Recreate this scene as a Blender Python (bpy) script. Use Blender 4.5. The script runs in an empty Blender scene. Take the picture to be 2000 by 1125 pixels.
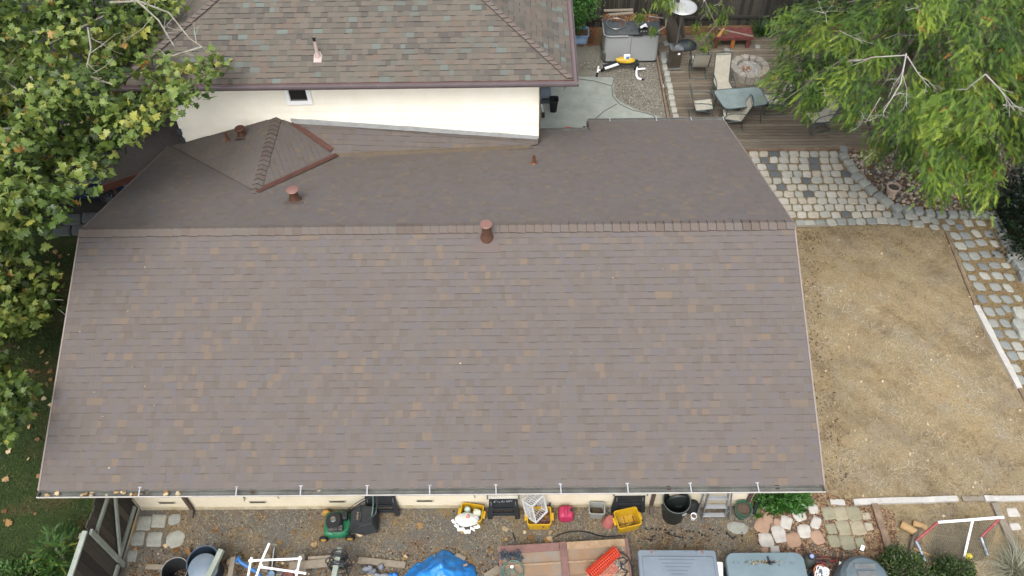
import bpy, bmesh, math, random
import numpy as np
from mathutils import Vector as V, Matrix
random.seed(7); rng = np.random.default_rng(7)
rad = math.radians
# ------------------------------------------------------------------ camera, sky, sun, exposure
sc = bpy.context.scene
CAM = np.array([0.0, 0.0, 16.7]); FPX, DEP, ROLL, YAW = 1651.7, 0.8865, -0.023, -0.017
_c, _s = math.cos(YAW), math.sin(YAW)
_F = np.array([_s*math.cos(DEP), _c*math.cos(DEP), -math.sin(DEP)])
_R0 = np.array([_c, -_s, 0]); _U0 = np.array([_s*math.sin(DEP), _c*math.sin(DEP), math.cos(DEP)])
_R = math.cos(ROLL)*_R0 + math.sin(ROLL)*_U0; _U = -math.sin(ROLL)*_R0 + math.cos(ROLL)*_U0
cd = bpy.data.cameras.new('camera'); cam = bpy.data.objects.new('camera', cd); sc.collection.objects.link(cam)
m = Matrix.Identity(4)
for i in range(3):
    m[i][0], m[i][1], m[i][2], m[i][3] = _R[i], _U[i], -_F[i], CAM[i]
cam.matrix_world = m
cd.sensor_width = 36; cd.lens = FPX/2000*36; cd.clip_end = 500; cd.clip_start = .1
sc.camera = cam
w = bpy.data.worlds.new('World'); sc.world = w; w.use_nodes = True
SUN_EL, SUN_AZ = 57, 195          # an overcast day: soft sun, high, from the front
nt = w.node_tree; bg = nt.nodes['Background']
sky = nt.nodes.new('ShaderNodeTexSky'); sky.sky_type = 'NISHITA'; sky.sun_disc = False
sky.sun_elevation = rad(SUN_EL); sky.sun_rotation = rad(SUN_AZ); sky.air_density = 1; sky.dust_density = 4
hs = nt.nodes.new('ShaderNodeHueSaturation'); hs.inputs['Saturation'].default_value = .35
nt.links.new(sky.outputs[0], hs.inputs['Color']); nt.links.new(hs.outputs[0], bg.inputs[0])
bg.inputs[1].default_value = .15
sl = bpy.data.lights.new('sun', 'SUN'); sl.energy = .8; sl.angle = rad(30); sl.color = (1, .97, .93)
so = bpy.data.objects.new('sun', sl); sc.collection.objects.link(so)
a_, e_ = rad(SUN_AZ), rad(SUN_EL)
sdir = V((math.sin(a_)*math.cos(e_), math.cos(a_)*math.cos(e_), math.sin(e_)))
so.rotation_euler = sdir.to_track_quat('Z', 'Y').to_euler()
sc.view_settings.view_transform = 'Standard'; sc.view_settings.look = 'None'
sc.view_settings.exposure = 1.37; sc.view_settings.gamma = 1
sc.cycles.max_bounces = 6; sc.cycles.transparent_max_bounces = 8
try: sc.cycles.use_denoising = True
except Exception: pass
# ------------------------------------------------------------------ where the photo's points stand in the world
def ray(u, v): return _F + _R*(u-1000)/FPX - _U*(v-562.5)/FPX
def at(u, v, z=0.0):                       # the point at height z seen at u, v
    r = ray(u, v); return V(CAM + r*(z-CAM[2])/r[2])
def aty(u, v, y):                          # the point on the upright plane y
    r = ray(u, v); return V(CAM + r*(y-CAM[1])/r[1])
def atp(u, v, P, n):
    r = ray(u, v); P = np.array(P); n = np.array(n); return V(CAM + r*np.dot(P-CAM, n)/np.dot(r, n))
# ------------------------------------------------------------------ mesh builder
class MB:
    def __init__(s, M=None): s.v, s.f, s.t, s.M = [], [], [], M or Matrix.Identity(4)
    def add(s, vs, fs, t=.5, M=None):
        b = len(s.v); MM = s.M @ M if M is not None else s.M
        s.v += [tuple(MM @ V(p)) for p in vs]; s.f += [[b+i for i in f] for f in fs]
        s.t += list(t) if isinstance(t, (list, tuple)) else [t]*len(fs)
        return s
    def box(s, c, size, rz=0, t=.5, M=None):
        x, y, z = [q/2 for q in size]
        vs = [(-x,-y,-z),(x,-y,-z),(x,y,-z),(-x,y,-z),(-x,-y,z),(x,-y,z),(x,y,z),(-x,y,z)]
        T = Matrix.Translation(c) @ Matrix.Rotation(rz, 4, 'Z')
        return s.add(vs, [(0,3,2,1),(4,5,6,7),(0,1,5,4),(1,2,6,5),(2,3,7,6),(3,0,4,7)], t, (M @ T) if M is not None else T)
    def bar(s, a, b, wd, ht, t=.5, up=(0,0,1)):     # a beam from a to b
        a, b = V(a), V(b); d = b-a; L = d.length
        if L < 1e-6: return s
        d.normalize(); u = V(up)
        if abs(d.dot(u)) > .98: u = V((0,1,0))
        x = u.cross(d).normalized(); z = d.cross(x)
        M = Matrix((( d.x,x.x,z.x,0),(d.y,x.y,z.y,0),(d.z,x.z,z.z,0),(0,0,0,1)))
        M.translation = (a+b)/2
        return s.box((0,0,0), (L,wd,ht), 0, t, M)
    def tube(s, path, r, n=8, closed=False, t=.5, caps=True):
        P = [V(p) for p in path]; N = len(P); vs, fs = [], []
        R = r if isinstance(r, (list, tuple)) else [r]*N
        prev = None
        for i, p in enumerate(P):
            if closed: d = P[(i+1) % N]-P[i-1]
            else: d = P[min(i+1, N-1)]-P[max(i-1, 0)]
            if d.length < 1e-9: d = V((0,0,1))
            d.normalize()
            if prev is None:
                u = V((0,0,1)) if abs(d.z) < .9 else V((1,0,0)); x = u.cross(d).normalized()
            else:
                x = prev - d*prev.dot(d)
                x = x.normalized() if x.length > 1e-6 else V((1,0,0)).cross(d).normalized()
            prev = x; y = d.cross(x)
            for k in range(n):
                a = 2*math.pi*k/n; vs.append(p + (x*math.cos(a)+y*math.sin(a))*R[i])
        for i in range(N if closed else N-1):
            j = (i+1) % N
            for k in range(n): fs.append((i*n+k, i*n+(k+1) % n, j*n+(k+1) % n, j*n+k))
        if caps and not closed: fs += [tuple(range(n))[::-1], tuple((N-1)*n+k for k in range(n))]
        return s.add(vs, fs, t)
    def lathe(s, prof, n=24, t=.5, M=None, c=(0,0,0)):
        vs, fs = [], []
        for r, z in prof:
            for k in range(n):
                a = 2*math.pi*k/n; vs.append((c[0]+r*math.cos(a), c[1]+r*math.sin(a), c[2]+z))
        for i in range(len(prof)-1):
            for k in range(n): fs.append((i*n+k, i*n+(k+1) % n, (i+1)*n+(k+1) % n, (i+1)*n+k))
        return s.add(vs, fs, t, M)
    def loft(s, loops, c0=True, c1=True, t=.5, M=None):
        n = len(loops[0]); vs = [p for l in loops for p in l]; fs = []
        for i in range(len(loops)-1):
            for k in range(n): fs.append((i*n+k, i*n+(k+1) % n, (i+1)*n+(k+1) % n, (i+1)*n+k))
        if c0: fs.append(tuple(range(n))[::-1])
        if c1: fs.append(tuple((len(loops)-1)*n+k for k in range(n)))
        return s.add(vs, fs, t, M)
    def prism(s, poly, z0, z1, t=.5, M=None):
        return s.loft([[(p[0],p[1],z0) for p in poly], [(p[0],p[1],z1) for p in poly]], True, True, t, M)
    def build(s, name, mt, parent=None, smooth=None, bevel=0, loc=None, sub=0):
        me = bpy.data.meshes.new(name)
        me.from_pydata([tuple(p) for p in s.v], [], s.f); me.update()
        at_ = me.attributes.new('tint', 'FLOAT', 'FACE'); at_.data.foreach_set('value', np.array(s.t, dtype=np.float32))
        me.materials.append(mt)
        bm = bmesh.new(); bm.from_mesh(me); bmesh.ops.recalc_face_normals(bm, faces=bm.faces); bm.to_mesh(me); bm.free()
        if smooth:
            me.shade_smooth(); me.set_sharp_from_angle(angle=rad(smooth))
        return link(name, me, parent, loc, bevel, sub)
def link(name, me, parent=None, loc=None, bevel=0, sub=0):
    o = bpy.data.objects.new(name, me); sc.collection.objects.link(o)
    if parent: o.parent = parent
    if loc is not None: o.location = loc
    if bevel:
        b = o.modifiers.new('bevel', 'BEVEL'); b.width = bevel; b.segments = 2; b.limit_method = 'ANGLE'; b.angle_limit = rad(40)
    if sub:
        b = o.modifiers.new('sub', 'SUBSURF'); b.levels = sub; b.render_levels = sub
    return o
def arrays(name, vs, fs, tint, mt, parent=None, smooth=False):   # big meshes from numpy; all faces with the same number of corners
    me = bpy.data.meshes.new(name); n, k = fs.shape
    me.vertices.add(len(vs)); me.vertices.foreach_set('co', vs.astype(np.float32).ravel())
    me.loops.add(n*k); me.loops.foreach_set('vertex_index', fs.astype(np.int32).ravel())
    me.polygons.add(n); me.polygons.foreach_set('loop_start', np.arange(0, n*k, k, dtype=np.int32))
    me.update(calc_edges=True); me.validate()
    a = me.attributes.new('tint', 'FLOAT', 'FACE'); a.data.foreach_set('value', tint.astype(np.float32))
    me.materials.append(mt)
    if smooth: me.shade_smooth()
    return link(name, me, parent)
def tag(o, label, cat, group=None):
    o['label'] = label; o['category'] = cat
    if group: o['group'] = group
    return o
def thing(name, label, cat, loc, rz=0, group=None):
    o = bpy.data.objects.new(name, None); sc.collection.objects.link(o)
    o.location = loc; o.rotation_euler = (0,0,rz); o.empty_display_size = .2
    return tag(o, label, cat, group)
def structure(o, kind='structure'): o['kind'] = kind; return o
def copy_tree(o, parent=None):
    c = o.copy(); sc.collection.objects.link(c)
    if parent: c.parent = parent
    for ch in [q for q in bpy.data.objects if q.parent == o]: copy_tree(ch, c)
    return c
def rrect(w, h, r, z, n=4, cx=0, cy=0):       # a rounded rectangle loop
    out = []
    for sx, sy, a0 in ((1,1,0),(-1,1,90),(-1,-1,180),(1,-1,270)):
        for k in range(n+1):
            a = rad(a0+90*k/n); out.append((cx+sx*(w/2-r)+r*math.cos(a), cy+sy*(h/2-r)+r*math.sin(a), z))
    return out
def arc(c, r, a0, a1, n, f=lambda x, y: (x, y, 0)):
    return [f(c[0]+r*math.cos(rad(a0+(a1-a0)*i/n)), c[1]+r*math.sin(rad(a0+(a1-a0)*i/n))) for i in range(n+1)]
def inpoly(x, y, P):
    ins = np.zeros(np.shape(x), bool); j = len(P)-1
    for i in range(len(P)):
        xi, yi, xj, yj = P[i][0], P[i][1], P[j][0], P[j][1]
        ins ^= ((yi > y) != (yj > y)) & (x < (xj-xi)*(y-yi)/(yj-yi+1e-12)+xi); j = i
    return ins
# ------------------------------------------------------------------ materials
ALB, SAT = .57, 1.0
def lin(h, k=None):
    h = h.lstrip('#'); k = ALB if k is None else k
    out = []
    for i in (0, 2, 4):
        c = int(h[i:i+2], 16)/255; out.append((c/12.92 if c <= .04045 else ((c+.055)/1.055)**2.4)*k)
    g = .3*out[0]+.6*out[1]+.1*out[2]; q = .88 if SAT is None else SAT
    return (*[g+(c-g)*q for c in out], 1)
def N(nt, kind, **kw):
    n = nt.nodes.new('ShaderNode'+kind)
    for k, v in kw.items():
        if k.startswith('_'): setattr(n, k[1:], v)
        else: n.inputs[k.replace('__', ' ')].default_value = v
    return n
def M(name, c1, c2=None, scale=4, rough=.75, metal=0, bump=0, bscale=60, ramp=None, constant=False, dirt=0, dscale=1.2,
      dcol='#4a3f33', spec=.4, trans=0, grain=0, gscale=90, stretch=None, detail=4, coat=0, alpha=1, k=None):
    mt = bpy.data.materials.new(name); mt.use_nodes = True; t = mt.node_tree
    p = t.nodes['Principled BSDF']; L = t.links.new
    tc = N(t, 'TexCoord'); src = tc.outputs['Object']
    if stretch:
        mp = N(t, 'Mapping'); mp.inputs['Scale'].default_value = stretch; L(src, mp.inputs[0]); src = mp.outputs[0]
    if ramp:
        at_ = N(t, 'Attribute', _attribute_name='tint'); cr = N(t, 'ValToRGB'); e = cr.color_ramp
        if constant: e.interpolation = 'CONSTANT'
        while len(e.elements) < len(ramp): e.elements.new(.5)
        for q, (pos, col) in zip(e.elements, ramp): q.position = pos; q.color = lin(col, k)
        L(at_.outputs['Fac'], cr.inputs[0]); col = cr.outputs[0]
    else:
        n1 = N(t, 'TexNoise', Scale=scale, Detail=detail, Roughness=.65); L(src, n1.inputs['Vector'])
        cr = N(t, 'ValToRGB'); e = cr.color_ramp; e.elements[0].position = .34; e.elements[1].position = .68
        e.elements[0].color = lin(c1, k); e.elements[1].color = lin(c2 or c1, k)
        L(n1.outputs['Fac'], cr.inputs[0]); col = cr.outputs[0]
    if grain:
        n3 = N(t, 'TexNoise', Scale=gscale, Detail=3, Roughness=.8); L(src, n3.inputs['Vector'])
        mr = N(t, 'MapRange'); mr.inputs[1].default_value = .25; mr.inputs[2].default_value = .75
        mr.inputs[3].default_value = 1-grain; mr.inputs[4].default_value = 1+grain
        L(n3.outputs['Fac'], mr.inputs[0])
        mx = N(t, 'VectorMath', _operation='SCALE'); L(col, mx.inputs[0]); L(mr.outputs[0], mx.inputs['Scale']); col = mx.outputs[0]
    if dirt:
        n2 = N(t, 'TexNoise', Scale=dscale, Detail=6, Roughness=.7); L(tc.outputs['Object'], n2.inputs['Vector'])
        r2 = N(t, 'ValToRGB'); r2.color_ramp.elements[0].position = .45; r2.color_ramp.elements[1].position = .75
        r2.color_ramp.elements[1].color = (dirt, dirt, dirt, 1); L(n2.outputs['Fac'], r2.inputs[0])
        mx = N(t, 'Mix', _data_type='RGBA'); L(r2.outputs[0], mx.inputs[0]); L(col, mx.inputs[6]); mx.inputs[7].default_value = lin(dcol); col = mx.outputs[2]
    L(col, p.inputs['Base Color'])
    p.inputs['Roughness'].default_value = rough; p.inputs['Metallic'].default_value = metal
    p.inputs['Specular IOR Level'].default_value = spec
    if coat: p.inputs['Coat Weight'].default_value = coat
    if trans: p.inputs['Transmission Weight'].default_value = trans
    if alpha < 1: p.inputs['Alpha'].default_value = alpha
    if bump:
        nb = N(t, 'TexNoise', Scale=bscale, Detail=4, Roughness=.7); L(src, nb.inputs['Vector'])
        b = N(t, 'Bump', Strength=bump, Distance=.02); L(nb.outputs['Fac'], b.inputs['Height']); L(b.outputs[0], p.inputs['Normal'])
    return mt
def leafmat(name, ramp, rough=.5, tr=.35, spec=.35):
    mt = M(name, '#ffffff', ramp=ramp, rough=rough, spec=spec); t = mt.node_tree; p = t.nodes['Principled BSDF']
    tl = N(t, 'BsdfTranslucent'); mx = N(t, 'MixShader'); mx.inputs[0].default_value = tr
    col = p.inputs['Base Color'].links[0].from_socket; t.links.new(col, tl.inputs[0])
    t.links.new(p.outputs[0], mx.inputs[1]); t.links.new(tl.outputs[0], mx.inputs[2])
    t.links.new(mx.outputs[0], t.nodes['Material Output'].inputs[0])
    return mt
def ground(name, layers, bump=.5, bscale=40, rough=.95, wave=None):
    """layers: list of (colour a, colour b, fine scale, mask scale, mask lo, mask hi); first covers all"""
    mt = bpy.data.materials.new(name); mt.use_nodes = True; t = mt.node_tree; p = t.nodes['Principled BSDF']; L = t.links.new
    tc = N(t, 'TexCoord'); src = tc.outputs['Object']; col = None
    for i, (ca, cb, fs, ms, lo, hi) in enumerate(layers):
        n = N(t, 'TexNoise', Scale=fs, Detail=5, Roughness=.75); L(src, n.inputs['Vector'])
        cr = N(t, 'ValToRGB'); e = cr.color_ramp; e.elements[0].position = .36; e.elements[1].position = .64
        e.elements[0].color = lin(ca); e.elements[1].color = lin(cb); L(n.outputs['Fac'], cr.inputs[0])
        if col is None: col = cr.outputs[0]; continue
        n2 = N(t, 'TexNoise', Scale=ms, Detail=6, Roughness=.7); mp = N(t, 'Mapping'); mp.inputs['Location'].default_value = (i*7.3, i*3.1, 0)
        L(src, mp.inputs[0]); L(mp.outputs[0], n2.inputs['Vector'])
        mr = N(t, 'MapRange'); mr.inputs[1].default_value = lo; mr.inputs[2].default_value = hi; L(n2.outputs['Fac'], mr.inputs[0])
        mx = N(t, 'Mix', _data_type='RGBA'); L(mr.outputs[0], mx.inputs[0]); L(col, mx.inputs[6]); L(cr.outputs[0], mx.inputs[7]); col = mx.outputs[2]
    L(col, p.inputs['Base Color']); p.inputs['Roughness'].default_value = rough; p.inputs['Specular IOR Level'].default_value = .2
    nb = N(t, 'TexNoise', Scale=bscale, Detail=5, Roughness=.8); L(src, nb.inputs['Vector'])
    b = N(t, 'Bump', Strength=bump, Distance=.03); L(nb.outputs['Fac'], b.inputs['Height']); L(b.outputs[0], p.inputs['Normal'])
    return mt
# ------------------------------------------------------------------ the ground and what is laid on it
G_soil = ground('soil', [('#6b5a45', '#8f7a5e', 30, 0,0,0), ('#4d4036', '#6d5a48', 60, 1.3, .45, .6)])
G_yard = ground('yard_gravel', [('#5f5d57', '#8f8b82', 55, 0,0,0), ('#877250', '#a38d69', 40, .9, .48, .62), ('#6d5238', '#947350', 30, 1.4, .55, .68)], .8, 60)
G_dry = ground('dry_lawn', [('#9c8b69', '#bdab88', 26, 0,0,0), ('#b09766', '#c5b38f', 20, .55, .45, .65), ('#7a6850', '#98866a', 35, .8, .5, .66), ('#978d7b', '#b5aa92', 30, 1.1, .5, .68)], .9, 45)
G_green = ground('shaded_lawn', [('#2c3a1c', '#455a2a', 35, 0,0,0), ('#53482f', '#6f5f40', 25, .8, .5, .66)], .9, 50)
G_conc = ground('concrete', [('#a0a79e', '#b3b9b0', 3, 0,0,0), ('#929991', '#a7aea5', 40, 1.2, .45, .7)], .15, 60, .8)
G_agg = ground('exposed_aggregate', [('#7a766a', '#a39f92', 45, 0,0,0), ('#c9c2b2', '#ddd6c6', 60, 24, .60, .66), ('#6d665a', '#857d70', 30, 1.5, .5, .7)], .8, 60)
G_bed = ground('bark_bed', [('#665039', '#8f7454', 45, 0,0,0), ('#6b5038', '#8a7052', 30, 1.5, .5, .65)], .9, 50)
G_sand = ground('joint_sand', [('#7d6d50', '#9a8866', 50, 0,0,0)], .6, 60)
G_drive = ground('asphalt_drive', [('#3a3a3a', '#4c4b48', 50, 0,0,0)], .4, 60)
def sheet(name, pts, z, mt):
    mb = MB(); mb.add([(p[0], p[1], z) for p in pts], [tuple(range(len(pts)))]); return structure(mb.build(name, mt))
def px(*uv): return [at(u, v) for u, v in uv]
mb = MB(); mb.add([(-200,-150,0),(200,-150,0),(200,300,0),(-200,300,0)], [(0,1,2,3)]); structure(mb.build('ground', G_soil))
sheet('side_yard_gravel', [(-8.7,2.0),(7.0,2.0),(7.0,7.75),(4.9,7.75),(4.9,7.9),(-8.4,7.9)], .004, G_yard)
LAWN = [(6.6,2.0),(16.5,2.0)] + list(px((2120,760),(1995,757),(1910,600),(1862,470),(1848,446),(1780,441),(1700,438),(1545,446))) + [V((4.3,15.6,0)), V((4.3,7.85,0)), V((5.2,7.6,0)), V((6.2,7.45,0)), V((6.65,7.2,0))]
sheet('dry_lawn', LAWN, .008, G_dry)
GREEN = [V((-20,3,0)), V((-8.55,3,0)), V((-8.35,7.7,0)), V((-7.9,15.3,0)), V((-12,15.6,0)), V((-20,15.6,0))]
sheet('shaded_lawn', GREEN, .004, G_green)
sheet('driveway', [(-22,15.61),(-8.0,15.61),(-8.0,30),(-22,30)], .006, G_drive)
# walk beside the house at the left: dark rectangular slabs under leaf litter
sheet('concrete_patio', list(px((1040,300),(1040,138),(1215,138),(1212,170),(1202,190),(1222,205),(1262,220),(1320,232),(1325,300))), .012, G_conc)
sheet('aggregate_patio', list(px((1100,180),(1112,118),(1125,88),(1290,95),(1298,105),(1322,240),(1280,226),(1240,214),(1210,198),(1198,180),(1200,152),(1120,150))), .016, G_agg)
# control joints cut in the slab
mj = MB()
def joint(pts):
    for a, b in zip(pts, pts[1:]): mj.bar(at(*a, .017), at(*b, .017), .022, .006)
joint([(1200,152),(1195,170),(1197,188),(1210,203),(1235,215),(1262,221),(1277,226),(1281,234)]); joint([(1205,203),(1180,217),(1158,236)]); joint([(1112,152),(1160,158),(1196,168)])
structure(mj.build('slab_joint', M('joint', '#4d4a44', rough=.9)))
sheet('planting_bed', list(px((1640,285),(1660,330),(1700,370),(1760,402),(1830,412),(1930,412),(1970,440),(2010,520),(2200,560),(2400,200),(2100,-60),(1400,-40),(1100,-10),(1110,60),(1130,100),(1300,95),(1310,105),(1400,100),(1500,90),(1600,120),(1640,200))), .005, G_bed)
sheet('paver_bed', list(px((1440,285),(1640,285),(1655,330),(1700,372),(1750,400),(1740,425),(1840,415),(1930,412),(1960,460),(2000,520),(2130,760),(1995,757),(1910,600),(1862,470),(1848,448),(1780,443),(1700,440),(1545,447),(1420,447))), .012, G_sand)
# ---- stones
MS = M('stone', '#ffffff', ramp=[(0,'#5f6366'),(.18,'#767b7c'),(.3,'#939894'),(.45,'#aeb0a6'),(.6,'#bab8ad'),(.75,'#c3bfb1'),(.88,'#bdb3a0'),(1,'#cfccc2')], rough=.85, bump=.5, bscale=35, grain=.22, gscale=28, dirt=.45, dscale=6, dcol='#6b6558')
MF = M('flagstone', '#ffffff', ramp=[(0,'#b5937b'),(.3,'#bf9f88'),(.5,'#9a9a80'),(.7,'#b7ad93'),(.85,'#ccc7be'),(1,'#d8d4cc')], rough=.85, bump=.4, bscale=30, grain=.15, gscale=30, dirt=.4, dscale=7, dcol='#7d6a55')
STONES = {}
def stone(name, u, v, w, h, label, cat, group, z0=0.0, ht=.05, tint=.5, rot=None, rnd=.3, seed=None, mt=None, sides=10, skew=0):
    """one stone: an uneven rounded outline, a domed top and its own thickness; u, v, w, h in photo pixels at its top"""
    r_ = random.Random(seed if seed is not None else int(u*131+v*17))
    c = at(u, v, z0+ht); ex = (at(u+w/2, v, z0+ht)-at(u-w/2, v, z0+ht)).length/2; ey = (at(u, v-h/2, z0+ht)-at(u, v+h/2, z0+ht)).length/2
    rot = r_.uniform(-.12, .12) if rot is None else rot
    P = []
    n = 14
    for k in range(n):
        a = 2*math.pi*k/n
        pw = 2/(2+6*(1-rnd))
        x = math.copysign(abs(math.cos(a))**pw, math.cos(a)); y = math.copysign(abs(math.sin(a))**pw, math.sin(a))
        q = 1+r_.uniform(-.1, .06); P.append((ex*x*q+skew*ey*y*q, ey*y*q))
    cr, sr = math.cos(rot), math.sin(rot); P = [(x*cr-y*sr, x*sr+y*cr) for x, y in P]
    L = [[(x, y, 0) for x, y in P], [(x, y, ht*.72) for x, y in P], [(x*.93, y*.93, ht*.95) for x, y in P], [(x*.62, y*.62, ht+r_.uniform(0,.004)) for x, y in P]]
    mb = MB(); mb.loft(L, True, True, tint)
    o = mb.build(name, mt or MS, smooth=50, loc=(c.x, c.y, z0)); return tag(o, label, cat, group)
ORD = ['first','second','third','fourth','fifth','sixth','seventh','eighth','ninth','tenth','eleventh','twelfth','thirteenth','fourteenth','fifteenth','sixteenth','seventeenth','eighteenth','nineteenth','twentieth']
# the paved square by the deck, row after row
def S5(x, y): return 1450+x/3.516, 250+y/3.516
rows = [(178,45,660),(218,62,664),(266,100,695),(312,118,752),(357,142,765),(405,170,815),(452,208,860),(498,245,930),(543,272,985),(592,300,1030)]
DARK = {(0,2),(1,1),(1,6),(2,1),(2,5),(3,1),(3,8),(4,4),(5,1),(6,3),(9,5)}
for i, (yc, x0, x1) in enumerate(rows):
    n = round((x1-x0)/70); ws = [random.uniform(.85, 1.15) for _ in range(n)]; k = (x1-x0)/sum(ws); x = x0
    for j in range(n):
        wpx = ws[j]*k; xc = x+wpx/2; x += wpx
        if i in (8, 9) and j == n-1: wpx *= .9
        dark = (i, j) in DARK; t = random.uniform(0,.15) if dark else random.choice([.5,.55,.62,.68,.75,.8,.92,.97,.9,.45])
        u, v = S5(xc, yc+random.uniform(-3,3))
        stone('paver', u, v, (wpx-6)/3.516, 43/3.516, f"{'dark slate' if dark else 'pale cobble'} paver, {ORD[j]} from the left in the {ORD[i]} row below the deck", 'paver', 'cobble pavers in the paved square', .012, .03, t, rnd=.66, skew=random.uniform(-.05,.12))
for j, (x, y, w) in enumerate([(400,650,66),(465,652,80),(538,650,74),(612,645,70),(682,640,70),(750,640,60),(815,640,70),(888,636,72),(960,632,80),(1035,635,78),(1115,645,78),(1210,655,80),(1068,595,70),(1160,605,90)]):
    u, v = S5(x, y); stone('paver', u, v, w/3.6, 46/3.516, f'grey cobble, {ORD[j]} along the edge row above the dry lawn', 'paver', 'edge cobbles above the dry lawn', .012, .035, random.choice([.3,.4,.45,.5,.58]), rnd=.6)
# the curved kerb of blocks round the tree bed
KERB = [(697,140,58,44),(702,185,64,46),(735,232,64,48),(765,278,66,52),(797,328,72,54),(842,372,74,54),(890,415,74,54),(948,460,72,54),(1000,502,74,60),(1065,540,74,58),(1140,555,74,52),(1215,562,72,52),(1292,577,72,50),(1370,585,74,46),(1450,585,72,48),(1525,585,70,48),(1600,580,72,46),(1670,585,70,42)]
for j, (x, y, w, h) in enumerate(KERB):
    u, v = S5(x, y); stone('kerb_block', u, v, w/3.9, h/3.9, f'grey stone kerb block, {ORD[j]} from the deck round the tree bed', 'kerb block', 'blocks of the curved kerb', 0, .13, random.choice([.3,.34,.38,.42,.46]), rnd=.45, rot=[-.05,.2,.35,.45,.5,.5,.55,.55,.5,.35,.15,.1,.1,.05,0,0,0,.1][j])
# stepping stones of the path along the lawn
def S4(x, y): return 1800+x/5.115, 380+y/5.115
def S6(x, y): return 1860+x/5.63, 580+y/5.63
ST = [(40,245,105,75,'a'),(130,262,95,75,'a'),(130,322,100,60,'a'),(250,322,90,70,'a'),(285,268,95,60,'a'),(382,320,100,64,'a'),(470,280,110,76,'a'),(590,280,100,60,'a'),
 (338,408,110,80,'a'),(440,405,120,80,'a'),(550,385,95,82,'a'),(675,390,108,74,'a'),(392,508,130,82,'a'),(485,488,115,76,'a'),(600,475,125,70,'a'),(735,488,90,76,'a'),
 (425,612,105,92,'a'),(528,610,118,86,'a'),(635,590,118,76,'a'),(755,592,110,72,'a'),(470,718,110,92,'a'),(620,715,112,76,'a'),(732,700,125,70,'a'),(842,705,90,60,'a'),
 (508,825,90,62,'a'),(632,808,105,82,'a'),(758,805,115,76,'a'),(880,820,108,76,'a'),(577,912,125,94,'a'),(738,918,130,86,'a'),(868,928,98,90,'a'),(608,1035,110,92,'a'),(733,1035,115,86,'a'),(855,1043,110,84,'a'),(965,1030,80,70,'a'),
 (405,155,130,112,'b'),(525,155,110,90,'b'),(605,125,95,90,'b'),(455,285,120,98,'b'),(582,282,130,100,'b'),(512,400,115,102,'b'),(652,405,145,105,'b'),(585,525,130,105,'b'),(718,535,130,108,'b'),(665,642,130,108,'b'),(768,642,100,95,'b'),(698,775,120,100,'b'),(752,905,120,115,'b')]
for j, (x, y, w, h, q) in enumerate(ST):
    u, v = S4(x, y) if q == 'a' else S6(x, y); k = 5.115 if q == 'a' else 5.63
    stone('stepping_stone', u, v, w/k*.84, h/k*.88, f"{'grey' if j%3 else 'mottled grey green'} stepping stone, {ORD[j] if j < 20 else 'number '+str(j+1)} along the lawn path counted from the paved square", 'stepping stone', 'stepping stones of the lawn path', .012, .03, random.choice([.22,.3,.36,.42,.5,.58,.28]), rnd=.72, skew=random.uniform(-.3,-.05), rot=0)
for j, (x, y, w, h, q) in enumerate([(745,165,125,130,'b'),(738,290,120,110,'b'),(785,395,90,100,'b')]):
    u, v = S6(x, y); stone('slab_stone', u, v, w/5.4, h/5.4, ['large pale stone slab with a split top beside the path', 'large grey stone slab below the split one', 'grey slab half out of the picture at the path edge'][j], 'stone slab', 'large slabs beside the lawn path', .005, .12, [.5,.4,.45][j], rnd=.6)
for j, (x, y, w, h) in enumerate([(732,195,70,70),(775,275,80,80),(815,365,90,90),(872,450,110,90),(930,540,115,80),(968,612,100,100),(1003,700,95,100),(1025,800,80,90),(895,610,60,60),(945,660,55,55)]):
    u, v = S4(x, y); stone('border_rock', u, v, w/5, h/5, f'rough grey border rock, {ORD[j]} from the kerb along the ivy', 'rock', 'rocks along the ivy', 0, .16, random.choice([.25,.32,.4,.48]), rnd=.7)
# flagstones at the bottom right
def S8(x, y): return 1450+x/5.487, 920+y/5.487
FL = [(215,580,150,150,.1,'peach flagstone under the boxwood, nearest the house corner'),(278,500,110,100,.15,'cracked peach flagstone below the boxwood'),(372,545,75,90,.2,'small peach piece beside the cracked flagstone'),(470,548,125,135,.95,'white broken flagstone below the boxwood'),(612,470,130,120,.97,'white flagstone speckled with leaves right of the boxwood'),(760,405,105,95,.9,'round pale flagstone below the gutter end'),(395,672,140,180,.93,'large white flagstone with a pointed foot'),(255,735,150,150,.92,'square white flagstone left of the pointed one'),(545,732,165,150,.05,'round peach flagstone in the middle of the patch'),(665,645,135,140,.97,'white flagstone above the two round peach ones'),(788,550,95,135,.9,'narrow white flagstone crossed by a stick'),(805,705,135,145,.2,'peach flagstone at the edge of the grey green pavers'),(240,842,75,60,.2,'small peach flagstone above the blue grey lid'),(350,835,100,75,.9,'small white flagstone above the blue grey lid')]
for x, y, w, h, t, lab in FL:
    u, v = S8(x, y); stone('flagstone', u, v, w/5.3, h/5.3, lab, 'flagstone', 'flagstones under the boxwood', .013, .035, t, rnd=.62, mt=MF, rot=random.uniform(-.5,.5))
for j, (x, y, w, h, t) in enumerate([(925,450,140,140,.55),(1055,450,140,140,.66),(1195,450,145,150,.48),(955,615,110,110,.52),(1085,605,140,150,.6),(1240,610,150,150,.68),(985,745,120,125,.5),(1130,765,145,155,.53),(1265,760,95,110,.5),(1330,480,85,70,.72),(1360,592,85,85,.74)]):
    u, v = S8(x, y); lab = ['top left','top middle','top right','middle left','centre','middle right','bottom left','bottom middle','bottom right','',''][j]
    stone('square_paver', u, v, w/5.3, h/5.3, f'{lab} stone of the three by three grey green pavers' if j < 9 else ['half buried pale paver right of the top row','half buried pale paver right of the middle row'][j-9], 'paver', 'grey green pavers beside the flagstones', .01, .03, t, rnd=.25, mt=MF, rot=.08)
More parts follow.
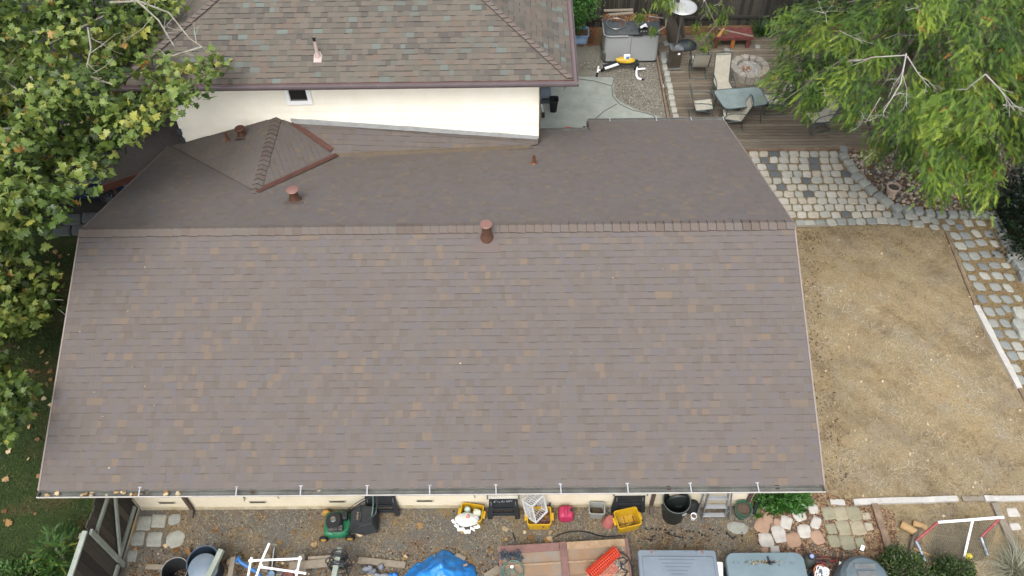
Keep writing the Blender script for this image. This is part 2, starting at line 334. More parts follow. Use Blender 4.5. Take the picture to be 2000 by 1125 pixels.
for j, (x, y, w, h) in enumerate([(1530,440,125,90),(1555,592,105,70)]):
    stone('square_paver', 1700+x/5.487, 920+y/5.487, w/5.3, h/5.3, ['white slab in dry grass right of the weathered board','lower white slab in dry grass right of the weathered board'][j], 'paver', None, .01, .03, .92, rnd=.4, mt=MF)
# pavers at the bottom left
def S9(x, y): return x/5, 920+y/5
for j, (x, y, w, h, t, lab) in enumerate([(1410,510,140,135,.45,'square concrete paver beside the gate, upper left of four'),(1550,485,140,130,.5,'square concrete paver, upper right of four near the gate'),(1345,655,130,130,.4,'square concrete paver beside the gate, lower left of four'),(1505,662,150,135,.42,'square concrete paver, lower right of four near the gate'),(1290,830,95,110,.35,'leaf covered concrete paver at the foot of the gate')]):
    u, v = S9(x, y); stone('square_paver', u, v, w/5, h/5, lab, 'paver', 'concrete pavers by the gate', .004, .03, t, rnd=.05, skew=-.12, rot=0)
u, v = S9(1700,470); stone('stepping_stone', u, v, 24, 20, 'pale bluish round stone between downspout and square pavers', 'stepping stone', None, .004, .03, .38, rnd=.8)
u, v = S9(1710,665); stone('stepping_stone', u, v, 38, 34, 'round speckled concrete stepping stone in leaf litter near the buckets', 'stepping stone', None, .004, .03, .45, rnd=1)
# timber edging
MW = M('weathered_wood', '#8d8373', '#a79c8a', scale=3, rough=.9, bump=.4, bscale=20, stretch=(1,1,1), grain=.2, gscale=14, dirt=.5, dscale=3)
MWW = M('white_painted_wood', '#c2bfb8', '#dad7d0', scale=3, rough=.7, bump=.3, bscale=20, dirt=.4, dscale=5, dcol='#9a938a')
MWB = M('brown_board', '#7a6552', '#9a8470', scale=4, rough=.9, bump=.4, bscale=20, grain=.25, gscale=15)
def edging(name, a, b, wd, ht, mt, label, g='timber lawn edging'):
    p, q = at(*a, ht), at(*b, ht); c = (p+q)/2; c.z = 0
    mb = MB(); n = 6; r_ = random.Random(int(a[0]))
    for k in range(1):
        d = (q-p); nx = V((-d.y, d.x, 0)).normalized(); L = []
        for i in range(n+1):
            s_ = p+d*i/n-c; s_.z = 0; w0, w1 = wd*(.5+r_.uniform(-.08,.08)), wd*(.5+r_.uniform(-.08,.08))
            L.append([s_+nx*w0, s_-nx*w1, s_-nx*w1+V((0,0,ht)), s_+nx*w0+V((0,0,ht))])
        mb.loft(L)
    return tag(mb.build(name, mt, loc=c), label, 'edging board', g)
edging('edging_board', (1848,452), (1906,597), .05, .06, MWB, 'thin brown board edging the dry lawn along its upper path side')
edging('edging_board', (1908,596), (1992,757), .14, .08, MWW, 'white weathered timber between the dry lawn and the lower path')
edging('edging_board', (1991,756), (2060,880), .08, .06, MWB, 'brown board going on from the foot of the white path timber')
edging('edging_board', (1622,980), (1650,981), .12, .06, MWW, 'short white timber piece at the head of the green pavers')
edging('edging_board', (1668,980), (1871,973), .12, .08, MWW, 'long white timber below the dry lawn, left of the worn gap')
edging('edging_board', (1880,974), (1922,973), .1, .07, MW, 'bare grey timber in the gap between two white ones')
edging('edging_board', (1924,973), (2050,972), .12, .08, MWW, 'white timber below the dry lawn running out of the picture')
edging('edging_board', (1708,983), (1737,1070), .13, .1, MWB, 'brown board standing between green pavers and the goal')
edging('edging_board', (1943,982), (1990,1085), .15, .09, MW, 'grey weathered board under the right end of the goal')
edging('edging_board', (1545,442), (1620,440), .05, .05, MW, 'thin board between the edge cobbles and the dry lawn')
# ------------------------------------------------------------------ the houses
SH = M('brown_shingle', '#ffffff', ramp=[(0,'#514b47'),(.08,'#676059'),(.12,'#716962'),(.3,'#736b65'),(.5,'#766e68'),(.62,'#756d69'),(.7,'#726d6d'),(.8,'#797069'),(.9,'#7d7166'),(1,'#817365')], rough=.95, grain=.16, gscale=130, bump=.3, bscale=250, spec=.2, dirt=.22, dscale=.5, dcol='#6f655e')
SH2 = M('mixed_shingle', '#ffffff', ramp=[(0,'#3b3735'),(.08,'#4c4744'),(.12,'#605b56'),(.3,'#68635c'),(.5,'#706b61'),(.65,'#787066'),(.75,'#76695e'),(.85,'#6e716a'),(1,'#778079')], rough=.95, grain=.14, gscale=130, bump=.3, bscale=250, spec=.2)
CAPM = M('cap_shingle', '#ffffff', ramp=[(0,'#544b46'),(.3,'#736860'),(.6,'#786d65'),(1,'#766f69')], rough=.95, grain=.15, gscale=130, bump=.3, bscale=200, spec=.2)
FELT = M('roof_deck', '#4f4844', rough=.95)
CREAM = M('cream_siding', '#f4eedb', '#f8f3e4', k=.88, scale=1.5, rough=.8, bump=.1, bscale=30, dirt=.12, dscale=1.2, dcol='#a5946c'); 
CREAM1 = M('cream_wall', '#f0e4c8', '#f4ead2', k=.63, scale=1.5, rough=.8, bump=.1, bscale=30, dirt=.25, dscale=1.2, dcol='#b89f6c')
WHITEM = M('white_trim', '#f6f6f4', k=.86, rough=.5)
BROWNP = M('brown_metal', '#5c3a31', '#6b463b', scale=6, rough=.45, spec=.5)
BROWNT = M('brown_trim', '#4e4038', '#63534a', scale=5, rough=.7, bump=.2)
MAUVE = M('mauve_gutter', '#6e6263', '#786c6d', scale=3, rough=.5)
GUT = M('gutter_metal', '#6d6d68', '#8b8c86', scale=3, rough=.6, dirt=.5, dscale=4, dcol='#3d3a33')
GUTW = M('gutter_lip', '#c9c4bd', '#dcd8d0', scale=5, rough=.5)
ALU = M('bracket_white', '#b9bcc0', rough=.4)
VENTM = M('vent_dark', '#6f6a60', '#4a463f', scale=20, rough=.8)
DARKG = M('dark_glass', '#20241f', rough=.08, spec=.8)
def clip(poly, P):
    out = poly
    for i in range(len(P)):
        a, b = P[i], P[(i+1) % len(P)]; inp, out = out, []
        if not inp: return []
        side = lambda p: (b[0]-a[0])*(p[1]-a[1])-(b[1]-a[1])*(p[0]-a[0])
        for k in range(len(inp)):
            p, q = inp[k-1], inp[k]; sp, sq = side(p), side(q)
            if (sp >= 0) != (sq >= 0):
                f = sp/(sp-sq); out.append((p[0]+(q[0]-p[0])*f, p[1]+(q[1]-p[1])*f))
            if sq >= 0: out.append(q)
    return out
def shingles(pts, up, name, mt, parent, expo=.143, tab=(.07,.19), seed=1, band=.40, hmax=.012, off=V((0,0,0)), dt=(.6, 1.0), lap=.02):
    """courses of laminated shingles on the flat polygon pts (anticlockwise from outside), climbing along up; every tab has its own thickness and colour"""
    r_ = random.Random(seed); pts = [V(p) for p in pts]; up = V(up).normalized()
    n = (pts[1]-pts[0]).cross(pts[2]-pts[0]).normalized()
    if n.z < 0: pts = pts[::-1]; n = -n
    up = (up-n*up.dot(n)).normalized(); ax = up.cross(n); O = pts[0]
    P2 = [((p-O).dot(ax), (p-O).dot(up)) for p in pts]
    ar = sum(P2[i-1][0]*P2[i][1]-P2[i][0]*P2[i-1][1] for i in range(len(P2)))
    if ar < 0: P2 = P2[::-1]
    u0, u1 = min(p[0] for p in P2), max(p[0] for p in P2); v0, v1 = min(p[1] for p in P2), max(p[1] for p in P2)
    mb = MB(); W = lambda u, v, h: O+ax*u+up*v+n*h-off
    mb.add([W(u, v, -.004) for u, v in P2], [tuple(range(len(P2)))], .05)
    nc = int(math.ceil((v1-v0)/expo)); wob = [r_.uniform(-.006,.006) for _ in range(nc+2)]
    for c in range(nc):
        a, b = v0+c*expo+(wob[c] if c else 0), v0+(c+1)*expo+wob[c+1]
        u = u0-r_.uniform(0, .4); warm = r_.uniform(-.05, .05)
        while u < u1:
            wd = r_.uniform(*tab); t = min(1, max(.12, r_.choice([r_.uniform(.14,.6), r_.uniform(.3,.65), r_.uniform(.55,.78), r_.uniform(*dt) if r_.random() < .75 else r_.uniform(.14,.6)])+warm))
            h = r_.choice([.3, .65, 1])*hmax
            parts = [(a, b, t)]
            if r_.random() < band: s_ = b-r_.uniform(.010, .022); parts = [(a, s_, t), (s_, b, r_.uniform(.06,.1))]  # printed dark granule strip, doubling as a painted shadow line under the next course
            for pa, pb, tt in parts:
                q = clip([(u,pa),(u+wd-.0005,pa),(u+wd-.0005,pb),(u,pb)], P2)
                if len(q) < 3: continue
                hh = lambda v: .003+h*(1-(v-a)/(b-a))*.9
                mb.add([W(x, y, hh(y)) for x, y in q], [tuple(range(len(q)))], tt)
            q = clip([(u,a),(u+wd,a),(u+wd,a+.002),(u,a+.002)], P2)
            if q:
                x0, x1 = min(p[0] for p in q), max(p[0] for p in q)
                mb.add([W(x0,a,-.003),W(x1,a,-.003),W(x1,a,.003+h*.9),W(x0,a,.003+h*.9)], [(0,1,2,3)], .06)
            u += wd
    return mb.build(name, mt, parent)
def caps(a, b, dl, dr, name, parent, wd=.15, step=.14, mt=None, off=V((0,0,0)), seed=3, lift=.01):
    """cap shingles folded over a ridge or hip from a to b; dl, dr = down-slope directions of its two sides"""
    r_ = random.Random(seed); a, b = V(a), V(b); d = (b-a); L = d.length; d.normalize(); dl, dr = V(dl).normalized(), V(dr).normalized(); mb = MB()
    n = int(L/step); up = V((0,0,1))
    for i in range(n):
        p, q = a+d*(i*L/n), a+d*((i+1)*L/n+.03); h0, h1 = lift+.022+r_.uniform(0,.008), lift+.010; s = wd*r_.uniform(.94,1.05)
        t = r_.uniform(.25,1)
        q = a+d*((i+1)*L/n-.007)
        A = [p+dl*s+up*h0-off, p+up*(h0+.012)-off, p+dr*s+up*h0-off]; B = [q+dl*s+up*h1-off, q+up*(h1+.01)-off, q+dr*s+up*h1-off]
        C = [x-up*.026 for x in A]; D = [x-up*.026 for x in B]
        mb.add(A+B+C+D, [(0,1,4,3),(1,2,5,4),(6,7,1,0),(7,8,2,1),(6,0,3,9),(8,11,5,2)], [t,t,.02,.02,.05,.05])  # cap edges tinted dark, painting in the shadow line below them
    mb.add([x-off+up*(lift+.001) for x in (a+dl*wd*.9, a+up*.012, a+dr*wd*.9, b+dl*wd*.9, b+up*.012, b+dr*wd*.9)], [(0,1,4,3),(1,2,5,4)], .0)
    return mb.build(name, mt or CAPM, parent)
# ---- the single-storey house in front
XL, XR, YE, YR, YB, YB2 = -8.875, 5.455, 6.935, 11.686, 17.80, 17.10
ZE, SL = 2.45, .395; ZR = ZE+SL*(YR-YE); zb = lambda y: ZR-SL*(y-YR)
XS, XW = 1.84, .485
HB = V((-1.7, 7.68, 0))
house = thing('single_storey_house', 'single storey house with a brown shingle roof filling the middle of the picture', 'house', HB)
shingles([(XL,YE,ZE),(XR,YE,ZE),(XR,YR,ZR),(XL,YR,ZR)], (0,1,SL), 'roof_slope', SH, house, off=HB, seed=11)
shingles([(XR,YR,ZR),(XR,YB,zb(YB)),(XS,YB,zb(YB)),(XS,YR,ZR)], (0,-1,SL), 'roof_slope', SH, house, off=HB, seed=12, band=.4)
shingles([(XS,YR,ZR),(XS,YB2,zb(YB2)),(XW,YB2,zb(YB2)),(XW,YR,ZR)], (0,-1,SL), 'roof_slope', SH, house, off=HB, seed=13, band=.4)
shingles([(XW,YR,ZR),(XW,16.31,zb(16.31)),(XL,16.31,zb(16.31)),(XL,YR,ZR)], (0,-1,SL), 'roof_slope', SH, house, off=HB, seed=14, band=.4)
# under side of the roof, rake boards
mb = MB()
for (x0, x1, yb) in ((XL+.02, XW, 16.3), (XW, XS, YB2-.02), (XS, XR-.02, YB-.02)):
    mb.add([V(p)-HB for p in ((x0,YE+.03,ZE-.14),(x1,YE+.03,ZE-.14),(x1,YR,ZR-.14),(x0,YR,ZR-.14),(x1,yb,zb(yb)-.14),(x0,yb,zb(yb)-.14))], [(0,3,2,1),(3,5,4,2)])
mb.build('soffit', CREAM, house)
for x, y1 in ((XL,16.31),(XR,YB)):
    mb = MB()
    for a, b in (((x,YE,ZE),(x,YR,ZR)),((x,YR,ZR),(x,y1,zb(y1)))):
        a, b = V(a), V(b); mb.bar(a-HB+V((0,0,-.085)), b-HB+V((0,0,-.085)), .035, .15)
    mb.build('rake_board', BROWNT, house)
for x, y1 in ((XL-.022,16.31),(XR+.022,YB)):
    mb = MB()
    for a, b in (((x,YE,ZE),(x,YR,ZR)),((x,YR,ZR),(x,y1,zb(y1)))):
        a, b = V(a), V(b); mb.bar(a-HB+V((0,0,-.005)), b-HB+V((0,0,-.005)), .03, .022)
    mb.build('drip_edge', M('drip_edge','#8d8078','#9a8e86', rough=.5), house)
caps((XL-.02,YR,ZR), (XR+.02,YR,ZR), (0,-1,-SL), (0,1,-SL), 'ridge_cap', house, off=HB, step=.172, wd=.15)
# walls
mb = MB()
zt = 2.38
x0, x1, yw0 = -8.05, 4.74, 7.68
yf = yw0-HB.y
mb.box(((x0+x1)/2-HB.x, yf+.075, 1.3), (x1-x0, .15, 2.6))
mb.build('front_wall', CREAM1, house)
mb = MB()
for x, y1 in ((x0+.075,16.2),(x1-.075,17.2)):
    P = [(yw0+.152,0),(y1,0),(y1,zb(y1)-.2),(YR,ZR-.2),(yw0+.152,ZE+SL*(yw0+.15-YE)-.2)]
    mb.loft([[(x-.075-HB.x,p[0]-HB.y,p[1]) for p in P],[(x+.075-HB.x,p[0]-HB.y,p[1]) for p in P]])
mb.box(((XS+.4+x1)/2-HB.x, 17.2-HB.y, .85), (x1-XS-.4-.16, .15, 1.7)); mb.build('side_wall', CREAM, house)
mb = MB(); mb.box(((x0+x1)/2-HB.x, yf-.012, .06), (x1-x0+.02, .02, .13)); mb.build('base_strip', M('stucco_base', '#d8cfb4', '#b9ab88', scale=4, rough=.9), house)
for u in (330, 507, 661, 831):
    c = aty(u, 986 if u < 600 else 984, yw0); mb = MB()
    mb.box((c.x-HB.x, yf-.006, .34), (.36, .016, .1)); f_ = mb.build('foundation_vent', M('vent_frame', '#cfc6ae', rough=.7), house)
    mb = MB(); mb.box((c.x-HB.x, yf-.016, .34), (.31, .008, .065))
    for k in range(14): mb.box((c.x-HB.x-.14+k*.0215, yf-.021, .34), (.006, .006, .06))
    mb.build('vent_mesh', VENTM, f_)
for u, v in ((372,990),(1272,986),(1463,975)):
    c = aty(u, v, yw0-.05); mb = MB(); X = c.x-HB.x
    mb.bar((X, yf-.05, .12), (X, yf-.05, 2.0), .075, .06, up=(0,1,0)); mb.bar((X, yf-.05, 2.0), (X, YE-.02-HB.y, 2.36), .075, .06, up=(0,1,0)); mb.bar((X, yf-.05, .12), (X, yf-.22, .04), .075, .06)
    mb.build('downspout', BROWNT, house, bevel=.006)
# gutter along the front eave
def gutter(xa, xb, ye, z, name, mt, lip, wd=.12, ht=.1, front=-1, B=HB):
    mb = MB(); t = .006
    prof = [(0,0),(0,-ht),(front*wd*.8,-ht),(front*wd,-ht*.4),(front*wd,0),(front*(wd-t),0),(front*(wd-t),-ht*.4),(front*(wd*.8-t),-ht+t),(front*t,-ht+t),(front*t,0)]
    mb.loft([[(x-B.x, ye+p[0]-B.y, z+p[1]) for p in prof] for x in (xa, xb)])
    for x in (xa+.004, xb-.004): mb.box((x-B.x, ye+front*wd/2-B.y, z-ht/2), (.008, wd*.98, ht))
    g = mb.build(name, mt, house if B is HB else None)
    m2 = MB(); m2.box(((xa+xb)/2-B.x, ye+front*(wd+.004)-B.y, z-.012), (xb-xa, .012, .03)); m2.build('gutter_lip', lip, g)
    return g
g = gutter(XL-.02, XR+.02, YE-.004, ZE-.012, 'gutter', GUT, GUTW)
for u in (265,457,584,715,838,968,1095,1226,1349,1480):
    c = aty(u, 955, YE-.06); mb = MB(); X = c.x-HB.x; zz = ZE-.012
    mb.bar((X, YE-HB.y+.05, zz+.035), (X+.008, YE-HB.y-.125, zz+.008), .022, .006); mb.box((X, YE-HB.y+.05, zz+.036), (.062, .035, .006)); mb.build('gutter_bracket', ALU, g)
g2 = gutter(XS, XR+.01, YB+.004, zb(YB)-.01, 'gutter', GUT, MAUVE, front=1); g3 = gutter(XW+.05, XS-.04, YB2+.004, zb(YB2)-.01, 'gutter', GUT, MAUVE, front=1)
for u in (1191,1282,1350,1413):
    c = at(u, 233, zb(YB)); mb = MB(); mb.bar((c.x-HB.x, YB-HB.y-.03, zb(YB)+.02), (c.x-HB.x, YB-HB.y+.13, zb(YB)), .022, .006); mb.build('gutter_bracket', ALU, g2)
mb = MB(); mb.bar(V((XS-.025,YB2,zb(YB2)-.07))-HB, V((XS-.025,YB,zb(YB)-.07))-HB, .03, .16); mb.bar(V((XS-.1,YB-.05,zb(YB)-.12))-HB, V((XS-.08,YB2+.35,.9))-HB, .06, .06); mb.build('rake_board', BROWNT, house)
# the cross roof and saddle against the tall wall
YW = 16.31
K, J, W0 = V((-5.944,YW,3.383)), V((-5.85,13.49,3.625)), V((-8.42,YW,2.634)); T, Vv = V((-5.60,YW,3.217)), V((-4.50,15.55,2.815)); Wr, Q = V((.47,YW-.02,2.60)), V((.45,16.08,2.612))
Lf = V((-8.80,16.30,zb(16.30)+.012))
e_ = V((0,0,.012))
left_dir = V((1,0,.307))
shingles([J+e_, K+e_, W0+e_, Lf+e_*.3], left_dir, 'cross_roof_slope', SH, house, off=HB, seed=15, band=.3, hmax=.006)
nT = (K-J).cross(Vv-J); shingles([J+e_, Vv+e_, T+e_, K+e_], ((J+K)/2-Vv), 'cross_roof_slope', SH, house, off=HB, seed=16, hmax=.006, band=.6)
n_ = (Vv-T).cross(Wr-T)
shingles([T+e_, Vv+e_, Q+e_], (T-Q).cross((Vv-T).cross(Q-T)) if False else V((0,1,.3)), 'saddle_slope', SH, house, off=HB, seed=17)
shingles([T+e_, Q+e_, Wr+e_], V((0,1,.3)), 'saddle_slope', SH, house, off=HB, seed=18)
caps(J+V((0,-.1,.03)), K+V((0,.0,.02)), (-1,0,-.307), (1,-.2,-.42), 'ridge_cap', house, off=HB, step=.165, wd=.125, seed=5, lift=-.006)
for a, b in ((J+V((.03,-.03,.03)), Vv+V((.05,0,.03))), (T+V((.02,-.02,.02)), Vv+V((-.08,.1,.09)))):
    mb = MB(); d = (b-a).normalized(); side = d.cross(V((0,0,1))).normalized(); L = []
    for p in (a, b): L.append([p+side*.075+V((0,0,.012))-HB, p+side*.02+V((0,0,.004))-HB, p+V((0,0,.03))-HB, p-side*.02+V((0,0,.004))-HB, p-side*.075+V((0,0,.012))-HB, p-V((0,0,.03))-HB])
    mb.loft(L); mb.build('valley_flashing', BROWNP, house)
mb = MB()     # dark roll roofing lining the shallow valley of the saddle
A, B_ = Vv+V((0,.13,.034)), V((.3,16.14,2.62)); A2, B2 = Vv+V((0,-.14,.030)), V((.3,15.86,zb(15.86)+.02))
mid = [(A*(1-f)+B_*f, A2*(1-f)+B2*f) for f in (0,.25,.5,.75,1)]
mb.add([p-HB for pr in mid for p in pr], [(2*i,2*i+2,2*i+3,2*i+1) for i in range(4)]); mb.build('valley_liner', M('roll_roofing','#6a5e50','#7b6d5b', scale=9, rough=.95, bump=.3, bscale=80), house)
# vents on the roofs
def roof_vent(base, cap_v, name, r=.1, cap=.13, flash=(.5,.42), tilt=None, capc='#8a665c', parent=house, B=HB, slope=-SL):
    P = V(base); h = max(.15, aty(1000, cap_v, P.y).z-P.z) if cap_v else .42
    X = P-B; vm = M('vent_brown', '#573c2e', '#6a4b3a', scale=8, rough=.4, spec=.5, dirt=.3, dscale=9); cm = M('vent_cap', capc, rough=.5)
    mb = MB(); mb.lathe([(r*1.45,-.05),(r*1.42,.03),(r*1.15,.09),(r*1.0,.14),(r*.92,h-.06),(r*.95,h-.04),(r*.7,h-.03)], 24, c=X)
    o = mb.build(name, vm, parent, smooth=40)
    mb = MB(); mb.lathe([(0.001,h+.012),(cap*.9,h+.008),(cap,h-.004),(cap,h-.02),(cap*.92,h-.024),(.001,h-.024)], 28, c=X); mb.build('vent_cap', cm, o, smooth=40)
    mb = MB(); fw, fh = flash; L = [(-fw/2,-fh*.72),(fw/2,-fh*.72),(fw/2,-fh*.3),(r*1.7,-fh*.3),(r*1.7,fh*.2),(-r*1.7,fh*.2),(-r*1.7,-fh*.3),(-fw/2,-fh*.3)]
    sg = 1 if slope > 0 else 1
    mb.loft([[(X.x+x, X.y+y, X.z+slope*y+dz) for x, y in L] for dz in (.012, .02)]); mb.build('vent_flashing', M('flashing', '#6a5c57', rough=.6), o)
    return o
nf, nb_ = (0,-SL,1), (0,SL,1)
roof_vent(atp(951,464,(0,YE,ZE),nf), 437, 'roof_vent', r=.095, cap=.125, slope=SL)
roof_vent(atp(577,391,(0,YR,ZR),nb_), 365, 'roof_vent', r=.1, cap=.135, flash=(.42,.3))
pb = V((-6.62,15.75,0)); nl = V((-.307,.071,1)); pb = atp(473,266,K,nl)
o = roof_vent(pb, 244, 'roof_vent', r=.09, cap=.125, capc='#5a3526', flash=(.3,.3)); 
P = atp(1043,320,(0,YR,ZR),nb_); mb = MB(); mb.lathe([(.1,-.03),(.095,.015),(.05,.05),(.042,.09),(.04,.24),(.03,.24),(.03,.1)], 18, c=P-HB); vp = mb.build('vent_pipe', M('pipe_brown','#6b4632','#7c533d',scale=9,rough=.45), house, smooth=40)
P = atp(446,276,K,nl); mb = MB(); mb.lathe([(.09,-.03),(.08,.015),(.045,.05),(.035,.09),(.033,.26),(.025,.26),(.025,.1)], 18, c=P-HB); mb.build('vent_pipe', vp.data.materials[0], house, smooth=40)
# loose cables on the front wall
mb = MB()
for pts in (((471,966),(476,972),(477,979)),((472,966),(480,975)),((540,968),(545,974)),((923,962),(926,968),(928,973))):
    mb.tube([aty(u, v, yw0-.02)-HB for u, v in pts], .006, 5)
mb.build('cable', BROWNT, house)
# ---- the two-storey house behind
TB = V((-4.0, YW, 0)); YU, ZU, SU = 15.71, 4.85, .42; UL, UR = -9.15, 1.205
tall = thing('two_storey_house', 'two storey house with cream siding and a mixed brown and grey hip roof', 'house', TB)
wl, wr = -8.42, .49
mb = MB(); z0s, lap = 1.9, .24; zz = z0s
vs = []
while zz < 4.9:
    mb.add([V(p)-TB for p in ((wl,YW-.02,zz),(wr,YW-.02,zz),(wr,YW,zz+lap),(wl,YW,zz+lap),(wl,YW,zz),(wr,YW,zz))], [(0,1,2,3),(4,5,1,0)], .5); zz += lap
mb.box(((wl+wr)/2-TB.x, .1, 2.45), (wr-wl, .18, 4.9)); mb.build('front_wall', CREAM, tall)
mb = MB(); mb.box((wr-.1-TB.x, 5.2, 2.45), (.19, 10, 4.9)); mb.box((wl+.1-TB.x, 5.2, 2.45), (.19, 10, 4.9)); mb.box(((wl+wr)/2-TB.x, 10.3, 2.45), (wr-wl, .2, 4.9)); mb.build('side_wall', CREAM, tall)
mb = MB()     # white flashing strip where the wall meets the saddle
A = [(T, .2), (V((-3.2,YW,2.99)), .18), (Wr+V((0,.02,0)), .16)]
for (p, h1), (q, h2) in zip(A, A[1:]): mb.loft([[p+V((0,-.03,-.02))-TB, p+V((0,-.03,h1*.8))-TB, p+V((0,-.012,h1*.8))-TB, p+V((0,-.012,-.02))-TB],[q+V((0,-.03,-.02))-TB, q+V((0,-.03,h2*.8))-TB, q+V((0,-.012,h2*.8))-TB, q+V((0,-.012,-.02))-TB]])
mb.build('wall_flashing', M('white_flashing', '#c9cbc8','#b3b7b6', scale=5, rough=.7), tall)
mb = MB(); mb.box((wr+.004-TB.x, -.03, 3.7), (.03, .05, 2.3)); mb.box((wr-.01-TB.x, -.05, 2.50), (.05, .03, .32)); mb.build('corner_trim', BROWNT, tall)
for z, in ((3.0,),(2.72,)):
    mb = MB(); mb.box((wl-.02-TB.x, -.02, z), (.1, .06, .16)); mb.build('corner_block', M('block_dark','#4d5258', rough=.8), tall)
# window
a, b = aty(562,203,YW-.03), aty(612,203,YW-.03); zt_ = 4.62; mb = MB(); fw = .1; X0, X1, Z0 = a.x-TB.x, b.x-TB.x, a.z
for bx in (((X0+X1)/2,Z0+fw/2,X1-X0,fw),((X0+X1)/2,zt_-fw/2,X1-X0,fw),(X0+fw/2,(Z0+zt_)/2,fw,zt_-Z0-2*fw-.002),(X1-fw/2,(Z0+zt_)/2,fw,zt_-Z0-2*fw-.002)): mb.box((bx[0],-.035,bx[1]), (bx[2],.07,bx[3]))
wf = mb.build('window', WHITEM, tall, bevel=.004)
mb = MB(); mb.box(((X0+X1)/2,-.018,(Z0+zt_)/2), (X1-X0-2*fw,.01,zt_-Z0-2*fw)); mb.build('pane', DARKG, wf)
mb = MB(); mb.box(((X0+X1)/2,-.03,Z0+fw+.018), (X1-X0-2*fw,.02,.034)); mb.build('sash', M('sash','#6f726c',rough=.6), wf)
# hip roof
hw = (UR-UL)/2; dep = 11.0; ZT = ZU+SU*hw; cx = (UL+UR)/2; R1, R2 = V((cx,YU+hw,ZT)), V((cx+.001,YU+dep-hw,ZT))
A, B_, C_, D = V((UL,YU,ZU)), V((UR,YU,ZU)), V((UR,YU+dep,ZU)), V((UL,YU+dep,ZU))
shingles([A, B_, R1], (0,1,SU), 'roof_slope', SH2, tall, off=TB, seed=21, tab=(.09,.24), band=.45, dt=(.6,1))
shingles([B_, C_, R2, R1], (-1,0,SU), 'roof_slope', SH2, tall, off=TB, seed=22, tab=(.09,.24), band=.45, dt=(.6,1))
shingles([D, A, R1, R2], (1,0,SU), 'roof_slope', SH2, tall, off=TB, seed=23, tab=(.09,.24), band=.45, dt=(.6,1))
caps(B_+V((0,0,.01)), R1, (-1,-.01,-.05), (.02,1,-.05), 'hip_cap', tall, off=TB, step=.15, wd=.13, seed=7, lift=.035)
caps(A+V((0,0,.01)), R1, (1,-.01,-.05), (.02,1,-.05), 'hip_cap', tall, off=TB, step=.15, wd=.13, seed=8, lift=.035)
mb = MB(); mb.add([V(p)-TB for p in ((UL,YU,ZU-.12),(UR,YU,ZU-.12),(UR,YU+dep,ZU-.12),(UL,YU+dep,ZU-.12))], [(0,3,2,1)]); mb.build('soffit', CREAM, tall)
mb = MB(); mb.box((cx-TB.x, YU-.02-TB.y, ZU-.07), (UR-UL, .03, .15)); mb.box((UR+.02-TB.x, YU+dep/2-TB.y, ZU-.07), (.03, dep, .15)); mb.build('fascia', BROWNP, tall)
def ugut():
    mb = MB(); t = .006; prof = [(-.035,0),(-.035,-.1),(-.115,-.1),(-.145,-.04),(-.145,.008),(-.135,.008),(-.13,-.04),(-.105,-.02),(-.05,-.02),(-.045,0)]
    mb.loft([[(x-TB.x, YU+p[0]-TB.y, ZU+p[1]) for p in prof] for x in (UL-.05, UR+.14)])
    prof2 = [(-p[0],p[1]) for p in prof]
    mb.loft([[(UR+p[0]-TB.x, y-TB.y, ZU+p[1]) for p in prof2] for y in (YU-.034, YU+dep)])
    mb.build('gutter', MAUVE, tall)
ugut()
P = atp(621,110,(0,YU,ZU),(0,-SU,1)); X = P-TB; h = aty(617,72,P.y).z-P.z
mb = MB(); mb.lathe([(.075,-.02),(.07,.04),(.042,.1),(.038,.13),(.036,h),(.028,h),(.028,.2)], 16, c=X); vp = mb.build('vent_pipe', M('vent_pipe_pale', '#c4b0a6', rough=.6), tall, smooth=40)
mb = MB(); mb.loft([[(X.x+x, X.y+y, X.z+SU*y+dz) for x, y in ((-.09,-.16),(.09,-.16),(.09,.02),(.05,.1),(-.05,.1),(-.09,.02))] for dz in (.012,.02)]); mb.build('vent_flashing', M('pale_flashing', '#c8b3ad', rough=.6), vp)
mb = MB(); mb.lathe([(.037,h-.1),(.037,h+.002),(.03,h+.002)], 16, c=X); mb.build('pipe_tip', M('black_rubber','#1d1d1d', rough=.6), vp)
# low dark porch roof at the left corner
mb = MB(); pz = lambda y: 2.25+.18*(y-15.1)
Pp = [(-10.35,15.15),(-8.95,15.75),(-8.60,16.35),(-8.45,19.5),(-10.75,19.5)]
mb.loft([[(x-TB.x, y-TB.y, pz(y)+dz) for x, y in Pp] for dz in (-.1, 0)])
pr_ = mb.build('porch_roof', M('dark_shingle','#4a4543','#58524e', scale=12, rough=.95, bump=.4, bscale=60), tall)
mb = MB(); a, b = V((-10.36,15.13,pz(15.13)-.07))-TB, V((-8.93,15.73,pz(15.73)-.07))-TB; mb.bar(a, b, .04, .2); mb.build('porch_fascia', BROWNP, tall)
mb = MB(); mb.bar(V((-10.2,15.4,0))-TB, V((-10.2,15.4,2.2))-TB, .1, .1); mb.build('porch_post', BROWNT, tall)
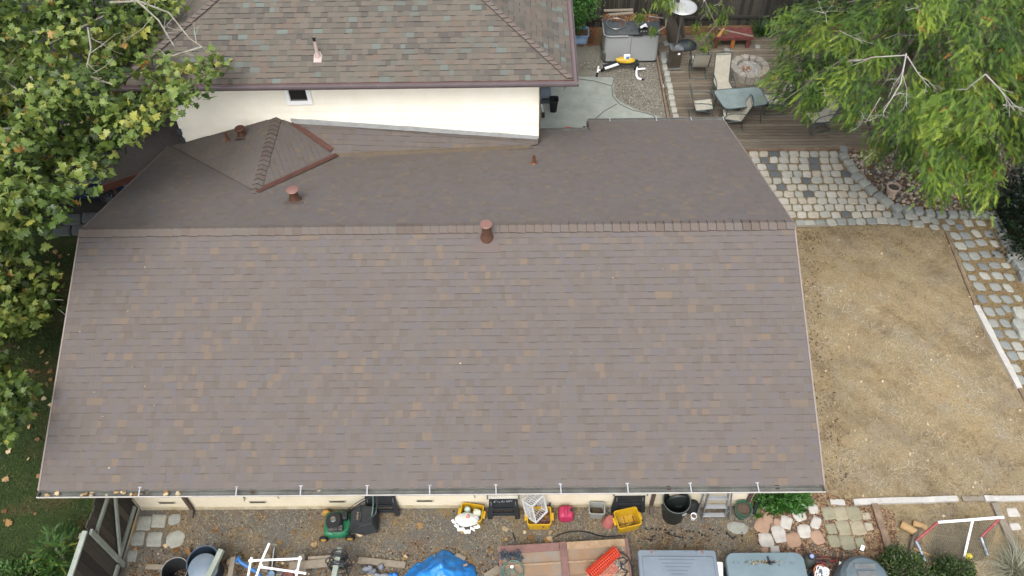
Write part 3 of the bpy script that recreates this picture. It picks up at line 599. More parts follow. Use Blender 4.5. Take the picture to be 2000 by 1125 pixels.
# ------------------------------------------------------------------ deck, patio and what stands there
def atx(u, v, x):
    r = ray(u, v); return V(CAM + r*(x-CAM[0])/r[0])
def zat(u, v, P): return aty(u, v, P.y).z
DK = M('deck_board', '#ffffff', ramp=[(0,'#6c6355'),(.3,'#766b5c'),(.6,'#7d7364'),(1,'#877c6b')], rough=.9, grain=.3, gscale=6, stretch=(.35,6,1), bump=.3, bscale=15, dirt=.4, dscale=1.5, dcol='#574c40')
FRG = M('chair_frame', '#3b4a4a', '#4d5b5a', scale=6, rough=.45)
SLING = M('sling_fabric', '#b8b2a1', '#c8c3b3', scale=8, rough=.9, grain=.15, gscale=60)
BLK = M('black_plastic', '#23262a', '#2e3236', scale=6, rough=.55)
BLKD = M('matte_black', '#191b1c', '#25282a', scale=8, rough=.8)
STEEL = M('brushed_steel', '#b0b3b2', '#c6c8c6', scale=8, rough=.28, metal=.9)
WHP = M('white_paint', '#eef0f2', '#f6f7f8', k=.82, scale=4, rough=.4)
RUB = M('black_rubber_grip', '#1b1c1e', rough=.8)
REDW = M('red_wood', '#5d2a28', '#7a3c38', scale=5, rough=.7, grain=.25, gscale=10, bump=.2, bscale=20, dirt=.3, dscale=4, dcol='#8a7a70')
ORW = M('orange_wood', '#9a5c2c', '#b87639', scale=5, rough=.7)
YEL = M('yellow_plastic', '#d8a91c', '#e3b82b', scale=4, rough=.5, dirt=.3, dscale=6, dcol='#8a6c24')
D0 = at(1445, 290, .1); yfr = D0.y; deck = thing('wooden_deck', 'weathered grey brown wooden deck with the patio table and fire pit on it', 'deck', (4.9, yfr, 0))
mb = MB(); r_ = random.Random(5); y = 0
while y < 5.6:
    x0 = -.35+.01*r_.random(); x1 = 8.2; cut = [x0]+sorted(r_.uniform(.5, 6.5) for _ in range(r_.choice([1,1,2])))+[x1]
    for a, b in zip(cut, cut[1:]): mb.box(((a+b)/2, y+.066, .075), (b-a-.006, .120, .05+r_.uniform(-.002,.003)), 0, r_.random())
    y += .138
mb.build('deck_boards', DK, deck)
mb = MB(); mb.box((4, -.03, .05), (8.6, .05, .12)); mb.build('front_beam', MWB, deck)
mb = MB(); mb.box((-.42, 2.5, .06), (.05, 5.2, .13)); mb.build('side_beam', MWB, deck)
mb = MB(); mb.box((3.8, 2.8, .03), (8.2, 5.4, .03)); mb.build('painted_gap_shade', M('gap_shade_dark','#2c2620',rough=.95), deck)  # dark sheet under the boards, its colour standing for shade in the gaps
# row of block stones between patio and deck
for j, (u, v) in enumerate([(1296,106),(1298,117),(1300,130),(1303,142),(1305,154),(1308,166),(1310,177),(1312,189),(1314,201),(1317,213),(1320,226)]):
    stone('block_stone', u, v, 12, 10.5, f'pale rounded block stone between patio and deck, {ORD[j]} from the shed end', 'stone', 'block stones along the deck', .01, .14, [.3,.42,.5,.48,.45,.6,.58,.62,.55,.66,.6][j], rnd=.55)
# ---- chairs
def make_chair(label, u, v, rz, high=0, zs=.42, group='sling patio chairs'):
    c = at(u, v, zs+.1); t = thing('patio_chair', label, 'chair', (c.x, c.y, .1), rad(rz), group)
    wd = .5; back = .98+high; pf = [(-.3,.43),(-.26,.445),(0,.40),(.19,.38),(.235,.44),(.3,.62),(.42+high*.3,back)]
    mb = MB(); L = []
    for y, z in pf: L.append([(-wd/2+.02,y,z),(wd/2-.02,y,z),(wd/2-.02,y+.006,z-.012),(-wd/2+.02,y+.006,z-.012)])
    mb.loft(L); mb.build('sling', SLING, t, smooth=40)
    mb = MB()
    for s in (-1,1):
        x = s*wd/2
        mb.tube([(x,y,z) for y, z in pf], .014, 6)
    e = pf[-1]; mb.tube([(-wd/2,e[0],e[1]),(-wd/4,e[0]+.02,e[1]+.05),(0,e[0]+.025,e[1]+.065),(wd/4,e[0]+.02,e[1]+.05),(wd/2,e[0],e[1])], .012, 6); mb.tube([(-wd/2,e[0]-.012,e[1]-.03),(wd/2,e[0]-.012,e[1]-.03)], .011, 6)
    for k in range(-2,3): mb.tube(arc((k*.085, 0), .03, 0, 360, 8, lambda x, y: (x, e[0]+.012, e[1]+.012+y)), .006, 5)
    mb.build('back_frame', FRG, t, smooth=60)
    for s in (-1,1):
        x = s*(wd/2+.03); mb = MB(); mb.tube([(x,.30,.66),(x,.1,.67),(x,-.12,.66),(x,-.24,.62),(x,-.31,.54),(x,-.30,.46)], .016, 6); mb.build('armrest', FRG, t, smooth=60)
    mb = MB()
    for s in (-1,1):
        x = s*wd/2; mb.tube([(x,.2,.38),(x,-.05,.36),(x,-.26,.32),(x,-.34,.2),(x,-.32,.06),(x,-.24,.018),(x,.1,.016),(x,.32,.016)], .016, 6)
    mb.tube([(-wd/2,.32,.016),(wd/2,.32,.016)], .016, 6); mb.tube([(-wd/2,-.2,.34),(wd/2,-.2,.34)], .013, 6); mb.build('base_frame', FRG, t, smooth=60)
    return t
make_chair('sling chair turned away from the camera, standing beside the patio heater', 1366, 121, 176)
make_chair('high backed sling chair at the far side of the glass table facing the camera', 1412, 165, 4, high=.22)
make_chair('sling chair left of the glass table facing right', 1371, 204, 88)
make_chair('sling chair pulled out at the near side of the glass table, turned at a slant', 1433, 224, -93)
make_chair('sling chair at the right end of the glass table, half under cedar branches', 1513, 193, -84)
make_chair('sling chair alone at the right of the deck under the cedar', 1600, 228, -75)
# ---- table
tc = [at(u, v, .82) for u, v in ((1391,176),(1484,169),(1502,204),(1416,214))]; c0 = sum(tc, V())/4
t = thing('patio_table', 'rectangular frosted glass patio table with rounded corners and a dark metal frame', 'table', (c0.x, c0.y, .1))
def rpoly(P, r, n=5):
    out = []
    for i in range(len(P)):
        p, a, b = P[i], P[i-1], P[(i+1) % len(P)]; d1, d2 = (a-p).normalized(), (b-p).normalized(); s, e = p+d1*r, p+d2*r
        for k in range(n+1):
            f = k/n; out.append(s*(1-f)**2+p*2*f*(1-f)+e*f*f)
    return out
P = [p-V((c0.x,c0.y,.1)) for p in tc]; P = rpoly(P, .2)
mb = MB(); mb.loft([[(p.x*.985,p.y*.985,z) for p in P] for z in (.712,.72)]); mb.build('glass_top', M('frosted_glass', '#75837f', '#869590', scale=2.5, rough=.12, spec=.7, dirt=.35, dscale=3, dcol='#9fb0b4'), t)
mb = MB(); mb.tube([(p.x,p.y,.712) for p in P], .018, 6, closed=True); mb.build('rim', FRG, t, smooth=60)
for p in [q-V((c0.x,c0.y,.1)) for q in tc]: mb = MB(); mb.tube([(p.x*.84,p.y*.84,.70),(p.x*.8,p.y*.8,.35),(p.x*.88,p.y*.88,.0)], .018, 6); mb.build('leg', FRG, t, smooth=60)
# ---- patio heater
B = at(1314, 134, .1); hz = zat(1330, 92, B); t = thing('patio_heater', 'steel patio heater with a wide mushroom reflector at the left edge of the deck', 'heater', (B.x+.03, B.y+.1, .1), .05)
b1 = .78; top = 2.2
mb = MB(); mb.box((0,0,.39), (.34,.34,.66)); mb.build('tank_housing', M('bronze_panel','#6a6258','#7b7267',scale=4,rough=.35,metal=.6), t, bevel=.01)
mb = MB(); mb.box((0,0,.035), (.42,.42,.07)); mb.build('base_plate', STEEL, t, bevel=.012)
mb = MB(); mb.loft([rrect(.40,.40,.03,.72), rrect(.40,.40,.03,.76), rrect(.22,.22,.03,.80), rrect(.07,.07,.02,.83)]); mb.build('top_cover', STEEL, t, smooth=35)
mb = MB(); mb.box((.07,-.175,.6), (.07,.012,.06)); mb.build('control_window', WHP, t)
mb = MB(); mb.tube([(0,0,.8),(0,0,top-.25)], .032, 12); mb.build('pole', STEEL, t, smooth=40)
mb = MB(); mb.lathe([(.05,top-.36),(.075,top-.34),(.075,top-.06),(.05,top-.04)], 16); mb.build('burner', M('burner_mesh','#8b8d8c','#6a6c6c',scale=60,rough=.5,metal=.6), t, smooth=40)
mb = MB(); mb.lathe([(.001,top+.09),(.06,top+.088),(.07,top+.06),(.2,top+.045),(.36,top+.0),(.43,top-.035),(.435,top-.045),(.36,top-.012),(.2,top+.033),(.001,top+.05)], 36); mb.build('reflector', M('reflector_metal','#c9ccc8','#dcdeda',scale=4,rough=.3,metal=.35), t, smooth=50)
# ---- fire pit
B = at(1463, 150, .1); B.y += .05; t = thing('fire_pit', 'round stone fire pit full of ash on the deck', 'fire pit', (B.x, B.y+.12, .1)); 
MP = M('pit_block', '#8f8a80', '#b3ada0', scale=5, rough=.95, bump=.5, bscale=25, grain=.2, gscale=25)
n = 13
for k in range(n):
    a0, a1 = 2*math.pi*k/n+.012, 2*math.pi*(k+1)/n-.012; r0, r1 = .40, .59
    A = [(r1*math.cos(a0),r1*math.sin(a0)),((r1+.025)*math.cos((a0+a1)/2),(r1+.025)*math.sin((a0+a1)/2)),(r1*math.cos(a1),r1*math.sin(a1)),(r0*math.cos(a1),r0*math.sin(a1)),(r0*math.cos((a0+a1)/2),r0*math.sin((a0+a1)/2)),(r0*math.cos(a0),r0*math.sin(a0))]
    mb = MB(); mb.prism(A, 0, .3+random.uniform(-.008,.008)); mb.build('pit_block', MP, t, bevel=.015)
mb = MB(); mb.lathe([(.001,.2),(.15,.21),(.28,.18),(.37,.2),(.4,.16)], 20); mb.build('ash', M('ash','#85837e','#b9b6af',scale=9,rough=1,bump=.6,bscale=30,grain=.25,gscale=40), t, smooth=60)
mb = MB(); r_ = random.Random(3)
for k in range(40):
    x, y = r_.gauss(-.14,.07), r_.gauss(-.05,.07); a = r_.uniform(0,6.3); l = r_.uniform(.03,.08); mb.bar((x,y,.205),(x+l*math.cos(a),y+l*math.sin(a),.21+r_.uniform(0,.05)), .02,.004)
structure(mb.build('dry_leaves', M('rust_leaf','#8a5a32','#b3783f',scale=20,rough=.9), t), 'stuff')
mb = MB(); mb.bar((.05,.36,.2),(.06,.42,.42),.012,.012); mb.build('poker', BLK, t)
# ---- red bench
A, B_ = at(1393,75,.5), at(1472,72,.5); c = (A+B_)/2; t = thing('wooden_bench', 'low dark red bench at the back of the deck with a pole lying on it', 'bench', (c.x, c.y+.28, .05))
L = (B_-A).length
mb = MB()
for k in range(4): mb.box((0,-.21+k*.14,.43), (L,.132,.05))
mb.build('seat', REDW, t); mb = MB(); mb.box((0,-.295,.42), (L+.01,.03,.11)); mb.build('apron', REDW, t)
for x in (-L/2+.12,.02,L/2-.14): mb = MB(); mb.box((x,-.24,.18), (.12,.09,.36)); mb.build('leg', ORW if abs(x) < .1 else REDW, t)
p, q = at(1402,56,.53), at(1471,71,.53); mb = MB(); mb.bar(p, q, .035, .03); tag(mb.build('wood_pole', M('pale_wood','#8d7f70','#a5978a',scale=5,rough=.85)), 'thin pale pole lying slantwise across the red bench', 'pole')
mb = MB(); p, q = at(1404,72,.52), at(1413,56,.56); mb.loft([[p+V((-.08,0,0)),p+V((.05,-.02,0)),p+V((.04,-.02,.05)),p+V((-.06,0,.06))],[(p+q)/2+V((-.05,.02,0)),(p+q)/2+V((.07,0,0)),(p+q)/2+V((.05,0,.07)),(p+q)/2+V((-.04,0,.05))],[q+V((-.03,0,0)),q+V((.05,0,0)),q+V((.04,0,.03)),q+V((-.02,0,.04))]]); tag(mb.build('bark_piece', M('bark_piece','#b3854a','#caa066',scale=15,rough=.9,bump=.5,bscale=40), smooth=30), 'tan piece of bark lying on the left end of the red bench', 'bark')
# ---- storage shed
A, B_ = at(1180,122,.0), at(1284,122,.0); c = (A+B_)/2; hs_ = zat(1232,67,c+V((0,0,0))); WS, DS = (B_-A).length, 1.0
t = thing('storage_shed', 'waist high grey resin storage shed with a dark lid cluttered on top', 'shed', (c.x-.03, c.y, 0))
GR = M('grey_resin','#b3b7b6','#bfc3c2',scale=2,rough=.6,dirt=.2,dscale=2,dcol='#7c7c74'); LID = M('lid_resin','#40484b','#4d5558',scale=3,rough=.6,dirt=.35,dscale=2,dcol='#6a6158')
HS = max(.95, min(1.35, hs_-.03))
mb = MB(); mb.loft([rrect(WS,DS,.12,.06,5,0,DS/2), rrect(WS,DS,.12,.5,5,0,DS/2), rrect(WS-.02,DS-.02,.12,HS,5,0,DS/2)]); mb.build('body', GR, t, smooth=40)
mb = MB(); mb.loft([rrect(WS+.06,DS+.05,.1,.0,5,0,DS/2), rrect(WS+.06,DS+.05,.1,.05,5,0,DS/2)]); mb.build('base', BLK, t)
mb = MB()
for x in (-.03,): mb.box((x,-.012,HS*.52), (.012,.012,HS*.86))
mb.build('door_seam', M('seam','#868986',rough=.7), t)
mb = MB(); mb.loft([rrect(WS+.05,DS+.06,.13,HS,5,0,DS/2), rrect(WS+.06,DS+.07,.13,HS+.05,5,0,DS/2), rrect(WS-.06,DS-.05,.1,HS+.09,5,0,DS/2)]); mb.build('lid', LID, t, smooth=40)
mb = MB(); mb.box((.15,-.04,HS+.02), (.3,.04,.05)); mb.build('latch', BLK, t)
mb = MB(); Lp = rrect(WS+.07,DS+.08,.13,HS+.0,5,0,DS/2); 
mb.tube([p for p in Lp if p[0] < -.15 or p[1] < .02][0:0] or [(-.15,-.04,HS-.01),(-WS/2+.1,-.04,HS-.01),(-WS/2-.03,.05,HS-.01),(-WS/2-.04,.4,HS-.01),(-WS/2-.04,DS-.1,HS-.01)], .022, 8); mb.build('lid_rim', GR, t, smooth=60)
ZS = HS+.095
def onshed(u, v, z=0): return at(u, v, ZS+z)
c = onshed(1203,46,.02); mb = MB(); mb.tube(arc((0,0), .30, 0, 360, 40)[:-1], .017, 7, closed=True); tag(mb.build('metal_hoop', STEEL, smooth=60, loc=c), 'thin metal hoop lying on the shed lid', 'hoop')
for j, (u, v, r_x) in enumerate([(1208,20,.95),(1213,27,.8)]):
    c = onshed(u, v, .02); mb = MB(); mb.box((0,0,0), (r_x,.11,.03)); o = tag(mb.build('plank', MW), ['grey plank lying at the back edge of the shed lid','narrower grey plank in front of the other on the shed lid'][j], 'plank'); o.location = c; o.rotation_euler = (0,0,[.03,.11][j])
c = onshed(1256,61); t = thing('crate', 'small black plastic crate holding white paper on the front edge of the shed lid', 'crate', c, .06); mb = MB(); L = [rrect(.26,.22,.02,z) for z in (0,.13)]; mb.loft(L, True, False); mb.loft([rrect(.24,.2,.02,.13), rrect(.24,.2,.02,.01)], False, True); mb.loft([rrect(.26,.22,.02,.13), rrect(.24,.2,.02,.13)], False, False)
mb.build('basket', BLKD, t); mb = MB(); 
for k in range(3): mb.box((-.08+k*.08,-.112,.07), (.05,.006,.06))
mb.build('slots', M('slot_grey','#8d9590',rough=.7), t); mb = MB(); mb.bar((-.1,.0,.13),(.09,.07,.2),.09,.02); mb.bar((.02,.05,.16),(.12,.06,.14),.08,.015); mb.build('paper', WHP, t)
# metal canister, bag on a bench frame
B = at(1183,117,0); t = thing('steel_canister', 'shiny steel canister with a pale green cap in front of the shed', 'canister', (B.x,B.y+.02,0)); mb = MB(); mb.lathe([(.001,.0),(.15,.0),(.165,.03),(.165,.16),(.158,.175),(.165,.19),(.165,.33),(.13,.39),(.06,.42),(.001,.425)], 28); mb.build('tank', STEEL, t, smooth=40); mb = MB(); mb.lathe([(.085,.38),(.09,.42),(.085,.5),(.06,.52),(.001,.52)], 20); mb.build('cap', M('mint_cap','#a9cf9a','#b9dbaa',scale=5,rough=.5), t, smooth=40)
t = thing('exercise_bench', 'white tubular exercise bench frame with black padded ends in front of the shed', 'exercise bench', at(1215,138,0)); O = t.location
def rel(u, v, z=0): return at(u, v, z)-O
mb = MB(); mb.bar(rel(1181,134,.2), rel(1216,122,.32), .07, .06); mb.build('main_tube', WHP, t, bevel=.012)
mb = MB(); mb.tube([rel(1167,143,.04), rel(1169,130,.04)], .03, 10); mb.tube([rel(1168,137,.05), rel(1175,137,.09)], .035, 10); mb.build('front_foot', WHP, t, smooth=50)
mb = MB(); mb.tube([rel(1165.5,149,.04), rel(1167,143,.04)], .034, 10); mb.tube([rel(1174,138,.09), rel(1182,133,.2)], .045, 10); mb.build('foot_cap', RUB, t, smooth=50)
mb = MB(); mb.tube([rel(1244,130,.22), rel(1243,138,.1), rel(1243,147,.05), rel(1246,153,.04), rel(1253,155,.04)], .032, 10); mb.tube([rel(1243,138,.12), rel(1246,135,.12), rel(1260,134,.12)], .03, 10); mb.build('rear_foot', WHP, t, smooth=50)
mb = MB(); mb.tube([rel(1253,155,.04), rel(1258,156,.04)], .036, 10); mb.tube([rel(1240,137,.1), rel(1246,124,.3)], .05, 10); mb.build('foot_cap', RUB, t, smooth=50)
mb = MB(); mb.bar(rel(1178,130,.22), rel(1206,121,.3), .12, .05); mb.bar(rel(1206,122,.3), rel(1247,121,.3), .2, .06); mb.build('pad', BLK, t, bevel=.015)
def lump(name, mt, pts, parent=None, label=None, cat=None, sub=2, jag=.0, seed=1):
    """a soft body lofted through rings pts = [(centre, rx, ry)]"""
    r_ = random.Random(seed); mb = MB(); L = []
    for c, rx, ry, z in pts: L.append([(c[0]+rx*math.cos(2*math.pi*k/12)*(1+r_.uniform(-jag,jag)), c[1]+ry*math.sin(2*math.pi*k/12)*(1+r_.uniform(-jag,jag)), z+r_.uniform(-jag,jag)*.1) for k in range(12)])
    mb.loft(L); o = mb.build(name, mt, parent, smooth=80, sub=sub); 
    if label: tag(o, label, cat)
    return o
B = rel(1222,121,.33)+O; YB_ = M('yellow_bag','#ffffff', ramp=[(0,'#d9a312'),(.5,'#e8bf2a'),(.8,'#e6d9a0'),(1,'#f0efe8')], rough=.35, bump=.5, bscale=14)
t = thing('plastic_bag', 'crumpled yellow plastic bag with a white and blue packet on the exercise bench', 'bag', B)
lump('bag', M('yellow_film','#dba518','#f0cf3e',scale=6,rough=.35,bump=.7,bscale=12), [((0,0),.22,.1,0),((.0,0),.33,.13,.04),((-.03,0),.30,.1,.12),((-.06,.02),.2,.05,.17)], t, jag=.18)
mb = MB(); mb.box((.02,.0,.17), (.2,.09,.2), .1); mb.build('packet', WHP, t, bevel=.02); mb = MB(); mb.box((.045,-.05,.19), (.1,.008,.09), .1); mb.build('packet_print', M('sky_blue','#6fa6d8',rough=.5), t)
# blue planter tub by the roof edge
B = at(1131,90,0); t = thing('planter_tub', 'pale blue plastic tub of dark soil beside the tall roof', 'tub', (B.x,B.y+.26,0)); BT = M('pale_blue_plastic','#8fb0d8','#a3c0e2',scale=3,rough=.5)
mb = MB(); mb.loft([rrect(.5,.4,.04,0), rrect(.6,.5,.05,.36), rrect(.64,.54,.05,.36), rrect(.64,.54,.05,.39), rrect(.58,.48,.05,.39), rrect(.56,.46,.05,.3)], True, False); mb.build('tub', BT, t, smooth=30); mb = MB(); mb.box((0,-.262,.2), (.36,.012,.16)); mb.build('side_panel', M('paler_blue','#a9c6e6',rough=.5), t, bevel=.004)
mb = MB(); mb.loft([rrect(.57,.47,.05,.31), rrect(.3,.25,.05,.345)], False, True); mb.build('soil', M('potting_soil','#5d4433','#7d5c40',scale=30,rough=1,bump=.8,bscale=40), t)
# corner by the tall wall: low grey chest, black bin, brush, red handled tool, paper
B = at(1064,203,0); t = thing('plastic_chest', 'flat grey plastic step box against the tall house wall behind the black bin', 'box', (B.x,B.y+.1,0)); mb = MB(); mb.loft([rrect(.42,.8,.03,0,4,0,.3), rrect(.40,.78,.03,.14,4,0,.3)]); mb.build('body', M('slate_plastic','#5f6a74','#6d7882',scale=4,rough=.5), t, smooth=30); mb = MB(); mb.box((.02,-.06,.16), (.22,.05,.04)); mb.box((0,.6,.19), (.4,.06,.05)); mb.build('handle', BLK, t)
B = at(1081,220,0); t = thing('waste_bin', 'tall black plastic waste bin on the concrete beside the tall wall', 'bin', (B.x,B.y+.08,0)); mb = MB(); mb.loft([rrect(.19,.19,.06,0), rrect(.27,.27,.07,.44), rrect(.285,.285,.07,.44), rrect(.285,.285,.07,.46), rrect(.255,.255,.07,.46), rrect(.2,.2,.06,.04)], True, True); mb.build('shell', BLKD, t, smooth=35); mb = MB(); mb.tube(rrect(.29,.29,.07,.455), .01, 6, closed=True); mb.build('rim', BLK, t, smooth=60)
p, q, r2 = at(1058,205,.55), at(1060.5,219,.2), at(1061,231,.0); t = thing('hand_brush', 'white handled brush with a dark head leaning on the tall wall', 'brush', (r2.x,r2.y,0)); mb = MB(); mb.tube([p-t.location, q-t.location], .018, 8); mb.build('handle', WHP, t); mb = MB(); mb.bar(q-t.location, r2-t.location+V((0,0,.04)), .09, .08); mb.build('head', M('dark_bristle','#2c2a1c','#4a4526',scale=20,rough=.9), t, bevel=.01)
p, q, r2 = at(1103,251,.05), at(1114,251,.05), at(1121,252,.05); t = thing('garden_tool', 'small red handled tool lying on the concrete by the step in the gutter', 'tool', (p.x,p.y,0)); mb = MB(); mb.tube([p-t.location, q-t.location], [.045,.055], 10); mb.build('handle', M('red_plastic','#c8202a',rough=.4), t); mb = MB(); mb.tube([q-t.location+V((.02,0,0)), r2-t.location], .045, 10); mb.build('collar', M('green_plastic','#4f6b57',rough=.5), t)
mb = MB(); mb.box((0,0,.002), (.1,.13,.004)); o = tag(mb.build('paper_sheet', WHP, loc=at(1296.5,168,.02)), 'small white sheet of paper lying on the aggregate patio', 'paper'); o.rotation_euler = (0,0,.1)
mb = MB(); r_ = random.Random(9)
c = at(1338,85,.25); t = lump('tarp_heap', M('dark_tarp','#2f383c','#3d474b',scale=5,rough=.5,bump=.7,bscale=9), [((0,0),.42,.26,0),((0,0),.44,.26,.14),((.03,.02),.3,.18,.28),((.05,.02),.1,.06,.33)], None, 'dark crumpled tarp at the foot of the grey tree trunk', 'tarp', jag=.12); t.location = (c.x, c.y, .02)
for j, (u, v, w, h) in enumerate([(1302,83,14,9),(1420,97,12,8),(1480,90,10,7)]): stone('border_rock', u, v, w, h, ['grey rock beside the grey trunk by the shed','rock under the left half of the red bench','rock under the right end of the red bench'][j], 'rock', None, 0, .14, .35, rnd=.8)
# terracotta pot with a pole in the pebble bed
B = at(1741,385,0); t = thing('terracotta_pot', 'pale weathered terracotta pot with a rod in the pebble bed beside the kerb', 'pot', (B.x,B.y+.1,0), 0)
mb = MB(); mb.lathe([(.001,.0),(.12,.0),(.17,.26),(.185,.26),(.19,.33),(.165,.33),(.15,.28),(.11,.05)], 26); mb.build('pot', M('weathered_terracotta','#b9927c','#d8cfc2',scale=5,rough=.9,dirt=.5,dscale=7,dcol='#d9d3c8'), t, smooth=40); mb = MB(); mb.lathe([(.001,.27),(.16,.26)], 20); mb.build('soil', M('pot_soil','#4d4a42','#6a665a',scale=20,rough=1), t)
p, q = at(1745,358,.35), at(1777,305,1.0); mb = MB(); mb.tube([p-t.location, q-t.location], .018, 7); mb.build('rod', M('grey_rod','#7c8488',rough=.5), t)
# back fence of dark upright boards
FY = at(1400,50,0).y; FD = M('dark_fence', '#ffffff', ramp=[(0,'#2b2a27'),(.4,'#373530'),(.7,'#423f39'),(1,'#504c45')], rough=.95, grain=.3, gscale=8, stretch=(8,8,.5), bump=.3, bscale=20)
fence = thing('back_fence', 'dark weathered board fence along the back of the garden', 'fence', (6, FY, 0))
mb = MB(); x = -10.5; r_ = random.Random(2)
while x < 14: w_ = r_.uniform(.13,.16); mb.box((x+w_/2, r_.uniform(-.004,.004), .95+r_.uniform(-.01,.01)), (w_-.008,.02,1.9), 0, r_.random()); x += w_
mb.build('boards', FD, fence)
for z in (.35, 1.3): mb = MB(); mb.box((1.8,-.04,z), (24.4,.045,.09)); mb.build('rail', FD, fence)
for k in range(10): mb = MB(); mb.box((-10+k*2.5,-.05,.95), (.09,.09,1.95)); mb.build('post', FD, fence)
# ---- the car in the drive
def make_car(label, loc, rz, paint):
    t = thing('parked_car', label, 'car', loc, rz); Wd = .88
    side = [(-2.15,.35),(-2.2,.62),(-2.05,.80),(-1.55,.92),(-.85,.98),(-.1,1.0),(1.5,1.0),(2.0,.96),(2.15,.7),(2.12,.35)]
    mb = MB(); sc_ = [(-Wd,1),(-Wd*.96,1.0),(Wd*.96,1.0),(Wd,1)]
    L = []
    for y, k in ((-Wd,.0),(-Wd*.98,.04),(-Wd*.8,.06),(Wd*.8,.06),(Wd*.98,.04),(Wd,0)): L.append([(x*(.985 if abs(y) > .86 else 1), y, z*(.96 if abs(y) > .86 else 1)+(k if z > .7 else 0)) for x, z in side])
    mb.loft(L); mb.build('body', paint, t, smooth=50, bevel=.03)
    cab = [(-.95,1.0),(-.25,1.42),(.9,1.46),(1.65,1.02)]
    mb = MB(); mb.loft([[(x, y*(1 if z < 1.2 else .82), z) for x, z in cab] for y in (-.8,.8)]); mb.build('cabin_glass', M('car_glass','#2a3540','#34424e',scale=2,rough=.06,spec=.9), t)
    mb = MB(); mb.loft([[(x, y*.84*(.8/.8), z) for x, z in ((-.27,1.40),(-.2,1.46),(.9,1.50),(1.0,1.42))] for y in (-.8,-.74,.74,.8)]); mb.build('roof', paint, t, smooth=60)
    for x in (-1.35,1.35):
        for s in (-1,1):
            T = Matrix.Translation((x, s*.82, .33)) @ Matrix.Rotation(math.pi/2, 4, 'X')
            mb = MB(); mb.lathe([(.22,-.1),(.32,-.09),(.335,-.04),(.335,.04),(.32,.09),(.22,.1)], 28, M=T); wh = mb.build('wheel', M('tyre','#1c1c1d',rough=.85), t, smooth=40)
            mb = MB(); mb.lathe([(.225,-.095),(.225,.095),(.20,.09),(.20,-.09)], 28, M=T)
            for k in range(10): a = 2*math.pi*k/10; mb.bar(T @ V((.03*math.cos(a),.03*math.sin(a),-s*.1)), T @ V((.215*math.cos(a),.215*math.sin(a),-s*.085)), .035, .02, up=(0,1,.01))
            mb.lathe([(.001,-s*.105),(.05,-s*.1),(.05,0)], 14, M=T); mb.build('rim', M('alloy','#b5b8bb',rough=.3,metal=.8), wh)
    for s in (-1,1): mb = MB(); mb.box((-2.13,s*.62,.7), (.12,.36,.13)); mb.build('headlight', M('lamp_glass','#c9d2d8',rough=.1,spec=.8), t, bevel=.02); mb = MB(); mb.box((-.55,s*.96,1.05), (.14,.16,.12)); mb.build('mirror', paint, t, bevel=.02)
    return t
B = at(213,386,.33); make_car('glossy dark blue car in the drive, mostly hidden under the plane tree', (B.x-1.25, B.y+.82, 0), math.pi, M('navy_paint','#16264a','#1c2f58',scale=2,rough=.2,coat=1,spec=.6))
# slabs of the walk by the drive
for j, (u, v) in enumerate([(140,428),(178,425),(120,450),(158,448)]):
    stone('square_paver', u, v, 36, 20, ['dark paver of the shaded walk by the roof corner, upper left','dark paver of the shaded walk by the roof corner, upper right','dark paver of the shaded walk, lower left','dark paver of the shaded walk, lower right'][j], 'paver', None, .004, .03, .1, rnd=.05, skew=-.3, rot=0)
# ------------------------------------------------------------------ along the front wall and in the side yard
def put(name, label, cat, u, v, z=0, rz=0, dy=0, group=None):
    c = at(u, v, z); return thing(name, label, cat, (c.x, c.y+dy, 0), rz, group)
# ---- lawn mower, nose to the left
GREENP = M('green_paint','#1d6b4a','#24805a',scale=4,rough=.35,dirt=.3,dscale=7,dcol='#5a5540'); BAG = M('bag_fabric','#2b2e30','#383c3e',scale=6,rough=.85,bump=.4,bscale=12)
GRIP = M('dark_tube','#2a3338','#39444a',scale=6,rough=.4)
t = put('lawn_mower', 'green push lawn mower with a black grass bag standing on the gravel by the wall', 'lawn mower', 662, 1029, 0, rad(2))
mb = MB(); Lp = []
for z, k in ((.07,1.0),(.15,1.0),(.19,.96),(.215,.84),(.225,.6)):
    Lp.append([(k*x, k*y, z) for x, y in [(-.27,-.2),(-.24,-.25),(-.1,-.28),(.1,-.28),(.22,-.24),(.27,-.15),(.27,.18),(.22,.25),(.08,.28),(-.1,.27),(-.24,.24),(-.27,.2)]])
mb.loft(Lp); mb.build('deck', GREENP, t, smooth=45)
mb = MB(); mb.lathe([(.24,.2),(.22,.235),(.18,.245)], 24, c=(.05,-.05,0)); mb.build('deck_rim', GREENP, t, smooth=45)
mb = MB(); mb.loft([rrect(.33,.34,.12,.22,4,-.04,.0), rrect(.33,.34,.13,.34,4,-.04,.0), rrect(.27,.28,.12,.39,4,-.04,.0)]); mb.build('engine', BLKD, t, smooth=40)
mb = MB(); mb.lathe([(.001,.415),(.05,.41),(.065,.39)], 22, c=(-.05,.0,0)); mb.build('starter_cap', STEEL, t, smooth=40)
mb = MB(); mb.box((-.05,-.19,.3), (.2,.06,.1)); mb.box((.1,-.16,.28), (.09,.1,.12)); mb.build('muffler', M('dull_metal','#7b7a76','#4a4a48',scale=12,rough=.5,metal=.5), t, bevel=.01)
mb = MB(); mb.box((.17,.1,.29), (.11,.17,.14)); mb.build('fuel_tank', BLK, t, bevel=.02)
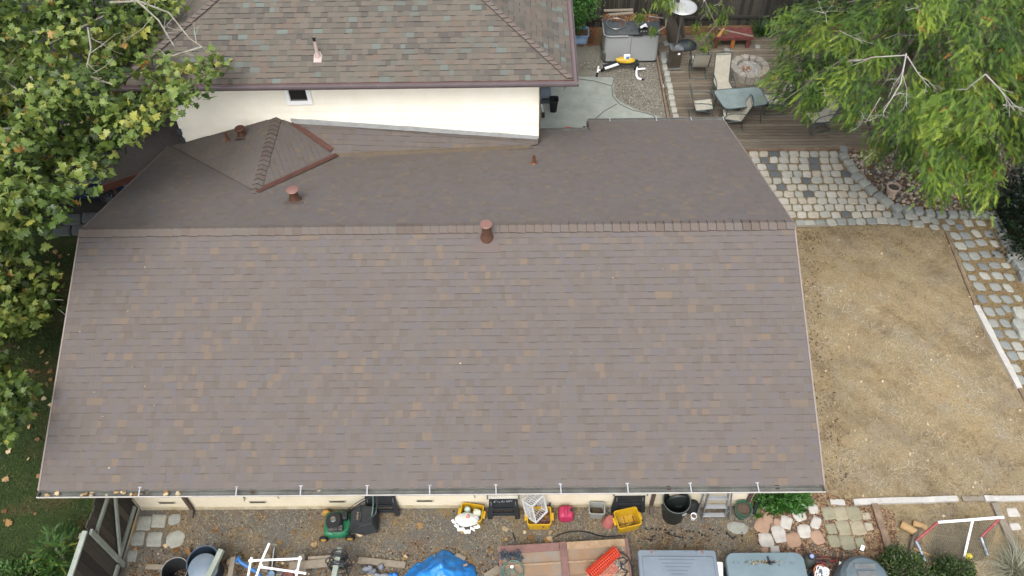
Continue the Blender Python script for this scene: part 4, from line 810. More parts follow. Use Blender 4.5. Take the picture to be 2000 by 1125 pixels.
for x, y, rr in ((-.27,.27,.09),(-.27,-.29,.09),(.27,-.29,.095),(.27,.28,.095)):
    T = Matrix.Translation((x, y, rr)) @ Matrix.Rotation(math.pi/2, 4, 'X')
    mb = MB(); mb.lathe([(rr*.6,-.03),(rr*.95,-.03),(rr,-.015),(rr,.015),(rr*.95,.03),(rr*.6,.03)], 22, M=T); wh = mb.build('wheel', RUB if not (x < 0 and y > 0) else M('worn_orange','#b8863a','#cfa050',scale=8,rough=.8), t, smooth=40)
    mb = MB(); mb.lathe([(.001,.034),(rr*.3,.038),(rr*.64,.03),(rr*.64,-.03),(rr*.3,-.038),(.001,-.034)], 18, M=T); mb.build('hub', M('yellow_hub','#c49a3e','#d8b258',scale=6,rough=.5), wh, smooth=40)
mb = MB(); mb.loft([[(.28,-.2,.12),(.28,.2,.12),(.28,.2,.3),(.28,-.2,.3)],[(.55,-.26,.1),(.55,.26,.1),(.5,.24,.52),(.5,-.24,.52)],[(.85,-.22,.12),(.85,.22,.12),(.78,.2,.5),(.78,-.2,.5)]]); mb.build('grass_bag', BAG, t, bevel=.03)
mb = MB(); r_ = random.Random(4)      # the worn block letters on the bag, running across it
for row in (0, 1):
    for k in range(4):
        x, y = .47+row*.045, -.075+k*.042
        mb.box((x-.012, y, .528-.0), (.006,.03,.006)); mb.box((x+.012, y, .528), (.006,.03,.006))
        mb.box((x, y-.012+.024*(k%2), .528), (.026,.006,.006)); 
        if r_.random() < .6: mb.box((x, y, .528), (.02,.005,.006))
mb.build('bag_lettering', M('tan_print','#b9a78a',rough=.8), t)
h0, h1 = V((.2,-.22,.2)), V((.2,.22,.2)); hx, hz_ = .92, 1.02
mb = MB(); mb.tube([h0, V((.55,-.23,.62)), V((hx-.05,-.23,hz_-.06)), V((hx,-.2,hz_)), V((hx+.02,0,hz_+.02)), V((hx,.2,hz_)), V((hx-.05,.23,hz_-.06)), V((.55,.23,.62)), h1], .014, 8); mb.tube([(.52,-.23,.585),(.52,.23,.585)], .011, 7); mb.build('handle', GRIP, t, smooth=60)
mb = MB(); mb.tube([(hx-.1,-.22,hz_-.12),(hx-.08,.0,hz_-.1),(hx-.1,.22,hz_-.12)], .009, 6); mb.build('brake_bar', M('pale_green_bar','#7fa596',rough=.5), t, smooth=60)
mb = MB(); mb.tube([(hx-.02,.18,hz_),(hx-.25,.25,hz_-.2),(.4,.27,.5),(.12,.14,.34)], .006, 5); mb.build('cable', BLKD, t)
# ---- folding sawhorses leaning on the wall
def sawhorse(u, v, wpx, label, marks=False, lean=15):
    c = at(u, v, 0); Wd = wpx/94.0; t = thing('folding_sawhorse', label, 'sawhorse', (c.x, c.y, 0), 0, 'folding sawhorses against the wall'); H = .70
    T = Matrix.Rotation(-rad(lean), 4, 'X'); R_ = lambda p: T @ V(p)
    for s in (-1,1): mb = MB(T); mb.loft([[(s*Wd/2*a,-.035,z),(s*(Wd/2*a-.1),-.035,z),(s*(Wd/2*a-.1),.035,z),(s*Wd/2*a,.035,z)] for a, z in ((1.0,0),(1.0,.12),(.9,.45),(.88,H-.06))]); mb.build('leg', BLK, t, bevel=.008)
    mb = MB(T); mb.box((0,0,H-.12), (Wd*.74,.05,.16)); mb.box((0,.012,.5), (Wd*.66,.03,.3)); mb.box((0,0,.14), (Wd*.8,.05,.08)); mb.box((0,-.004,.3), (Wd*.78,.05,.06)); mb.build('web_panel', BLK, t, bevel=.006)
    mb = MB(T); mb.box((0,0,H), (Wd*.98,.1,.075)); mb.build('top_rail', M('rail_white','#d6d3c4','#e2e0d3',scale=5,rough=.7,dirt=.3,dscale=8), t, bevel=.006)
    for s in (-1,1): mb = MB(T); mb.box((s*Wd*.485,-.0,H+.0), (.03,.12,.09)); mb.box((s*Wd*.38,-.04,H-.18), (.02,.03,.12)); mb.build('clamp', M('clamp_metal','#8d9290',rough=.4,metal=.5), t)
    mb = MB(T)
    for k in (-.25,0,.25): mb.box((k*Wd,-.0,H+.04), (.025,.02,.006))
    mb.build('rail_hole', BLKD, t)
    if marks:
        mb = MB(T); r_ = random.Random(8)      # the worn white paint marks across its front
        for k in range(16):
            x = -.2+k*.026; mb.bar((x,-.036,H-.13+r_.uniform(-.03,.03)), (x+r_.uniform(-.01,.035),-.036,H-.13+r_.uniform(-.035,.035)), .012, .006, up=(0,1,0))
        mb.build('paint_marks', M('worn_white','#b9bcc0','#8f9498',scale=30,rough=.8), t)
    return t
sawhorse(748, 1006, 66, 'black folding sawhorse behind the mower handle, leaning on the wall')
sawhorse(984, 1012, 62, 'black folding sawhorse with worn white paint marks, between the yellow bins', True)
sawhorse(1226, 999, 66, 'black folding sawhorse behind the empty yellow bin', lean=8)
# ---- bins and pots
def tub(name, label, cat, u, v, w, d, h, mt, rz=0, taper=.86, handles=True, group=None, zc=None):
    c = at(u, v, h if zc is None else zc); t = thing(name, label, cat, (c.x, c.y, 0), rz, group); wt = .012
    mb = MB(); mb.loft([rrect(w*taper,d*taper,.04,0), rrect(w*.97,d*.97,.05,h-.03), rrect(w,d,.05,h-.03), rrect(w,d,.05,h), rrect(w-.035,d-.035,.045,h), rrect(w*taper-.02,d*taper-.02,.035,.015)]); mb.build('shell', mt, t, smooth=35)
    if handles:
        for s in (-1,1): mb = MB(); mb.box((s*(w/2+.025),0,h-.06), (.05,.16,.05)); mb.build('handle', mt, t, bevel=.01)
    return t
t = tub('storage_bin', 'yellow plastic bin overflowing with a white paper bag, left of the marked sawhorse', 'bin', 921, 1000, .47, .37, .3, YEL, rad(-9), group='yellow bins along the wall')
PAPER = M('crumpled_paper','#d8dbd6','#f0f0ec',scale=7,rough=.7,bump=.8,bscale=10)
lump('paper_bag', PAPER, [((-.02,-.05),.16,.1,.1),((-.05,-.12),.22,.16,.27),((-.08,-.2),.24,.14,.31),((-.08,-.24),.22,.1,.34)], t, jag=.2, seed=5)
mb = MB(); r_ = random.Random(6); L = []
for k in range(18): a = math.pi+math.pi*k/17; q = 1+r_.uniform(-.22,.22); L.append((-.08+.27*q*math.cos(a), -.24+.2*q*math.sin(a)*1.0, .28+r_.uniform(-.05,.03)))
L2 = [(x*.85-.01, y*.8-.02, z+.03) for x, y, z in L]; mb.add(L+L2, [(i,i+1,18+i+1,18+i) for i in range(17)]); mb.build('paper_edge', PAPER, t)
lump('glass_jar', M('pale_green_glass','#a9bdb0','#c3d3c6',scale=6,rough=.2,spec=.6), [((-.1,.06),.07,.05,.1),((-.1,.06),.08,.06,.28),((-.09,.06),.05,.04,.36)], t, jag=.08, seed=7)
lump('wrapper', M('pale_film','#cfd3a8','#e4e6d0',scale=8,rough=.3,bump=.6,bscale=12), [((.1,.03),.09,.1,.12),((.11,.03),.1,.1,.27),((.1,.02),.06,.05,.33)], t, jag=.2, seed=8)
lump('wrapper', M('lilac_film','#c9cbe0','#e2e3ee',scale=8,rough=.3,bump=.6,bscale=12), [((.1,-.1),.08,.07,.12),((.1,-.1),.09,.07,.27),((.1,-.1),.04,.03,.31)], t, jag=.2, seed=9)
lump('pink_scrap', M('pink_scrap','#c8706a','#dba79c',scale=15,rough=.8), [((-.06,-.14),.03,.05,.3),((-.05,-.13),.045,.05,.35),((-.05,-.12),.02,.02,.38)], t, jag=.25, seed=10)
t = tub('storage_bin', 'yellow plastic bin under the white crate, right of the marked sawhorse', 'bin', 1053, 1007, .5, .40, .3, YEL, rad(0), group='yellow bins along the wall')
mb = MB(); r_ = random.Random(11)
for k in range(26): x, y = r_.uniform(-.02,.2), r_.uniform(-.15,.1); mb.bar((x,y,.12+r_.uniform(0,.08)), (x+r_.uniform(-.1,.1),y+r_.uniform(-.1,.1),.14+r_.uniform(0,.08)), .03, .02, t=r_.random())
structure(mb.build('rusty_scraps', M('rust_scraps','#ffffff',ramp=[(0,'#6b3a34'),(.5,'#8a4f58'),(1,'#7d6a58')],rough=.9), t), 'stuff')
t = tub('storage_bin', 'empty yellow plastic bin with a little soil inside, beside the terracotta pot', 'bin', 1226, 1011, .5, .40, .3, YEL, rad(13), group='yellow bins along the wall')
mb = MB(); mb.box((0,0,.017), (.4,.012,.006)); mb.box((-.02,.02,.018), (.012,.3,.006)); mb.box((.12,-.08,.02), (.14,.1,.01), .3); mb.box((.17,0,.02), (.03,.26,.012)); mb.build('soil_traces', M('soil_traces','#6b4a26','#8a6430',scale=20,rough=1), t)
# white ventilated crate on end in the bin
def crate_face(mb, O, a, b, na, nb, rim=.022, th=.008, rib=.010):
    O, a, b = V(O), V(a), V(b); n = a.cross(b).normalized()
    for i in range(na+1):
        p = O+a*i/na; k = rim if i in (0, na) else rib; mb.bar(p, p+b, k, th, up=n)
    for j in range(nb+1):
        p = O+b*j/nb; k = rim if j in (0, nb) else rib; mb.bar(p+n*.002, p+a+n*.002, k, th, up=n)
D0_ = at(1039, 990, .80)          # its nearest corner; the crate stands on end, open side to the right
e1, e2, e3 = [V(tuple(_R*a+_U*b+_F*c)) for a, b, c in ((.173,-.796,.58),(.69,.48,.54),(-.583,.328,.743))]
e1.normalize(); e2 = (e2-e1*e2.dot(e1)).normalized(); n3 = e1.cross(e2); e3 = n3 if n3.dot(e3) > 0 else -n3
t = thing('plastic_crate', 'white slatted plastic crate standing on end in the yellow bin', 'crate', D0_)
CRW = M('crate_plastic','#d3d5d7','#dddfe0',scale=4,rough=.5)
a1, a2, a3 = e1*.5, e2*.34, e3*.27
mb = MB(); crate_face(mb, a3, a1, a2, 9, 5, .026, .008, .011); mb.build('crate_floor', CRW, t)
for O_, p_, q_, na, nb in ((V(), a1, a3, 10, 2), (a2, a1, a3, 10, 2), (V(), a2, a3, 7, 2), (a1, a2, a3, 7, 2)):
    mb = MB(); crate_face(mb, O_, p_, q_, na, nb, .028, .008, .012); mb.build('crate_side', CRW, t)
mb = MB()
for p, q in ((V(),a1),(a1,a1+a2),(a1+a2,a2),(a2,V())): mb.bar(p, q, .034, .03)
mb.build('crate_rim', CRW, t)
# dark blue tray behind, gas can, grey tub, terracotta pot
t = tub('storage_tray', 'dark blue plastic tray against the wall behind the white crate', 'tray', 1050, 981, .55, .24, .22, M('dark_blue_plastic','#26405e','#31506f',scale=4,rough=.5), 0, handles=False)
B = at(1105, 1013, 0); t = thing('fuel_can', 'faded red plastic fuel can standing against the wall', 'fuel can', (B.x, B.y+.05, 0)); RD = M('faded_red','#b02a52','#c23a63',scale=3,rough=.5,dirt=.2,dscale=5,dcol='#d06088')
mb = MB(); mb.loft([rrect(.28,.26,.06,0), rrect(.31,.29,.07,.05), rrect(.31,.29,.07,.2), rrect(.27,.25,.08,.255), rrect(.16,.14,.05,.275,4,0,.02)]); mb.build('body', RD, t, smooth=50)
mb = MB(); mb.tube([(-.0,-.09,.25),(0,-.07,.31),(0,.05,.33),(0,.11,.26)], .022, 9); mb.build('handle', RD, t, smooth=60)
mb = MB(); mb.lathe([(.035,.22),(.035,.275),(.001,.278)], 16, c=(.11,.02,0)); mb.build('cap', BLK, t, smooth=40)
t = tub('plastic_tub', 'pale grey plastic tub of soil beside the right hand sawhorse', 'tub', 1166, 992, .34, .27, .3, M('grey_tub','#989a94','#a8aaa4',scale=4,rough=.6), rad(-4), .75, False); mb = MB(); mb.loft([rrect(.25,.2,.04,.1), rrect(.2,.15,.04,.125)], False, True); mb.build('soil', M('tub_soil','#4c3f33','#6b5844',scale=25,rough=1,bump=.6), t)
B = at(1188, 1018, .12); t = thing('terracotta_pot', 'small upturned terracotta coloured pot touching the empty yellow bin', 'pot', (B.x, B.y, 0)); TC = M('terracotta_plastic','#a8615a','#b87068',scale=4,rough=.6)
T = Matrix.Rotation(rad(10), 4, 'Y'); mb = MB(); mb.lathe([(.13,0),(.135,.02),(.12,.05),(.095,.22),(.08,.235),(.001,.235)], 24, M=T); mb.build('pot', TC, t, smooth=40)
# trash can
B = at(1314, 1016, 0); t = thing('trash_can', 'large open black plastic trash can against the wall', 'trash can', (B.x, B.y+.1, 0)); DG = M('dark_green_black','#1f2725','#2a3431',scale=3,rough=.5)
mb = MB(); hgt = .72; mb.lathe([(.001,0),(.2,0),(.215,.02),(.265,hgt-.05),(.28,hgt-.045),(.285,hgt),(.262,hgt),(.255,hgt-.05),(.205,.03),(.001,.025)], 36); mb.build('shell', DG, t, smooth=40)
for s in (0,1): a = rad(20+180*s); mb = MB(); mb.box((.295*math.cos(a),.295*math.sin(a),hgt-.09), (.04,.12,.05), a); mb.build('handle', DG, t, bevel=.01)
mb = MB(); mb.box((.13,-.262,hgt-.09), (.1,.02,.03), .45); mb.build('label_plate', M('pale_plate','#aeb4ba',rough=.4), t)
mb = MB(); mb.tube(arc((0,0), .275, 0, 360, 40, lambda x, y: (x,y,hgt))[:-1], .008, 6, closed=True); mb.build('rim', M('grey_rim','#6f7673',rough=.5), t, smooth=60)
B = at(1314, 985, .0); t = thing('can_lid', 'round black lid leaning on the wall behind the trash can', 'lid', (B.x+.05, 7.56, .36)); T = Matrix.Rotation(rad(82), 4, 'X'); mb = MB(); mb.lathe([(.001,.06),(.15,.055),(.27,.02),(.29,-.01),(.27,-.01),(.14,.035),(.001,.04)], 32, M=T); mb.build('disc', DG, t, smooth=40); mb = MB(); mb.box((0,-.07,0), (.12,.03,.03)); mb.build('grip', DG, t)
c = at(1350, 990, .12); t = lump('dark_bag', BLKD, [((0,0),.17,.14,0),((0,0),.19,.16,.12),((.02,.02),.12,.1,.26),((.02,.02),.04,.04,.32)], None, 'crumpled dark bag on the ground between trash can and ladder', 'bag', jag=.12); t.location = (c.x, c.y, .005)
B = at(1354, 1018, 0); t = thing('plant_pot', 'tiny white plant pot of soil at the foot of the ladder', 'pot', (B.x, B.y+.06, 0)); mb = MB(); mb.lathe([(.001,0),(.045,0),(.062,.13),(.066,.13),(.066,.145),(.056,.145),(.045,.05)], 20); mb.build('pot', WHP, t, smooth=40); mb = MB(); mb.lathe([(.001,.115),(.056,.11)], 14); mb.build('soil', M('seed_soil','#5f4f44','#7d6a5c',scale=30,rough=1), t)
# step ladder, folded and leaning
B = at(1388, 1020, 0); t = thing('step_ladder', 'folded aluminium step ladder leaning on the wall', 'ladder', (B.x+.05, B.y+.04, 0)); AL = M('aluminium','#9a9ea1','#b0b4b7',scale=5,rough=.35,metal=.6)
Lh = 1.75; lean = .42
def lp(x, s, off=0): return V((x, lean*s+off, Lh*s))
for s in (-1,1):
    mb = MB(); mb.bar(lp(s*.235,0), lp(s*.17,1), .03, .07, up=(0,1,0)); mb.build('rail', AL, t, bevel=.004)
    mb = MB(); mb.bar(lp(s*.30,0,.02)+V((s*.05,0,0)), lp(s*.2,1,.09), .025, .05, up=(0,1,0)); mb.build('rear_rail', AL, t, bevel=.004)
    mb = MB()
    for k in range(5): s0 = .1+k*.19; mb.bar(lp(s*.23,s0), lp(s*(.33-.08*s0),s0+.05,.05), .015, .01)
    mb.build('strut', AL, t)
for k in range(6):
    s0 = .10+k*.15; p, q = lp(-.235+.065*s0,s0), lp(.235-.065*s0,s0)
    mb = MB(); mb.bar(p, q, .085, .03); mb.build('step', M('bright_step','#c9cdd2','#d9dde2',scale=6,rough=.3,metal=.5), t, bevel=.004)
mb = MB(); mb.bar(lp(-.17,1), lp(.17,1), .13, .05); mb.build('top_cap', AL, t, bevel=.006)
mb = MB()
for k in range(3): s0 = .2+k*.25; mb.bar(lp(-.29+.06*s0,s0,.07), lp(.29-.06*s0,s0,.07), .03, .02)
mb.build('rear_bar', AL, t)
# green pot
B = at(1445, 1010, 0); t = thing('bucket', 'green plastic bucket of dry soil with a wire handle beside the ladder', 'bucket', (B.x+.03, B.y+.06, 0)); GB = M('green_bucket','#37604c','#42705a',scale=3,rough=.5)
mb = MB(); mb.lathe([(.001,0),(.13,0),(.165,.3),(.178,.3),(.178,.325),(.16,.325),(.15,.24)], 28); mb.build('shell', GB, t, smooth=40); mb = MB(); mb.lathe([(.001,.26),(.1,.265),(.152,.25)], 20); mb.build('soil', M('bucket_soil','#4e4238','#7c6a58',scale=30,rough=1,bump=.8,bscale=50), t)
mb = MB(); mb.tube(arc((0,0), .182, 180, 360, 16, lambda x, y: (x,y-.012,.29-.05*abs(y)/.18)), .006, 6); mb.build('wire_handle', STEEL, t)
stone('stepping_stone', 1441, 1030, 42, 26, 'round pebbled concrete disc on the ground in front of the green bucket', 'stepping stone', None, .004, .03, .42, rnd=1)
t = put('landscape_edging', 'black plastic edging strip lying at the corner of the boxwood', 'edging', 1478, 990, 0); mb = MB(); mb.tube([at(1472,1003,.06)-t.location, at(1477,985,.08)-t.location, at(1484,965,.1)-t.location], .045, 6); mb.build('strip', BLKD, t)
# ---- clutter along the bottom edge
def bucket(name, label, u, v, r, h, mt, rim, cat='bucket', inner=None):
    c = at(u, v, h); t = thing(name, label, cat, (c.x, c.y, 0)); mb = MB(); mb.lathe([(.001,0),(r*.78,0),(r*.97,h-.04),(r,h-.03),(r,h),(r*.93,h),(r*.9,h-.06),(r*.74,.02),(.001,.015)], 32); mb.build('shell', mt, t, smooth=40)
    mb = MB(); mb.tube(arc((0,0), r, 0, 360, 36, lambda x, y: (x,y,h))[:-1], .009, 6, closed=True); mb.build('rim', rim, t, smooth=60); return t
GRIM = M('pale_rim','#9a9a98',rough=.5); BLG = M('blue_grey_plastic','#6f7f8d','#8091a0',scale=2,rough=.5,dirt=.3,dscale=5,dcol='#8d8a80'); NAVY = M('navy_plastic','#27323f','#313e4c',scale=3,rough=.5)
bucket('bucket', 'open black bucket with a pale rim left of the lidded grey can', 341, 1114, .26, .45, BLKD, GRIM)
bucket('trash_can', 'dark blue round trash can tucked behind the lidded grey one', 396, 1096, .31, .62, NAVY, M('blue_rim','#5c7088',rough=.5), 'trash can')
c = at(397, 1110, .66); t = thing('can_lid', 'dusty blue grey domed lid lying tilted on the dark blue trash can', 'lid', c); mb = MB(Matrix.Rotation(rad(6),4,'X')); mb.lathe([(.001,.07),(.12,.065),(.26,.04),(.285,.02),(.29,-.02),(.275,-.02),(.1,.03),(.001,.035)], 36); mb.build('disc', BLG, t, smooth=40)
def beam(name, a, za, b, zb_, wd, ht, label, mt=MW, cat='timber', group=None):
    p, q = at(*a, za), at(*b, zb_); o = MB(); o.bar(p-p, q-p, wd, ht); ob = o.build(name, mt, loc=p, bevel=.004); return tag(ob, label, cat, group)
PG = M('pale_grey_wood','#99a295','#b0b7aa',scale=3,rough=.85,grain=.15,gscale=14,bump=.3,bscale=20)
beam('timber_post', (433,1074), .75, (404,1135), .75, .1, .1, 'greenish grey square post propped across the lidded can', PG)
beam('timber_post', (456,1088), .35, (447,1140), .35, .1, .05, 'grey board standing right of the greenish post', MW)
beam('plank', (444,1097), .3, (470,1097), .3, .09, .05, 'short grey board end left of the white pipe frame', MW)
beam('timber_post', (664,1071), .8, (650,1140), .8, .1, .1, 'greenish grey square post wrapped in black cable', PG)
beam('plank', (565,1106), .4, (652,1098), .4, .16, .04, 'wide grey plank with knots behind the white pipe frame', MW)
beam('plank', (602,1090), .42, (652,1087), .42, .05, .05, 'narrow grey plank just above the wide knotted plank', MW)
beam('plank', (588,1084), .25, (592,1118), .25, .13, .04, 'upright grey board behind the right pipe of the white frame', MW)
beam('plank', (522,1084), .25, (516,1118), .25, .13, .04, 'upright grey board behind the middle of the white frame', MW)
beam('plank', (655,1078), .5, (658,1100), .5, .1, .04, 'short grey board behind the cable post', MW)
beam('plank', (700,1094), .05, (792,1104), .05, .13, .05, 'weathered grey plank on the ground left of the blue tarp', MW)
beam('plank', (948,1128), .05, (976,1110), .05, .15, .05, 'dark weathered plank between tarp and panelled board', MW)
beam('plank', (890,1083), .05, (909,1092), .05, .08, .03, 'short board stub right of the tarp peak', MW)
beam('plank', (285,1107), .04, (322,1108), .04, .1, .05, 'short board lying on leaf litter left of the black bucket', MW)
beam('wood_block', (367,1072), .12, (372,1090), .12, .07, .08, 'brown wood block standing behind the lidded can', M('brown_block','#8a6232','#a5793f',scale=6,rough=.9), 'block')
beam('plank', (566,1112), .3, (560,1135), .3, .2, .03, 'dark red board under the white pipe frame', REDW)
# white pipe frame
t = thing('pipe_frame', 'white plastic pipe frame standing among the planks', 'frame', at(535,1110,0)); O = t.location
rp = lambda u, v, z: at(u, v, z)-O
for pts in ([(526,1061,.75),(511,1095,.62),(496,1140,.5)], [(486,1095,.6),(586,1091,.6)], [(491,1089,.62),(482,1140,.6)], [(586,1090,.62),(576,1140,.6)], [(509,1107,.62),(598,1120,.6)]):
    mb = MB(); mb.tube([rp(*p) for p in pts], .023, 9); mb.build('pipe', WHP, t, smooth=60)
for p in ((491,1095,.6),(586,1091,.6),(510,1106,.62),(579,1117,.6)): mb = MB(); q = rp(*p); mb.tube([q+V((-.035,0,0)), q+V((.035,0,0))], .031, 9); mb.tube([q+V((0,-.035,0)), q+V((0,.035,0))], .031, 9); mb.build('pipe_fitting', WHP, t, smooth=60)
mb = MB(); mb.tube([at(537,1066,.3)-at(530,1118,.02), at(534,1078,.2)-at(530,1118,.02), V((0,0,0))], [.045,.03,.02], 9); o = tag(mb.build('steel_pipe', STEEL, smooth=50, loc=at(530,1118,.02)), 'dented steel pipe with a flared blue end behind the white frame', 'pipe')
mb = MB(); c = at(480,1104,.35); mb.tube([at(u,v,z)-c for u,v,z in ((462,1097,.4),(466,1089,.45),(470,1098,.42),(485,1107,.38),(503,1118,.35),(512,1130,.3))], .04, 10); tag(mb.build('blue_pipe', M('blue_plastic','#2f6fb0','#3d80c4',scale=4,rough=.4), smooth=50, loc=c), 'bent blue plastic pipe under the white frame', 'pipe')
for j, (u, v, r) in enumerate([(529,1121,.07),(547,1117,.065)]):
    c = at(u, v, .2); t = thing('paint_tin', ['blue and silver paint tin under the white pipe frame','pale round paint tin under the white pipe frame'][j], 'tin', (c.x, c.y, 0)); mb = MB(); mb.lathe([(.001,0),(r,0),(r,.2),(r*.92,.205),(r*.88,.19),(.001,.19)], 22); mb.build('tin', STEEL if j else M('blue_tin','#6a93b8','#9ab4cc',scale=5,rough=.4), t, smooth=40); mb = MB(); mb.tube(arc((0,0), r, 0, 180, 10, lambda x, y: (x, -.02, .2+.0*y)), .004, 5); mb.build('wire', STEEL, t)
# cable coil on its post
t = thing('cable_coil', 'black cable wound in loops round the greenish post', 'cable', at(657,1095,.75)); O = t.location; mb = MB(); r_ = random.Random(12)
for k in range(11):
    rx, ry = r_.uniform(.13,.2), r_.uniform(.1,.16); dx, dy, dz = r_.uniform(0,.08), -.16+k*.028, r_.uniform(-.04,.08); ti = r_.uniform(-.4,.4)
    mb.tube([(dx+rx*math.cos(a), dy+ry*.25*math.sin(a)+ti*rx*math.cos(a)*.4, dz+ry*math.sin(a)) for a in [2*math.pi*i/20 for i in range(20)]], .012, 6, closed=True)
mb.tube([(.1,.08,.05),(.24,.05,.0),(.3,-.05,-.1),(.26,-.16,-.15),(.16,-.2,-.1),(.24,-.32,-.2)], .012, 6); mb.tube([(.1,.03,.05),(.2,-.05,.0),(.22,-.2,-.1),(.3,-.35,-.2)], .012, 6)
mb.build('loops', BLK, t, smooth=60)
# scrap heap left of the tarp
t = thing('scrap_heap', 'low heap of grey plastic scraps on the leaf litter below the grey plank', 'scrap', at(735,1113,0)); O = t.location; r_ = random.Random(13)
for nm, mt, n in (('grey_scrap', M('grey_scrap','#6b7078','#8a8f96',scale=8,rough=.7), 9), ('tan_scrap', M('tan_scrap','#a88d5c','#bfa573',scale=8,rough=.8), 2), ('blue_scrap', M('blue_scrap','#1b76c8',rough=.5), 2)):
    for k in range(n):
        p = {'grey_scrap': at(r_.uniform(715,755), r_.uniform(1103,1130), .08), 'tan_scrap': at(712+k*12, 1126, .12), 'blue_scrap': at(760+k*10, 1122, .14)}[nm]-O
        lump(nm, mt, [((p.x,p.y),r_.uniform(.05,.1),.06,0),((p.x,p.y),r_.uniform(.06,.12),.07,.08),((p.x+.02,p.y),.04,.03,.14)], t, sub=1, jag=.35, seed=20+k)
# blue tarp over a heap: a real draped surface
TP = M('blue_tarp','#1a86e2','#2b9cf2',scale=2.5,rough=.38,bump=.6,bscale=14,spec=.5,dirt=.06,dscale=9,dcol='#b0b4b8')
T0 = at(868,1085,0); t = thing('blue_tarp', 'bright blue tarpaulin draped over a heap at the bottom edge', 'tarpaulin', (T0.x, T0.y-.5, 0)); O = t.location
nx_, ny_ = 90, 80; X = np.linspace(-1.15,1.0,nx_); Yg = np.linspace(-1.2,.85,ny_); XX, YY = np.meshgrid(X, Yg)
P1, P2 = at(868,1073,.55)-O, at(905,1098,.25)-O
def seg(X, Y, a, b):
    d = np.array([b[0]-a[0], b[1]-a[1]]); tt = np.clip(((X-a[0])*d[0]+(Y-a[1])*d[1])/(d@d), 0, 1); return np.hypot(X-a[0]-tt*d[0], Y-a[1]-tt*d[1]), tt
OUT = [(at(u,v,0)-O)[:2] for u, v in ((868,1071),(856,1077),(840,1083),(822,1096),(806,1104),(790,1122),(770,1150),(770,1230),(980,1230),(950,1160),(934,1128),(930,1108),(915,1096),(900,1088),(884,1076))]
dE = np.full(XX.shape, 9.0)
for i in range(len(OUT)): dE = np.minimum(dE, seg(XX, YY, OUT[i-1], OUT[i])[0])
n2 = lambda f, s: np.sin(XX*f+s+1.7*np.sin(YY*f*.6+s))*np.cos(YY*f*.8-s+1.3*np.sin(XX*f*.7))
dE = dE*np.where(inpoly(XX, YY, OUT), 1, -1)+.025*n2(8,2)+.012*n2(23,3)
pk = np.clip(1.25-.9*np.hypot(XX-P1.x, (YY-P1.y)*.6), .35, 1.2)
ZZ = np.minimum(np.clip(dE, 0, None)*1.15, .5*pk+.04)+.03*np.clip(dE*6,0,1)*(.7*n2(9,1)+.5*n2(19,2)+.3*n2(37,3))
edge = dE > 0
ZZ = np.maximum(ZZ, .008); 
idx = np.arange(nx_*ny_).reshape(ny_, nx_); q = np.stack([idx[:-1,:-1], idx[:-1,1:], idx[1:,1:], idx[1:,:-1]], -1).reshape(-1,4)
ok = (edge[:-1,:-1]&edge[:-1,1:]&edge[1:,1:]&edge[1:,:-1]).ravel()
o = arrays('sheet', np.stack([XX, YY, ZZ], -1).reshape(-1,3), q[ok], np.full(ok.sum(), .5), TP, t, True)
so_ = o.modifiers.new('solid', 'SOLIDIFY'); so_.thickness = .004
mb = MB(); p = at(864,1098,.45)-O; mb.bar(p+V((-.03,.06,-.02)), p+V((.03,-.1,.03)), .05, .02); p = at(905,1105,.2)-O; mb.bar(p, p+V((.08,.02,.02)), .04, .02); structure(mb.build('leaf_scraps', M('tarp_leaf','#9a7a64','#b79a86',scale=20,rough=.9), t), 'stuff')
# panelled board with odds and ends
A, B_, C_ = at(973,1066,.3), at(1226,1051,.3), at(1238,1135,.3); c = (A+B_)/2; ang = math.atan2(B_.y-A.y, B_.x-A.x); t = thing('panelled_board', 'old reddish framed panel board lying flat on supports with a cross rail', 'board', (c.x, c.y, 0), ang); Wb = (B_-A).length
STP = M('stained_panel','#8f8c84','#a9825c',scale=2.2,rough=.85,dirt=.5,dscale=2.5,dcol='#7a6a5e'); RF = M('red_frame','#7d5f58','#93706a',scale=4,rough=.85,grain=.2,gscale=12,bump=.2)
Ld = 1.3
mb = MB(); mb.box((0,-Ld/2,.27), (Wb-.02,Ld-.02,.02)); mb.build('panel', STP, t)
for x, w_ in ((-Wb/2+.03,.06),(-.01,.14),(Wb/2-.03,.06)): mb = MB(); mb.box((x,-Ld/2,.30), (w_,Ld,.05)); mb.build('stile', RF, t, bevel=.006)
for x0, x1 in ((-Wb/2+.065,-.085),(.065,Wb/2-.065)):
    for y, h_ in ((-.09,.16),(-.42,.03),(-.72,.03),(-1.0,.03)): mb = MB(); mb.box(((x0+x1)/2,y,.298), (x1-x0,h_,.036)); mb.build('rail', RF if y > -.2 and x0 < 0 else M('pale_rail','#a58a6c','#b79d80',scale=5,rough=.85,grain=.2,gscale=12), t, bevel=.004)
mb = MB(); mb.box((-Wb/2+.3,-.5,.12), (.1,1.0,.24)); mb.box((Wb/2-.3,-.5,.12), (.1,1.0,.24)); mb.build('support', MW, t)
ZB = .285
mb = MB(); r_ = random.Random(14)
for k in range(240): x, y = r_.uniform(.78,1.18), r_.uniform(-.75,-.2); a = r_.uniform(0,6.3); l = r_.uniform(.015,.05); mb.bar((x,y,.285),(x+l*math.cos(a),y+l*math.sin(a),.29+r_.uniform(0,.02)), r_.uniform(.008,.02), .006, t=r_.random())
structure(mb.build('pale_debris', M('debris','#ffffff',ramp=[(0,'#5c5952'),(.5,'#8d8a82'),(.8,'#c9c7c0'),(1,'#e0dfda')],rough=.9), t), 'stuff')
t = thing('hose_coil', 'thin green garden hose coiled on the left panel of the board', 'hose', at(1000,1118,.32)); O = t.location; mb = MB()
